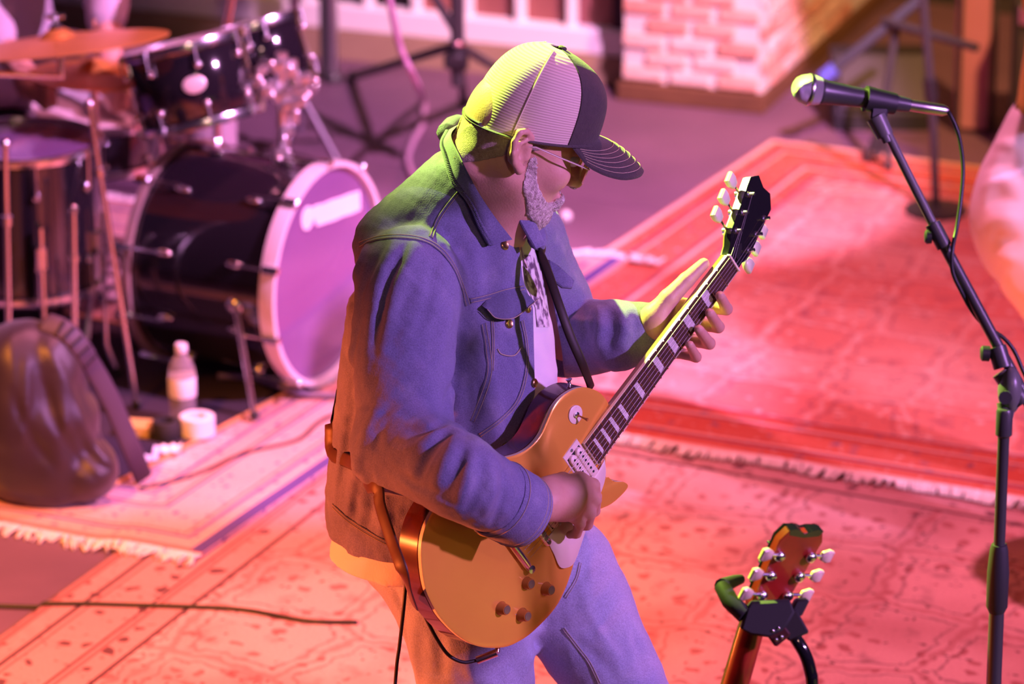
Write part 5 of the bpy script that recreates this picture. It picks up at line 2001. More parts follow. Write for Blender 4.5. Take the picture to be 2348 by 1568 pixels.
sv_c = KM(2316, 895, -.0)
mk('swivel', mm(sphere(sv_c, (.020, .030, .040), 16, 10), tube([KM(2306, 960), KM(2308, 925)], [.0115, .016], 12)), mat('swivel_casting', (.10, .10, .10), .35), ms, angle=60)
mk('swivel_clamp', mm(tube([KM(2296, 852), KM(2345, 925)], .0165, 14), tube([KM(2310, 905, .0), KM(2305, 912, -.05)], [.008, .011], 10)), M['black_metal'], ms)
mk('boom_lower', tube([KM(2150, 535), KM(2440, 1075)], .0092, 12), M['black_metal'], ms)
mk('boom_counterweight', tube([KM(2412, 1022), KM(2450, 1095)], .020, 16), M['black_metal'], ms)
mk('boom_clutch', tube([KM(2138, 512), KM(2166, 566)], .0128, 14), M['black_metal'], ms)
mk('boom_clutch', tube([KM(2285, 795), KM(2300, 842)], .0155, 14), M['black_metal'], ms)
M['boom_grey'] = mat('boom_grey_paint', (.10, .10, .10), .35)
mk('boom_tip', tube([KM(2030, 296), KM(2155, 545)], .0075, 12), M['boom_grey'], ms)
for (a, b, r) in (((2150, 541), (2124, 543), .0115), ((2290, 812), (2252, 810), .0125)):
    mk('clutch_knob', mm(tube([KM(*a), KM(*b)], [.006, .006], 8), tube([KM((a[0] + b[0]) / 2 - 2, (a[1] + b[1]) / 2), KM(*b), KM(b[0] - 4, b[1])], [r, r, r * .7], 14)), M['black_plastic'], ms)
mk('thread_nut', mm(tube([KM(2008, 268), KM(2030, 312)], [.0165, .0145], 10), tube([KM(2024, 300), KM(2036, 326)], [.0095, .0085], 12)), M['boom_grey'], ms)

mic = thing('microphone', KM(2010, 225), 'handheld vocal microphone with steel ball grille clipped on the boom', 'microphone')
m0, m1 = KM(1852, 205, -.02), KM(2085, 241, .02)
mx = nrm(m1 - m0); ml = np.linalg.norm(m1 - m0)
MGR = mat('grille_mesh', (0.55, 0.55, 0.57), 0.38, 0.9, bump=(900, 1.0))
gr = lathe([(0, -.026), (.009, -.0245), (.0165, -.020), (.022, -.012), (.0245, -.003), (.0252, .002), (.0252, .005), (.0242, .012), (.0222, .020)], m0, mx, 28)
mk('grille', gr, MGR, mic)
mk('grille_band', lathe([(.0254, -.0005), (.0262, .0005), (.0262, .0045), (.0254, .0055)], m0, mx, 28), M['steel'], mic)
mk('handle', lathe([(.0205, .019), (.0215, .022), (.0205, .026), (.0195, .03), (.0165, .075), (.0125, ml - .012), (.011, ml), (0, ml)], m0, mx, 24), M['black_metal'], mic)
cl = KM(2018, 231)
mk('clip', mm(tube([KM(1984, 226, 0), KM(2052, 238, .012)], [.0215, .0175], 16), boxv(KM(2016, 258), mx * .014, nrm(np.cross(mx, AF)) * .014, AF * .009, .003)), M['black_plastic'], ms)

mcb = thing('microphone_cable', KM(2090, 242), 'black microphone cable looping from the mic down the boom', 'cable')
mk('connector', tube([m1 - mx * .004, m1 + mx * .02, m1 + mx * .058, m1 + mx * .066], [.0095, .0098, .0095, .006], 14), mat('connector_nickel', (.55, .5, .48), .3, 1.0), mcb)
e_ = m1 + mx * .062
cpath = [e_, KM(2178, 262, .03), KM(2198, 310, .03), KM(2208, 380, .02), KM(2204, 450, .01), KM(2194, 520, 0), KM(2184, 572, -.017), KM(2184, 622, -.0155), KM(2204, 668, -.006), KM(2231, 716, .011), KM(2260, 748, .0185), KM(2298, 772, .019),
         KM(2324, 802, .020), KM(2344, 846, .024), KM(2368, 900, .026), KM(2404, 1004, .030)]
dn = cpath[-1]
cpath += [dn + V3(.06, .04, -.25), dn + V3(.10, .08, -.6), V3(dn[0] + .14, dn[1] + .12, .05), V3(dn[0] + .20, dn[1] + .16, .014), V3(dn[0] + .42, dn[1] + .34, .014)]
mk('cord', tube(lie(smooth_path(cpath, 7), .0034), .0034, 8), M['cable'], mcb, angle=180)

# ---- guitar cord of the gold guitar: plug, loop to the strap, drop to the floor
gd = float((GK(1120, 1484, TOP - .03) - CAM) @ AF) - 7.26     # depth of the jack on the guitar's rim
gc = thing('guitar_cable', K(1110, 1510, 7.27 + gd), 'black guitar cable plugged into the gold guitar and hanging past the jeans', 'cable')
pl0, pl1 = K(1094, 1514, 7.262 + gd), K(1140, 1496, 7.255 + gd)
mk('plug', mm(tube([pl0, pl1], .0072, 12), tube([pl1, K(1142, 1478, 7.26 + gd)], .0048, 10)), M['chrome'], gc)
gpath = [pl0, K(1062, 1518, 7.255 + gd), K(1030, 1503, 7.25 + gd), K(1006, 1472, 7.24 + gd), K(984, 1432, 7.235 + gd), K(962, 1385, 7.235 + gd), K(944, 1340, 7.24 + gd), K(933, 1316, 7.25 + gd), K(930, 1345, 7.26 + gd), K(925, 1400, 7.27 + gd), K(916, 1480, 7.30 + gd), K(906, 1570, 7.33 + gd)]
ge = gpath[-1]
gpath += [ge + V3(-.02, .0, -.3), V3(ge[0] - .05, ge[1] + .02, .06), V3(ge[0] - .10, ge[1] + .06, .014), V3(ge[0] - .24, ge[1] + .25, .014), V3(ge[0] - .6, ge[1] + .5, .014)]
mk('cord', tube(lie(smooth_path(gpath, 7), .0033), .0033, 8), M['cable'], gc, angle=180)

# ================================================================== SECOND GUITAR ON ITS STAND (seen from the back)
M['cherry'] = mat('cherry_red', (0.36, 0.022, 0.012), 0.38, noise=(25, (0.20, 0.012, 0.008), .25), coat=0.25)
B_A = nrm(V3(.25, .05, .967)); B_W = V3(.85, .52, 0); B_W = nrm(B_W - B_A * np.dot(B_W, B_A))
B_N = np.cross(B_A, B_W)
if np.dot(B_N, AF) > 0:
    B_N = -B_N                                           # out of the guitar's back, towards the house
B_O = K(1737, 1425, 7.0)


def BP(a, w, n=0.0):
    return B_O + B_A * a + B_W * w + B_N * n


g2 = thing('red_guitar', BP(-.80, 0, 0) * V3(1, 1, 0) + V3(0, 0, BP(-.81, 0, 0)[2]), 'cherry-red electric guitar seen from behind, its neck held by a guitar stand', 'guitar')
nvs = []
B_H = nrm(B_A * math.cos(D(15)) + B_N * math.sin(D(15))); B_HN = nrm(B_N * math.cos(D(15)) - B_A * math.sin(D(15)))


def BH(a, w, n=0.0):
    return B_O + B_H * a + B_W * w + B_HN * n


nk_v, nk_f = [], []
for i in range(8):
    a = -.47 + .47 * i / 7; hw = .0275 + (.0218 - .0275) * (a + .47) / .47
    for k in range(11):
        t = math.pi * k / 10
        nk_v.append(BP(a, -hw * math.cos(t), -.012 + .022 * math.sin(t) ** .8))
for i in range(7):
    for k in range(10):
        nk_f.append((i * 11 + k, i * 11 + k + 1, i * 11 + 12 + k, i * 11 + 11 + k))
    nk_f.append((i * 11 + 10, i * 11, i * 11 + 11, i * 11 + 21))
nk_f.append(tuple(range(11))); nk_f.append(tuple(range(87, 76, -1)))
mk('neck', (nk_v, nk_f), M['cherry'], g2, angle=50)
mk('fretboard', prism([(-.47, -.028), (0, -.0218), (0, .0218), (-.47, .028)], B_O, B_A, B_W, B_N, -.018, -.012), M['rosewood'], g2, smooth=False)
hs2 = [(a, w) if abs(w) > .042 or a < .17 else (.184 if abs(w) < .002 else .187, w) for a, w in hs_o]
h2 = mk('headstock', prism(hs2, B_O, B_H, B_W, B_HN, -.013, .004, .0012), [M['cherry']], g2, angle=35)
mk('headstock_face', prism([(a * 1.004, w * 1.01) for a, w in hs2], B_O, B_H, B_W, B_HN, -.0165, -.012), M['gloss_black'], g2, angle=35)
mk('headstock_end', prism([(x, y) for x, y in [(.1895, -.034), (.1925, -.022), (.188, -.010), (.183, 0), (.188, .010), (.1925, .022), (.1895, .034), (.18, .030), (.176, 0), (.18, -.030)]], B_O, B_H, B_W, B_HN, -.012, .0045), M['gloss_black'], g2, angle=35)
M['keystone'] = mat('keystone_cream', (0.72, 0.56, 0.42), 0.3, coat=.4)
for s in (-1, 1):
    for i, a in enumerate((.060, .100, .140)):
        w0 = s * (.026 + .006 * i / 2)
        t = mk('tuner', mm(sphere(BH(a, w0, .008), (.0095, .0105, .008), 12, 8, B_H, B_W, B_HN), tube([BH(a + .004, w0, .009), BH(a + .004, s * .053, .009)], .0028, 8),
                           lathe([(.005, -.017), (.005, -.022), (.003, -.023), (.003, -.030), (0, -.030)], BH(a, w0), B_HN, 10)), M['chrome'], g2)
        kb = [(-.0065, 0), (-.0125, .013), (-.0095, .022), (.0095, .022), (.0125, .013), (.0065, 0)]
        mk('button', prism([(x + a + .004, s * (y + .050)) for x, y in kb], B_O, B_H, B_W, B_HN, .0045, .0135, .002), M['keystone'], t, angle=50)
bo_ = []
for k in range(40):
    t = 2 * math.pi * k / 40
    r = .165 + .018 * math.cos(2 * t) - .03 * abs(math.sin(t)) ** 8
    bo_.append((-.615 + .205 * math.cos(t), (.160 - .028 * math.cos(t)) * math.sin(t) * (1 - .18 * math.exp(-((math.cos(t) - .15) / .3) ** 2))))
mk('body', prism(bo_, B_O, B_A, B_W, B_N, -.040, .006, .005), M['cherry'], g2, angle=40)

gs = thing('guitar_stand', V3(B_O[0] + .02, B_O[1] - .02, 0), 'black guitar stand with padded yoke holding the red guitar', 'guitar stand')
YB = lambda u, v, dd=0.0: K(u, v, 6.94 + dd)
yk = MB()
yk.add(*prism([(-.046, -.026), (-.036, .008), (-.028, .017), (.032, .020), (.040, .000), (.022, -.030), (.0, -.040), (-.030, -.036)], YB(1763, 1402), AX, AU, -AF, -.010, .022, .004))
yoke = mk('yoke', yk, M['rubber'], gs, angle=40)
mk('yoke_arm', tube([YB(1708, 1410, -.01), YB(1674, 1378, .0), YB(1655, 1342, .02)], [.015, .0145, .013], 10), M['rubber'], gs)
mk('yoke_arm', tube([YB(1655, 1344, .02), YB(1684, 1332, .07), YB(1698, 1328, .09)], [.013, .010, .008], 10), M['rubber'], gs)
mk('yoke_arm', mm(boxv(YB(1830, 1392, .02), AX * .0105, nrm(AU + .5 * AX) * .015, AF * .03, .003)), M['rubber'], gs)
mk('pivot_block', boxv(YB(1816, 1432), nrm(AX * .8 + AU * .35) * .018, nrm(AU * .9 - AX * .5) * .022, AF * .015, .003), M['black_plastic'], gs)
scb = mk('lock_plate', boxv(YB(1784, 1453, -.012), nrm(AX * .75 + AU * .6) * .016, nrm(AU * .8 - AX * .6) * .014, AF * .008, .003), mat('lock_plate', (.05, .01, .012), .35), gs)
for (u, v) in ((1772, 1446), (1785, 1440), (1780, 1466), (1792, 1460)):
    mk('screw', sphere(YB(u, v, -.021), .0035, 8, 6), M['chrome'], scb)
pz = YB(1862, 1580, .02)
pst = [YB(1808, 1440, .01), YB(1826, 1466, .0), YB(1846, 1500, .0), YB(1858, 1540, .01), pz, pz + V3(.004, .01, -.15), V3(pz[0] + .0, pz[1] + .02, .22), V3(pz[0], pz[1] + .02, .12)]
mk('post', tube(smooth_path(pst, 6), .0105, 14), M['gloss_black'], gs, angle=180)
pb = pst[-1]
bb2 = BP(-.80, 0, 0)
for s in (-1, 1):
    mk('cradle_arm', tube(smooth_path([pb + V3(0, 0, .04), BP(-.83, s * .03, .02), BP(-.833, s * .08, -.02), BP(-.80, s * .085, -.075)], 5), .009, 10), M['rubber'], gs, angle=180)
for an in (75, 195, 305):
    a_ = math.radians(an)
    mk('leg', tube([pb, V3(pb[0] + .24 * math.cos(a_), pb[1] + .24 * math.sin(a_), GZ(pb[0] + .24 * math.cos(a_), pb[1] + .24 * math.sin(a_)) + .008)], .009, 10), M['gloss_black'], gs)

# ================================================================== DRUM KIT
M['shell'] = mat('black_lacquer', (0.010, 0.008, 0.012), 0.10, coat=1.0)
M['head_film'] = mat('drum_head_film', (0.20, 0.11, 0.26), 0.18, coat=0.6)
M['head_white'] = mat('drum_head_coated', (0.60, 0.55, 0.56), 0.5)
M['hoop_pale'] = mat('kick_hoop_pearl', (0.74, 0.68, 0.70), 0.25, coat=0.8)
M['hoop_brown'] = mat('kick_hoop_bronze', (0.40, 0.29, 0.26), 0.28, 0.3, coat=0.6)
M['bronze'] = mat('cymbal_bronze', (0.85, 0.38, 0.09), 0.36, 0.55, noise=(14, (0.70, 0.30, 0.07), .25))
M['badge'] = mat('badge_silver', (0.78, 0.70, 0.66), 0.35, 0.3)


def lug(c, out, ax, L_, m, parent):
    """one chrome lug casing with its tension rod"""
    out = nrm(out)
    side = np.cross(ax, out)
    g = MB()
    g.add(*sphere(c + out * .006, (.011, .009, L_ * .32), 8, 6, side, out, ax))
    return mk('lug', g, m, parent, angle=180)


def drum(name, c0, axis, R_, depth, label, nl=8, hoop='chrome', top='head_white', bot='head_film', ref=None, hw=.010, group=None, rods=True):
    axis = nrm(axis)
    t = thing(name, c0, label, 'drum', group)
    mk('shell', lathe([(R_ * .97, 0), (R_, .004), (R_, depth - .004), (R_ * .97, depth)], c0, axis, 48), M['shell'], t, angle=50)
    for h, hm, nm in ((0.0, bot, 'head'), (depth, top, 'head')):
        s = 1 if h > 0 else -1
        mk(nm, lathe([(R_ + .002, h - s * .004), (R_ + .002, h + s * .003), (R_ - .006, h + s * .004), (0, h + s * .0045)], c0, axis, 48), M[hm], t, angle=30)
        mk('hoop', lathe([(R_ + .001, h - s * hw), (R_ + .008, h - s * hw), (R_ + .010, h), (R_ + .008, h + s * .012), (R_ + .001, h + s * .012)], c0, axis, 48, True), M[hoop], t, angle=50)
    x, y, z = frame(axis)
    for k in range(nl):
        a = 2 * math.pi * (k + .3) / nl
        o_ = x * math.cos(a) + y * math.sin(a)
        for h in (depth * .24, depth * .76):
            lug(c0 + axis * h + o_ * R_, o_, axis, depth * .16 if depth < .25 else .05, M['chrome'], t)
        if rods:
            for h0, h1 in ((-.006, depth * .24), (depth * .76, depth + .010)):
                mk('tension_rod', tube([c0 + axis * h0 + o_ * (R_ + .012), c0 + axis * h1 + o_ * (R_ + .012)], .0032, 6), M['chrome'], t)
    return t


# kick drum
KD = V3(math.cos(D(-27)), math.sin(D(-27)), 0)
KR = .268
_u, _v, _d = PROJ(FL(742, 868, .03) + V3(0, 0, KR + .012))
kf = FL(_u, _v, MT + KR + .0175)                          # hoops stand on the mat
KL = .40
kb = kf - KD * KL
kick = thing('bass_drum', V3(*(kf - KD * .2)[:2], .03), 'black lacquered bass drum with pale hoops and a white maker plate', 'drum')
mk('shell', lathe([(KR, 0), (KR, KL)], kb, KD, 64), M['shell'], kick, angle=50)
for h, s, hm, hk in ((0, -1, 'hoop_brown', .5), (KL, 1, 'hoop_pale', 1.0)):
    mk('hoop', lathe([(KR + .004, h - s * .018 * hk), (KR + .016, h - s * .018 * hk), (KR + .018, h), (KR + .016, h + s * .022 * hk), (KR + .002, h + s * .022 * hk), (KR - .002, h + s * .010 * hk)], kb, KD, 64, True), M[hm], kick, angle=50)
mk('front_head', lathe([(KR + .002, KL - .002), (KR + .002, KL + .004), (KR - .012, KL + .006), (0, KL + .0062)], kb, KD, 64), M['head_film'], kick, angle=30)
mk('rear_head', lathe([(KR + .002, .002), (KR + .002, -.004), (KR - .012, -.006), (0, -.0062)], kb, KD, 64), M['head_white'], kick, angle=30)
KS = np.cross(V3(0, 0, 1), KD)                           # to the right of the head as the house sees it
# white maker plate and round mark, their print washed out by the light
def onhead(u, v):
    return PLN(u, v, kb + KD * (KL + .0062), KD)


pc = [onhead(u, v) for u, v in ((716, 476), (724, 470), (742, 466), (760, 458), (780, 452), (800, 444), (824, 437), (826, 480), (806, 490), (786, 496), (764, 506), (744, 512), (726, 518), (718, 500))]
pv = [q + KD * .002 for q in pc] + [q - KD * .0005 for q in pc]
n_ = len(pc)
M['plate'] = mat('maker_plate', (0.92, 0.88, 0.90), 0.4)
mk('maker_plate', (pv, [tuple(range(n_))] + [(i, (i + 1) % n_, n_ + (i + 1) % n_, n_ + i) for i in range(n_)]), M['plate'], kick, smooth=False, label='white maker plate, print unreadable in the glare')
mk('round_mark', lathe([(.0, .0), (.030, 0), (.030, .0025), (0, .003)], onhead(704, 500), KD, 24), M['plate'], kick)
x_, y_, z_ = frame(KD)
for k in range(10):
    a = 2 * math.pi * (k + .5) / 10
    o_ = x_ * math.cos(a) + y_ * math.sin(a)
    for h in (.10, KL - .10):
        lug(kb + KD * h + o_ * KR, o_, KD, .07, M['chrome'], kick)
    for h0, h1, cl_ in ((-.030, .10, 0), (KL - .10, KL + .030, 1)):
        mk('tension_rod', tube([kb + KD * h0 + o_ * (KR + .020), kb + KD * h1 + o_ * (KR + .020)], .004, 6), M['chrome'], kick)
        hc = kb + KD * (-.012 if cl_ == 0 else KL + .012) + o_ * (KR + .020)
        mk('claw', boxv(hc, KD * .022, o_ * .008, np.cross(KD, o_) * .010, .003), M['chrome'], kick, smooth=False)
# spur leg and its bracket
sp0, sp1 = KY(541, 705, kf[1] - .20), FL(583, 955, .022)
mk('spur', tube([sp0, sp0 * .45 + sp1 * .55, sp1], [.010, .009, .007], 10), M['chrome'], kick)
mk('spur_bracket', sphere(sp0 + V3(.0, .02, 0), .028, 12, 8), M['chrome'], kick)
mk('spur_foot', sphere(sp1 + V3(0, 0, .004), (.013, .013, .012), 10, 6), M['rubber'], kick)

# rack toms, floor tom, snare
TA = nrm(V3(-.23, .2, .95))
tc = KY(462, 275, kf[1] + .10)
tom1 = drum('rack_tom', tc, TA, .152, .19, 'black rack tom with a silver oval badge above the bass drum', 8)
sdv = nrm(KY(470, 195, 1) * 0 + V3(.0, -1, 0)); bdir = nrm(V3(.12, -.99, .2)); bdir = nrm(bdir - TA * np.dot(bdir, TA))
bpos = tc + TA * .098 + bdir * .152
bx = np.cross(TA, bdir)
mk('badge', sphere(bpos, (.030, .004, .022), 20, 8, bx, bdir, TA), M['badge'], tom1, label='silver oval badge')
tc2 = KY(610, 190, kf[1] + .42)
tom2 = drum('rack_tom', tc2, nrm(V3(-.26, .22, .93)), .128, .15, 'smaller black rack tom beyond the chrome tom post', 6)
fc = KY(70, 640, 10.42)
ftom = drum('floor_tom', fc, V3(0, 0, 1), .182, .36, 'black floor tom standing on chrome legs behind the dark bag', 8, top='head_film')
for an in (-150, -75, -20, 90):
    a_ = math.radians(an); o_ = V3(math.cos(a_), math.sin(a_), 0)
    p = fc + o_ * .205
    mk('leg', tube([V3(p[0], p[1], fc[2] + .20), V3(p[0], p[1], .10), V3(*(p + o_ * .03)[:2], MT + .006)], .0065, 8), M['chrome'], ftom)
    mk('leg_bracket', boxv(V3(p[0], p[1], fc[2] + .12) - o_ * .01, o_ * .016, np.cross(o_, V3(0, 0, 1)) * .014, V3(0, 0, .03), .004), M['chrome'], ftom, smooth=False)
    mk('foot', sphere(V3(*(p + o_ * .03)[:2], MT + .011), (.013, .013, .012), 10, 6), M['rubber'], ftom)
sc_ = KY(215, 262, 10.95); sc_ = V3(sc_[0], sc_[1], .415)
snare = drum('snare_drum', sc_, nrm(V3(.05, -.05, 1)), .165, .12, 'black snare drum between the rack tom and the floor tom', 8)
sst = thing('snare_stand', V3(sc_[0], sc_[1], MT), 'low chrome tripod stand carrying the black snare drum', 'stand')
mk('pole', tube([V3(sc_[0], sc_[1], MT + .06), V3(sc_[0], sc_[1], sc_[2] - .05)], .011, 10), M['chrome'], sst)
for k in range(3):
    a_ = 2 * math.pi * k / 3 + .2; o_ = V3(math.cos(a_), math.sin(a_), 0)
    ft_ = V3(sc_[0], sc_[1], 0) + o_ * .17
    mk('leg', tube([V3(sc_[0], sc_[1], MT + .20), V3(ft_[0], ft_[1], GZ(ft_[0], ft_[1]) + .008)], .008, 8), M['chrome'], sst)
    mk('basket_arm', tube([V3(sc_[0], sc_[1], sc_[2] - .06), V3(*(sc_ + o_ * .12)[:2], sc_[2] - .028), V3(*(sc_ + o_ * .172)[:2], sc_[2] - .016)], .007, 8), M['chrome'], sst)

# tom post on the kick, with ball clamps and arms
tp0 = kb + KD * .22 + V3(.02, .05, KR)
tpx = KY(650, 372, (kb + KD * .25)[1] + .05)
M['chrome_soft'] = mat('chrome_soft', (.88, .86, .88), .36, 1.0)
tph = thing('tom_holder', tpx, 'chrome tom post with ball clamps rising from the bass drum', 'drum hardware')
zt_ = KY(648, 120, tpx[1])
mk('post', tube([tpx - V3(0, 0, .05), V3(tpx[0], tpx[1], zt_[2])], .016, 14), M['chrome_soft'], tph)
mk('post', tube([tpx + V3(.028, .01, .10), V3(tpx[0] + .028, tpx[1] + .01, zt_[2] - .02)], .012, 14), M['chrome_soft'], tph)
for (u, v, r) in ((650, 372, .030), (640, 345, .020), (655, 300, .022), (648, 215, .030), (690, 205, .026), (700, 180, .020), (612, 205, .020), (640, 150, .024), (668, 165, .02), (600, 160, .016), (585, 190, .014), (660, 240, .022), (686, 235, .018)):
    p = KY(u, v, tpx[1] - .01 + random.uniform(-.03, .02))
    mk('clamp', mm(boxv(p, nrm(V3(1, .1, .3)) * r * .9, nrm(V3(-.1, 1, 0)) * r * .7, nrm(V3(-.3, 0, 1)) * r * .7, r * .3), tube([p + V3(-r * .6, -r, r * .3), p + V3(r * .7, -r * 1.1, r * .6)], r * .28, 8)), M['chrome_soft'], tph, angle=30)
    mk('wing_bolt', sphere(p + V3(random.uniform(-.02, .03), -.03, random.uniform(-.015, .02)), (.011, .008, .008), 8, 6), M['chrome_soft'], tph)
mk('arm', tube(smooth_path([KY(648, 205, tpx[1]), KY(612, 215, tpx[1]), KY(592, 228, tpx[1])], 4), .011, 10), M['chrome_soft'], tph)
mk('arm', tube(smooth_path([KY(648, 160, tpx[1]), KY(620, 150, tpx[1] + .08), KY(600, 150, tpx[1] + .2)], 4), .011, 10), M['chrome_soft'], tph)
mk('base_plate', boxv(tpx - V3(0, 0, .045), KD * .06, KS * .045, V3(0, 0, .012), .006), M['chrome_soft'], tph, smooth=False)


def cymbal(name, c, nrm_, R_, label, mt='bronze'):
    t = mk(name, lathe([(0, .030), (.020, .028), (.036, .018), (.046, .008), (R_ * .5, .003), (R_, -.012), (R_, -.014), (R_ * .5, 0), (.046, .004), (.030, .016), (0, .026)], c, nrm_, 64), M[mt], base=c)
    return t


def stand(name, path, foot, label, r=.011, spread=.28, mt='chrome', phase=.5, hub_z=.42):
    """tripod stand: a pole through the points of path above its foot, three braced legs"""
    bz = GZ(foot[0], foot[1])
    f0 = V3(foot[0], foot[1], bz)
    t = thing(name, f0, label, 'stand')
    mk('pole', tube([f0 + V3(0, 0, .10)] + list(path), r, 12), M[mt], t)
    hub = f0 + V3(0, 0, hub_z)
    for k in range(3):
        a_ = 2 * math.pi * k / 3 + phase
        o_ = V3(math.cos(a_), math.sin(a_), 0)
        q = f0 + o_ * spread; q = V3(q[0], q[1], GZ(q[0], q[1]) + .012)
        mk('leg', tube([hub, q], r * .8, 8), M[mt], t)
        mk('brace', tube([f0 + V3(0, 0, .12), hub * .5 + q * .5], r * .55, 8), M[mt], t)
        mk('foot', sphere(q, .0135, 8, 6), M['rubber'], t)
    return t


cy1 = KY(132, 92, 10.35)
n1_ = nrm(V3(-.10, .16, .97))
c1 = cymbal('crash_cymbal', cy1, n1_, .275, '')
tag(c1, 'bronze crash cymbal with chrome wing nut over the floor tom', 'cymbal')
mk('felt', lathe([(.016, .026), (.018, .034), (.012, .040), (0, .040)], cy1, n1_, 14), M['rubber'], c1)
mk('wing_nut', mm(lathe([(.007, .036), (.008, .060), (.004, .066), (0, .066)], cy1, n1_, 10), tube([cy1 + n1_ * .05 - V3(.022, 0, -.008), cy1 + n1_ * .05 + V3(.022, 0, .010)], .006, 8)), M['chrome'], c1)
stand('cymbal_stand', [V3(-1.52, 10.27, .84), cy1 - n1_ * .09, cy1], V3(-1.52, 10.27, 0), 'chrome stand whose boom carries the crash cymbal over the floor tom', spread=.22)
cy2 = KY(540, -52, 11.05)
n2_ = nrm(V3(.02, .10, .99))
c2 = cymbal('ride_cymbal', cy2, n2_, .24, '')
tag(c2, 'bronze ride cymbal behind the rack tom', 'cymbal')
mk('wing_nut', lathe([(.007, .026), (.008, .060), (.004, .066), (0, .066)], cy2, n2_, 10), M['chrome'], c2)
_x2 = KY(492, 60, 11.05)[0]
stand('cymbal_stand', [V3(_x2, 11.05, .58), cy2], V3(_x2, 11.05, 0), 'chrome stand of the ride cymbal behind the rack tom', spread=.24, phase=math.radians(30))
cy3 = KY(215, 160, 10.63)
n3_ = nrm(V3(.04, .04, 1))
c3 = cymbal('hi_hat', cy3, n3_, .165, '')
tag(c3, 'dark reddish hi-hat cymbals under the crash cymbal', 'cymbal')
mk('lower_cymbal', lathe([(0, -.034), (.036, -.026), (.046, -.016), (.165, -.014), (.165, -.016), (.046, -.020), (.03, -.03), (0, -.038)], cy3, n3_, 48), M['bronze'], c3)
mk('pull_rod', tube([cy3 - n3_ * .05, cy3 + n3_ * .13], .004, 8), M['chrome'], c3)
stand('hi_hat_stand', [cy3 - n3_ * .034], V3((cy3 - n3_ * .034)[0], (cy3 - n3_ * .034)[1], 0), 'chrome hi-hat stand beside the snare drum', spread=.17, phase=.35, hub_z=.32)
# far cymbal stand whose legs cross beside the bass drum
fs_ = FL(775, 382, .03)
cst = thing('cymbal_stand', fs_, 'chrome double-braced stand with legs splayed beside the bass drum', 'stand')
hubp = KY(688, 212, fs_[1] + .12)
for (u, v) in ((778, 378), (748, 318), (640, 395)):
    f_ = FL(u, v, .01); f_ = V3(f_[0], f_[1], GZ(f_[0], f_[1]) + .012)
    mk('leg', tube([hubp, f_], .011, 10), M['dull_steel'], cst)
    mk('foot', sphere(f_, .0135, 8, 6), M['rubber'], cst)
mk('pole', tube([hubp - V3(0, 0, .12), hubp + V3(-.02, 0, .55)], .014, 12), M['dull_steel'], cst)
mk('height_clamp', mm(sphere(hubp + V3(0, -.01, .06), .026, 10, 8), boxv(hubp + V3(.03, -.02, .02), V3(.026, 0, .008), V3(0, .014, 0), V3(0, 0, .018), .005)), M['chrome'], cst)
mk('wing_bolt', sphere(hubp + V3(.045, -.03, .03), (.016, .010, .014), 8, 6), M['chrome'], cst)
mk('boom', tube([hubp + V3(-.02, 0, .45), KY(735, -60, fs_[1])], .010, 10), M['chrome'], cst)

# thin rods and stands around the floor tom
for k, (u0, v0, u1, v1, Y, lb) in enumerate(((168, 480, 172, 738, 10.15, 'slim chrome rod standing in front of the floor tom'), (12, 330, 20, 740, 10.0, 'chrome rod standing at the near side of the floor tom'),
                                             (205, 240, 262, 600, 10.10, 'slanted purple-lit stand leg between floor tom and bass drum'))):
    a, b = KY(u0, v0, Y), KY(u1, v1, Y)
    b2 = b + (b - a) / np.linalg.norm(b - a) * ((b[2] - MT - .008) / max(1e-3, (a[2] - b[2]) / np.linalg.norm(b - a)))
    t = thing('stand_rod', b2, lb, 'stand')
    mk('tube', tube([a, b2], .0075 if k else .009, 10), M['chrome'], t)
    mk('end_cap', sphere(a, .013, 10, 6), M['chrome'], t)
    mk('collar', tube([a * .6 + b * .4, a * .55 + b * .45], .014, 10), M['chrome'], t)
    mk('foot', sphere(b2 + V3(0, 0, .005), .0135, 8, 6), M['rubber'], t)

def face(imp, c, fwd, parent, r=(.10, .082, .125)):
    """brow, nose, lips, chin and ears on a head ellipsoid; eyes as small meshes"""
    fwd = nrm(fwd); up = V3(0, 0, 1); lt = np.cross(up, fwd)
    P_ = lambda f, l, u: c + fwd * f + lt * l + up * u
    imp.cap(P_(.085, -.03, .022), P_(.085, .03, .022), .013, k=.012)
    imp.cap(P_(.092, 0, .008), P_(.112, 0, -.028), .009, .013, .010)
    imp.cap(P_(.090, -.016, -.060), P_(.090, .016, -.060), .0085, k=.006)
    imp.cap(P_(.062, -.01, -.100), P_(.062, .01, -.100), .026, k=.02)
    for s in (-1, 1):
        imp.ell(P_(.094, s * .032, .004), (.012, .014, .010), fwd, lt, up, .008, sign=-1)
        imp.ell(P_(-.005, s * .084, -.005), (.020, .008, .034), nrm(fwd - .3 * s * lt), lt, up, .006)
        mk('eye', sphere(P_(.083, s * .032, .004), .012, 10, 8), M['eye_white'], parent)
        mk('eyebrow', tube([P_(.096, s * .014, .026), P_(.096, s * .034, .031), P_(.086, s * .048, .025)], [.003, .004, .002], 6), M['hair'], parent)


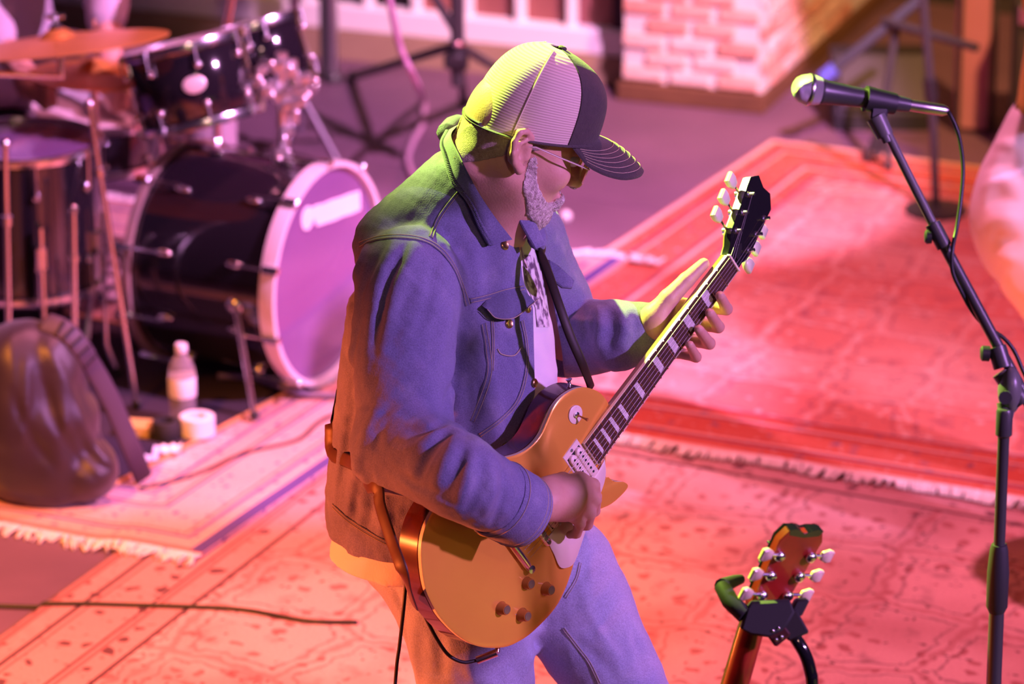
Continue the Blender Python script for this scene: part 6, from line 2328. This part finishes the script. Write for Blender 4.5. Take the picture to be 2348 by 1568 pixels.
# ---- drummer behind the kit
dm = thing('person', V3(KY(0, 0, 11.35)[0], 11.35, 0), 'drummer in a loose pale shirt seated behind the kit, gripping a drumstick', 'person')
dX = KY(75, 60, 11.35)[0]
pel = V3(dX - .12, 11.42, .56)
che = V3(dX - .08, 11.32, 1.02)
shd = Imp()
shd.path([pel, V3(dX - .12, 11.40, .80), che], [.17, .165, .17], .06)
shR, shL = che + V3(-.16, -.08, .12), che + V3(.20, .0, .12)
elR, elL = V3(dX - .16, 10.98, .88), V3(dX + .22, 11.12, .86)
hdL = KY(252, 186, 10.9); hdR = KY(70, 190, 10.75)
shd.path([shR, elR], [.085, .07], .05); shd.path([shL, elL], [.085, .07], .05)
shd.path([elR, elR * .45 + hdR * .55], [.068, .055], .03); shd.path([elL, elL * .6 + hdL * .4], [.068, .052], .03)


def dshirt(P):
    F = shd(P)
    m = np.nonzero(np.abs(F) < .03)[0]
    F[m] -= .006 * noise3(P[m], 34, 41) + .003 * noise3(P[m], 80, 42)
    return F


v_, q_ = polygonize(dshirt, V3(dX - .5, 10.6, .38), V3(dX + .5, 11.7, 1.30), .011)
M['pale_shirt'] = mat('drummer_shirt', (0.52, 0.46, 0.52), 0.85, noise=(5, (.44, .38, .45), .25))
mk_np('shirt', v_, q_, M['pale_shirt'], dm, label='loose pale shirt')
db = Imp()
db.path([che + V3(0, 0, .1), che + V3(.03, -.04, .26)], [.07, .062], .03)
db.ell(che + V3(.05, -.08, .37), (.10, .085, .13), V3(.7, -.7, 0), V3(.7, .7, 0), V3(0, 0, 1), .03)
face(db, che + V3(.05, -.08, .37), V3(.7, -.7, 0), dm)
for e_, h_ in ((elR, hdR), (elL, hdL)):
    db.path([e_, h_], [.045, .032], .02)
    db.ell(h_, (.045, .032, .045), V3(1, 0, 0), V3(0, 1, 0), V3(0, 0, 1), .015)
    dd_ = nrm(h_ - e_); sd_ = nrm(np.cross(dd_, V3(0, 0, 1)))
    for k in range(4):
        b_ = h_ + V3(0, 0, .028 - .018 * k) + dd_ * .02
        db.path([b_, b_ + dd_ * .035 - sd_ * .01, b_ + dd_ * .03 - sd_ * .04, b_ + dd_ * .0 - sd_ * .04], [.012, .011, .0105, .009], .006)
    db.path([h_ + V3(0, 0, .03), h_ + V3(0, 0, .045) + dd_ * .03 - sd_ * .02], [.014, .011], .01)
db.path([che, pel], [.12, .13], .03)
for s in (-1, 1):
    db.path([shR if s < 0 else shL, elR if s < 0 else elL], [.05, .045], .03)
v_, q_ = polygonize(db, V3(dX - .5, 10.5, .40), V3(dX + .6, 11.7, 1.62), .009)
mk_np('body', v_, q_, M['skin'], dm)
dt = Imp()
dkR, dkL = V3(dX - .24, 10.95, .54), V3(dX + .47, 11.20, .54)
daR, daL = V3(dX - .24, 10.92, .11), V3(dX + .49, 11.21, .11)
dt.path([pel + V3(-.1, 0, -.05), dkR, daR], [.125, .085, .06], .04)
dt.path([pel + V3(.1, 0, -.05), dkL, daL], [.125, .085, .06], .04)
v_, q_ = polygonize(dt, V3(dX - .5, 10.7, .03), V3(dX + .65, 11.8, .72), .012)
mk_np('trousers', v_, q_, mat('drummer_trousers', (.42, .34, .38), .9), dm)
def shoes(pairs, parent):
    """low shoes with flat soles standing on whatever lies under them"""
    for an, dr in pairs:
        dr = nrm(dr); z0 = GZ(an[0], an[1]) - .0005
        si = Imp()
        a0 = V3(an[0], an[1], z0)
        si.cap(a0 + V3(0, 0, .042) - dr * .04, a0 + V3(0, 0, .034) + dr * .15, .044, .037, .02)
        si.cap(a0 + V3(0, 0, .10), a0 + V3(0, 0, .045), .044, .044, .02)
        v_, q_ = polygonize(lambda P: np.maximum(si(P), z0 - P[:, 2]), a0 - V3(.25, .25, .02), a0 + V3(.25, .25, .2), .008)
        mk_np('shoe', v_, q_, M['shoe'], parent)


shoes(((daR, V3(.25, -1, 0)), (daL, V3(.6, -.8, 0))), dm)
mk('hair', sphere(che + V3(.02, -.05, .415), (.104, .10, .105), 16, 10), M['hair'], dm)
stk = mk('drumstick', tube([hdL + V3(-.10, .12, .05), hdL + V3(.02, -.02, 0), hdL + V3(.14, -.16, -.05), hdL + V3(.155, -.178, -.056)], [.007, .007, .004, .005], 8), mat('hickory', (.62, .42, .22), .5), base=hdL)
tag(stk, 'wooden drumstick held in the drummer\'s hand over the snare drum', 'drumstick')
stool = thing('drum_stool', V3(pel[0], pel[1], 0), 'round black drum stool under the drummer', 'stool')
mk('seat', lathe([(0, .36), (.15, .36), (.165, .375), (.165, .41), (.15, .425), (0, .43)], (pel[0], pel[1], 0), (0, 0, 1), 28), M['rubber'], stool)
mk('column', tube([(pel[0], pel[1], .08), (pel[0], pel[1], .37)], .02, 12), M['chrome'], stool)
for k in range(3):
    a_ = 2 * math.pi * k / 3 + .3
    mk('leg', tube([(pel[0], pel[1], .26), (pel[0] + .24 * math.cos(a_), pel[1] + .24 * math.sin(a_), GZ(pel[0] + .24 * math.cos(a_), pel[1] + .24 * math.sin(a_)) + .010)], .011, 8), M['chrome'], stool)

# ================================================================== SMALL THINGS AND BACKGROUND
# ---- dark gear bag
bgb = FL(110, 1120, .03)
bag = thing('gear_bag', V3(bgb[0], bgb[1], .012), 'dark slouching backpack with webbing straps on the floral rug', 'bag')
BY = bgb[1]
bi = Imp()
bi.path([KY(60, 1050, BY), KY(110, 1060, BY), KY(200, 1080, BY - .03)], [.11, .115, .075], .05)
bi.path([KY(40, 950, BY), KY(120, 960, BY)], [.12, .11], .05)
bi.path([KY(50, 850, BY + .02), KY(110, 840, BY + .02)], [.115, .09], .05)
bi.path([KY(70, 790, BY + .03), KY(120, 800, BY + .03)], [.055, .05], .04)
STROKES = []
for pts, sg, am in [([(110, 800), (160, 900), (200, 1000), (270, 1090)], .012, .012), ([(90, 850), (120, 950), (170, 1040), (220, 1100)], .012, -.014),
                    ([(60, 820), (60, 920), (50, 1020)], .012, .010), ([(30, 900), (70, 1000), (130, 1080)], .012, -.010), ([(130, 850), (150, 940), (140, 1020)], .014, .010),
                    ([(180, 1010), (220, 1060), (260, 1080)], .010, -.012)]:
    stroke(bi, pts, sg, am, 8.0, 11.5)
bag_st = list(STROKES)


def bag_f(P):
    F = bi(P)
    m = np.nonzero(np.abs(F) < .03)[0]
    F[m] -= .004 * noise3(P[m], 50, 51)
    F = apply_strokes(P, F, bag_st)
    return np.maximum(F, .0125 - P[:, 2])


v_, q_ = polygonize(bag_f, V3(bgb[0] - .45, BY - .3, .0), V3(bgb[0] + .35, BY + .3, .62), .006)
v_ = relax(v_, q_, 1, .4)
M['nylon'] = mat('bag_nylon', (.026, .014, .022), .42, noise=(9, (.018, .010, .016), .3), bump=(220, .25), sheen=.2)
bago = mk_np('shell', v_, q_, M['nylon'], bag)
BS = Surf(v_, q_)
sp_ = lay(BS, [(100, 748), (150, 770), (195, 830), (222, 900), (240, 960), (262, 1010)], 6, .012)
tail = sp_[-1]
endp = FL(330, 1098, .022)
strap_path = sp_ + [tail * .6 + endp * .4 + V3(0, 0, .02), endp]
mk('shoulder_strap', tube(smooth_path(strap_path, 2), .026, 10, True, (nrm(V3(.5, -.8, .4)), .22)), mat('strap_foam', (.055, .036, .055), .6, bump=(150, .3)), bag, angle=180)
for i in range(4, min(len(sp_) - 1, 22), 2):
    p, q = sp_[i], sp_[i + 1]
    t = nrm(q - p); g = nrm(V3(.4, -.85, .35)); s_ = nrm(np.cross(t, g))
    mk('webbing_rung', boxv(p + g * .008, s_ * .018, t * .0035, g * .003, .001), mat('webbing', (.012, .008, .012), .8) if 'webbing' not in bpy.data.materials else bpy.data.materials['webbing'], bag, smooth=False)
mk('buckle', boxv(FL(272, 962, .10), V3(.018, 0, .004), V3(0, .010, .012), V3(-.002, -.006, .010), .003), M['chrome'], bag)

# ---- water bottle, tape rolls, odds and ends on the mat
tr = FL(453, 995, MT)
tape = thing('tape_roll', tr, 'roll of white gaffer tape with a black inner band lying on the drum mat', 'tape')
mk('tape_body', lathe([(.022, 0), (.041, 0), (.043, .002), (.043, .046), (.041, .048), (.022, .048)], tr, (0, 0, 1), 32, True), M['white'], tape, angle=40)
tr2 = FL(382, 1004, MT)
tape2 = thing('tape_roll', tr2, 'roll of black tape beside the white roll under the bottle', 'tape')
mk('tape_body', lathe([(.019, 0), (.033, 0), (.034, .002), (.034, .044), (.033, .046), (.019, .046)], tr2, (0, 0, 1), 32, True), M['rubber'], tape2, angle=40)
bt = FL(420, 970, MT)
btl = thing('water_bottle', bt, 'small clear plastic water bottle with white label on the drum mat', 'bottle')
M['pet'] = mat('clear_plastic', (.90, .86, .92), .08, trans=.82, ior=1.25)
mk('bottle_body', lathe([(0, 0), (.028, 0), (.033, .006), (.033, .03), (.0315, .036), (.033, .042), (.033, .07), (.0335, .075), (.0335, .128), (.031, .145), (.022, .165), (.0135, .178), (.0125, .185), (.0125, .192), (0, .192)], bt, (0, 0, 1), 24), M['pet'], btl, angle=50)
mk('bottle_label', lathe([(.0338, .074), (.0342, .075), (.0342, .122), (.0338, .123)], bt, (0, 0, 1), 24), M['white'], btl)
mk('bottle_cap', lathe([(.0145, .186), (.015, .188), (.015, .203), (.013, .206), (0, .206)], bt, (0, 0, 1), 20), M['white'], btl)
yb_ = FL(316, 996, MT)
box_ = mk('cardboard_carton', mm(boxv(yb_ + V3(0, 0, .016), V3(.034, -.006, 0), V3(.005, .028, 0), V3(0, 0, .016), .003), boxv(yb_ + V3(.002, 0, .0335), V3(.030, -.004, 0), V3(.001, .005, 0), V3(0, 0, .001))), mat('yellow_card', (.62, .44, .14), .6), base=yb_, smooth=False)
tag(box_, 'small yellow carton between the backpack and the tape rolls', 'carton')
for k, (u, v, lb) in enumerate(((330, 1057, 'crumpled white set list paper at the edge of the drum mat'), (384, 1034, 'folded white slip of paper near the tape rolls'))):
    p = FL(u, v, MT)
    vs, fs = [], []
    for j in range(7):
        for i in range(7):
            vs.append(p + V3((i - 3) * .011, (j - 3) * .008 + (i - 3) * .003, .0025 + .010 * abs(math.sin(i * 1.7 + k) * math.cos(j * 1.3 + k))))
    n7 = len(vs)
    fs = [(j * 7 + i, j * 7 + i + 1, j * 7 + 8 + i, j * 7 + 7 + i) for j in range(6) for i in range(6)]
    vs += [q + V3(0, 0, -.002) for q in vs]; fs += [tuple(n7 + x for x in reversed(f)) for f in fs]
    o = mk('paper_sheet', (vs, fs), M['white'], base=p, smooth=False)
    tag(o, lb, 'paper')
kc = mk('kick_cable', tube(lie(smooth_path([FL(500, 862, .03), FL(560, 864, .03), FL(605, 872, .03), FL(650, 888, .03), FL(700, 905, .025), FL(760, 915, .02), FL(840, 920, .02), FL(900, 940, .02)], 6), .0095), .0095, 8), mat('grey_cable', (.22, .18, .26), .5), base=FL(700, 892), angle=180)
tag(kc, 'grey cable running along the front of the bass drum', 'cable')
fcb = mk('floor_cable', tube(lie(smooth_path([FL(-60, 1392, .0), FL(90, 1397, .0), FL(240, 1398, .0), FL(420, 1404, .0), FL(560, 1412, .0), FL(700, 1436, .0), FL(820, 1440, .0)], 12), .0052), .0055, 8), M['cable'], base=FL(300, 1400), angle=180)
tag(fcb, 'thin black cable lying across the floor and the beige rug', 'cable')
fcc = mk('floor_cable', tube(lie(smooth_path([FL(320, 1122, .01), FL(460, 1090, .01), FL(560, 1050, .01), FL(680, 1020, .01), FL(730, 980, .01), FL(775, 960, .01), FL(860, 940, .01)], 12), .0043), .0045, 8), M['cable'], base=FL(560, 1050), angle=180)
tag(fcc, 'thin dark cable curving over the floral rug beside the mat', 'cable')

# ---- ball and pedal on the stage floor
bp_ = FL(1297, 510)
ball = mk('small_ball', mm(sphere(bp_ + V3(0, 0, .018), .018, 20, 12), lathe([(.0183, -.001), (.0183, .001), (.018, .002)], bp_ + V3(0, 0, .018), (0, .3, 1), 20)), M['hoop_pale'], base=bp_)
tag(ball, 'small pale ball on the bare stage floor past the man\'s beard', 'ball')
pp = FL(1236, 522)
ped = thing('effect_pedal', pp, 'small dark effects pedal on the bare stage floor next to the pale ball', 'pedal')
mk('case', boxv(pp + V3(0, 0, .022), V3(.032, -.012, 0), V3(.02, .052, 0), V3(0, 0, .022), .005), mat('pedal_paint', (.05, .02, .12), .4), ped, smooth=False)
mk('footswitch', lathe([(.010, .044), (.010, .052), (.007, .055), (0, .055)], pp + V3(-.008, -.025, 0), (0, 0, 1), 12), M['chrome'], ped)
for s in (-1, 1):
    mk('control_knob', lathe([(.007, .044), (.006, .056), (0, .056)], pp + V3(.012 + s * .012, .026 - s * .004, 0), (0, 0, 1), 10), M['black_plastic'], ped)

# ---- tripods and poles at the back
tph2 = KY(1050, 118, 12.0)
tp2 = thing('tripod_stand', V3(tph2[0], tph2[1], 0), 'black tripod lighting stand in front of the white window frames', 'stand')
mk('pole', tube([tph2 + V3(0, 0, -.10), tph2 + V3(-.01, 0, 1.6)], .020, 12), M['black_metal'], tp2)
mk('hub', mm(lathe([(.030, -.05), (.032, .0), (.024, .03)], tph2, (0, 0, 1), 14), boxv(tph2 + V3(-.01, -.03, -.02), V3(.03, 0, 0), V3(0, .012, 0), V3(0, 0, .02), .005)), M['black_plastic'], tp2)
mk('clamp_ring', lathe([(.022, .01), (.026, .014), (.026, .03), (.022, .034)], tph2, (0, 0, 1), 14), M['chrome'], tp2)
for (u, v) in ((808, 184), (1064, 240), (1190, 195)):
    f_ = FL(u, v)
    mk('leg', tube([tph2 + V3(0, 0, .02), f_ + V3(0, 0, .012)], .014, 10), M['black_metal'], tp2)
    mk('foot', sphere(f_ + V3(0, 0, .014), .018, 8, 6), M['rubber'], tp2)
mk('brace', tube([tph2 + V3(0, 0, .05), KY(975, -40, 12.0)], .013, 10), M['black_metal'], tp2)
for (u, v, rr, mt_, lb) in ((764, 186, .019, 'steel', 'pink-lit steel pole left of the black tripod by the windows'),):
    f_ = FL(u, v)
    t = thing('upright_pole', f_, lb, 'pole')
    mk('tube', tube([f_ + V3(0, 0, .02), f_ + V3(-.01, 0, 1.8)], rr, 14), M[mt_], t)
    mk('dark_sleeve', tube([f_ + V3(-.026, .0, .02), f_ + V3(-.03, 0, 1.8)], rr * .75, 12), M['black_metal'], t)
    mk('base', lathe([(0, 0), (.034, 0), (.032, .02), (.024, .03), (0, .03)], f_, (0, 0, 1), 18), M['black_metal'], t)
hc_ = mk('hanging_cable', tube(lie(smooth_path([KY(880, -60, 11.3), KY(897, 20, 11.3), KY(918, 110, 11.35), KY(948, 175, 11.4), FL(971, 232, .02), FL(968, 285, .008), FL(945, 330, .008), FL(935, 372, .008), FL(960, 430, .008)], 8), .0092), .0095, 8), mat('pale_cable', (.50, .30, .42), .5), base=FL(968, 285), angle=180)
tag(hc_, 'pale cable dropping in a curve behind the man\'s shoulder', 'cable')

# ---- right background: far microphone stand, amplifier, floor box
f_ = FL(2146, 478, .018); f_ = V3(f_[0], f_[1], GZ(f_[0], f_[1]) - .0015)
fs2 = thing('microphone_stand', f_, 'tall dark straight microphone stand at the far edge of the red rug', 'microphone stand')
mk('pole', tube([f_ + V3(0, 0, .02), KY(2138, 250, f_[1]), KY(2112, -60, f_[1])], .012, 12), M['black_metal'], fs2)
mk('base', lathe([(0, .0), (.09, .0), (.088, .012), (.02, .022), (0, .022)], f_, (0, 0, 1), 24), M['black_metal'], fs2)
mk('clutch', tube([KY(2136, 230, f_[1]), KY(2131, 180, f_[1])], .019, 12), M['black_plastic'], fs2)
f_ = FL(2010, 385); f_ = V3(f_[0], f_[1], GZ(f_[0], f_[1]) + .004)
fs3 = thing('boom_stand', f_, 'dark boom stand leaning beside the brown boards with a blue-lit tip', 'microphone stand')
jt = KY(2058, 40, f_[1] + .1)
tp_ = KY(1886, 180, f_[1] + .1)
mk('boom', tube([tp_, jt, jt + (jt - tp_) * .35], .016, 12), mat('slate_tube', (.05, .06, .08), .4), fs3)
mk('blue_grip', tube([tp_, tp_ + (jt - tp_) * .17], .022, 12), mat('blue_grip', (.10, .14, .62), .5), fs3)
mk('pole', tube([f_ + V3(0, 0, .02), jt], .012, 12), M['black_metal'], fs3)
mk('cross_brace', tube([jt + V3(-.04, 0, -.01), KY(2240, 110, f_[1] - .16)], .013, 10), M['black_metal'], fs3)
for (u, v) in ((1985, 380), (2040, 400), (2030, 345)):
    g_ = FL(u, v)
    mk('leg', tube([f_ * .7 + jt * .3, V3(g_[0], g_[1], GZ(g_[0], g_[1]) + .009)], .010, 8), M['black_metal'], fs3)
ab = FL(2300, 425) + V3(.18, .24, 0)
amp = thing('guitar_amplifier', ab, 'black combo amplifier standing at the far end of the red rug', 'amplifier')
aw, ad_, ah = V3(.22, -.02, 0), V3(.02, .13, 0), .46
ac = ab + V3(.10, .14, 0)
mk('cabinet', boxv(ac + V3(0, 0, ah / 2 + .02), aw, ad_, V3(0, 0, ah / 2), .012), M['rubber'], amp, smooth=False)
mk('grille_cloth', boxv(ac - ad_ * 1.02 + V3(0, 0, ah * .42 + .02), aw * .9, ad_ * .02, V3(0, 0, ah * .36), .004), mat('grille_cloth', (.06, .05, .055), .9, bump=(300, .6)), amp, smooth=False)
mk('control_panel', boxv(ac - ad_ * 1.02 + V3(0, 0, ah * .90 + .02), aw * .9, ad_ * .02, V3(0, 0, ah * .06), .003), M['steel'], amp, smooth=False)
for k in range(6):
    mk('control_knob', lathe([(.010, 0), (.008, .012), (0, .012)], ac - ad_ * 1.05 + aw * (-.75 + k * .28) + V3(0, 0, ah * .90 + .02), -nrm(ad_), 10), M['black_plastic'], amp)
mk('handle', tube(smooth_path([ac + aw * -.4 + V3(0, 0, ah + .02), ac + aw * -.2 + V3(0, 0, ah + .05), ac + aw * .2 + V3(0, 0, ah + .05), ac + aw * .4 + V3(0, 0, ah + .02)], 4), .010, 8), M['rubber'], amp)
for sx in (-.8, .8):
    for sy in (-.8, .8):
        mk('foot', lathe([(.016, 0), (.014, .022), (0, .022)], ac + aw * sx + ad_ * sy, (0, 0, 1), 10), M['rubber'], amp)
cb_ = FL(2218, 310)
cas = thing('road_case', cb_, 'tall plain case with pale side beside the black amplifier', 'case')
mk('panel', boxv(cb_ + V3(.02, .12, .26), V3(.050, -.01, 0), V3(.01, .10, 0), V3(0, 0, .25), .006), mat('case_panel', (.50, .22, .28), .6, noise=(5, (.42, .18, .22), .2)), cas, smooth=False)
mk('edge_trim', mm(boxv(cb_ + V3(-.028, .02, .26), V3(.006, 0, 0), V3(0, .006, 0), V3(0, 0, .255)), boxv(cb_ + V3(.072, .012, .26), V3(.008, 0, 0), V3(0, .008, 0), V3(0, 0, .255)), boxv(cb_ + V3(.02, .02, .51), V3(.055, 0, 0), V3(0, .006, 0), V3(0, 0, .008))), M['black_metal'], cas, smooth=False)
for s in (-1, 1):
    mk('caster', lathe([(0, -.01), (.018, -.01), (.02, 0), (.018, .01), (0, .01)], cb_ + V3(.02 + s * .04, .06, .02), (1, 0, 0), 14), M['rubber'], cas)
mb2 = FL(2010, 300)
mon = thing('floor_monitor', mb2, 'black wedge floor monitor against the brown boards', 'speaker')
wo = [(-.12, 0), (.12, 0), (.12, .05), (-.02, .20), (-.12, .20)]
mk('cabinet', prism(wo, mb2 + V3(.02, .12, 0), V3(0, -1, 0), V3(0, 0, 1), V3(1, 0, 0), -.15, .15, .006), M['rubber'], mon, smooth=False)
mk('grille', boxv(mb2 + V3(.02, .065, .132), V3(.13, 0, 0), nrm(V3(0, -.14, -.15)) * .09, nrm(V3(0, -.15, .14)) * .006, .003), M['black_metal'], mon, smooth=False)

# ---- musician at the right edge: pale trousers, yellow top
px_ = KY(2395, 430, 9.25)
mu = thing('person', V3(px_[0] + .05, 9.3, 0), 'musician in white trousers and a yellow top beside the red rug', 'person')
tr_ = Imp()
tr_.path([KY(2430, 330, 9.3), KY(2390, 430, 9.27), KY(2378, 520, 9.22)], [.135, .142, .14], .05)
tr_.path([KY(2378, 500, 9.22), KY(2400, 620, 9.10), V3(px_[0] + .14, 8.98, .50), V3(px_[0] + .12, 9.12, .10)], [.138, .105, .085, .065], .04)
tr_.path([KY(2470, 500, 9.32), V3(px_[0] + .22, 9.36, .50), V3(px_[0] + .24, 9.44, .10)], [.13, .085, .065], .04)
STROKES = []
for k, v in enumerate((330, 375, 415, 455, 500, 545, 590)):
    stroke(tr_, [(2238 + 6 * k, v + 14), (2290, v), (2340, v + 6)], .012, .009 if k % 2 == 0 else -.009, 8.6, 10.6)
mu_st = list(STROKES)


def mu_f(P):
    F = tr_(P)
    m = np.nonzero(np.abs(F) < .03)[0]
    F[m] -= .005 * noise3(P[m], 45, 61)
    return apply_strokes(P, F, mu_st)


v_, q_ = polygonize(mu_f, V3(px_[0] - .35, 8.8, .06), V3(px_[0] + .5, 9.7, KY(2400, 250, 9.3)[2]), .009)
mk_np('trousers', v_, q_, mat('white_trousers', (.74, .68, .74), .8), mu, label='white trousers')
ut = Imp()
tz = KY(2400, 300, 9.3) + V3(.095, .02, 0)
ut.path([tz + V3(-.02, .0, .03), tz + V3(.03, .02, .30), tz + V3(.04, .0, .46)], [.145, .16, .12], .05)
ut.path([tz + V3(-.12, -.05, .42), tz + V3(-.06, -.16, .14)], [.075, .06], .04)
ut.path([tz + V3(.22, .05, .42), tz + V3(.28, -.12, .14)], [.075, .06], .04)
v_, q_ = polygonize(lambda P: ut(P) - .004 * noise3(P, 40, 71) * (np.abs(ut(P)) < .03), tz - V3(.35, .4, .17), tz + V3(.5, .35, .66), .011)
mk_np('shirt', v_, q_, mat('yellow_shirt', (.70, .52, .10), .8), mu, label='yellow top')
ub = Imp()
ub.path([tz + V3(.04, 0, .40), tz + V3(.05, -.02, .62)], [.08, .06], .03)
ub.ell(tz + V3(.06, -.05, .74), (.10, .082, .125), nrm(V3(.3, -1, 0)), nrm(V3(1, .3, 0)), V3(0, 0, 1), .03)
face(ub, tz + V3(.06, -.05, .74), V3(.3, -1, 0), mu)
for a, b, c in ((tz + V3(-.12, -.05, .42), tz + V3(-.06, -.16, .14), tz + V3(.10, -.26, .18)), (tz + V3(.22, .05, .42), tz + V3(.28, -.12, .14), tz + V3(.20, -.28, .26))):
    ub.path([a, b, c], [.05, .042, .03], .02)
    dr_ = nrm(c - b)
    ub.cap(c, c + dr_ * .06, .032, .030, .015)
    for k in range(4):
        q0 = c + dr_ * .07 + V3(0, 0, .027 - .018 * k)
        ub.path([q0, q0 + dr_ * .035, q0 + dr_ * .05 + V3(0, .02, -.01)], [.0105, .010, .008], .006)
    ub.path([c + dr_ * .03 + V3(0, 0, .03), c + dr_ * .06 + V3(0, 0, .055)], [.013, .010], .01)
v_, q_ = polygonize(ub, tz - V3(.3, .5, .1), tz + V3(.5, .3, .92), .009)
mk_np('body', v_, q_, M['skin'], mu)
mk('hair', sphere(tz + V3(.055, -.015, .785), (.105, .105, .105), 16, 10), mat('dark_hair', (.03, .02, .015), .8), mu)
shoes(((V3(px_[0] + .12, 9.12, 0), V3(.3, -1, 0)), (V3(px_[0] + .24, 9.44, 0), V3(.6, -.8, 0))), mu)
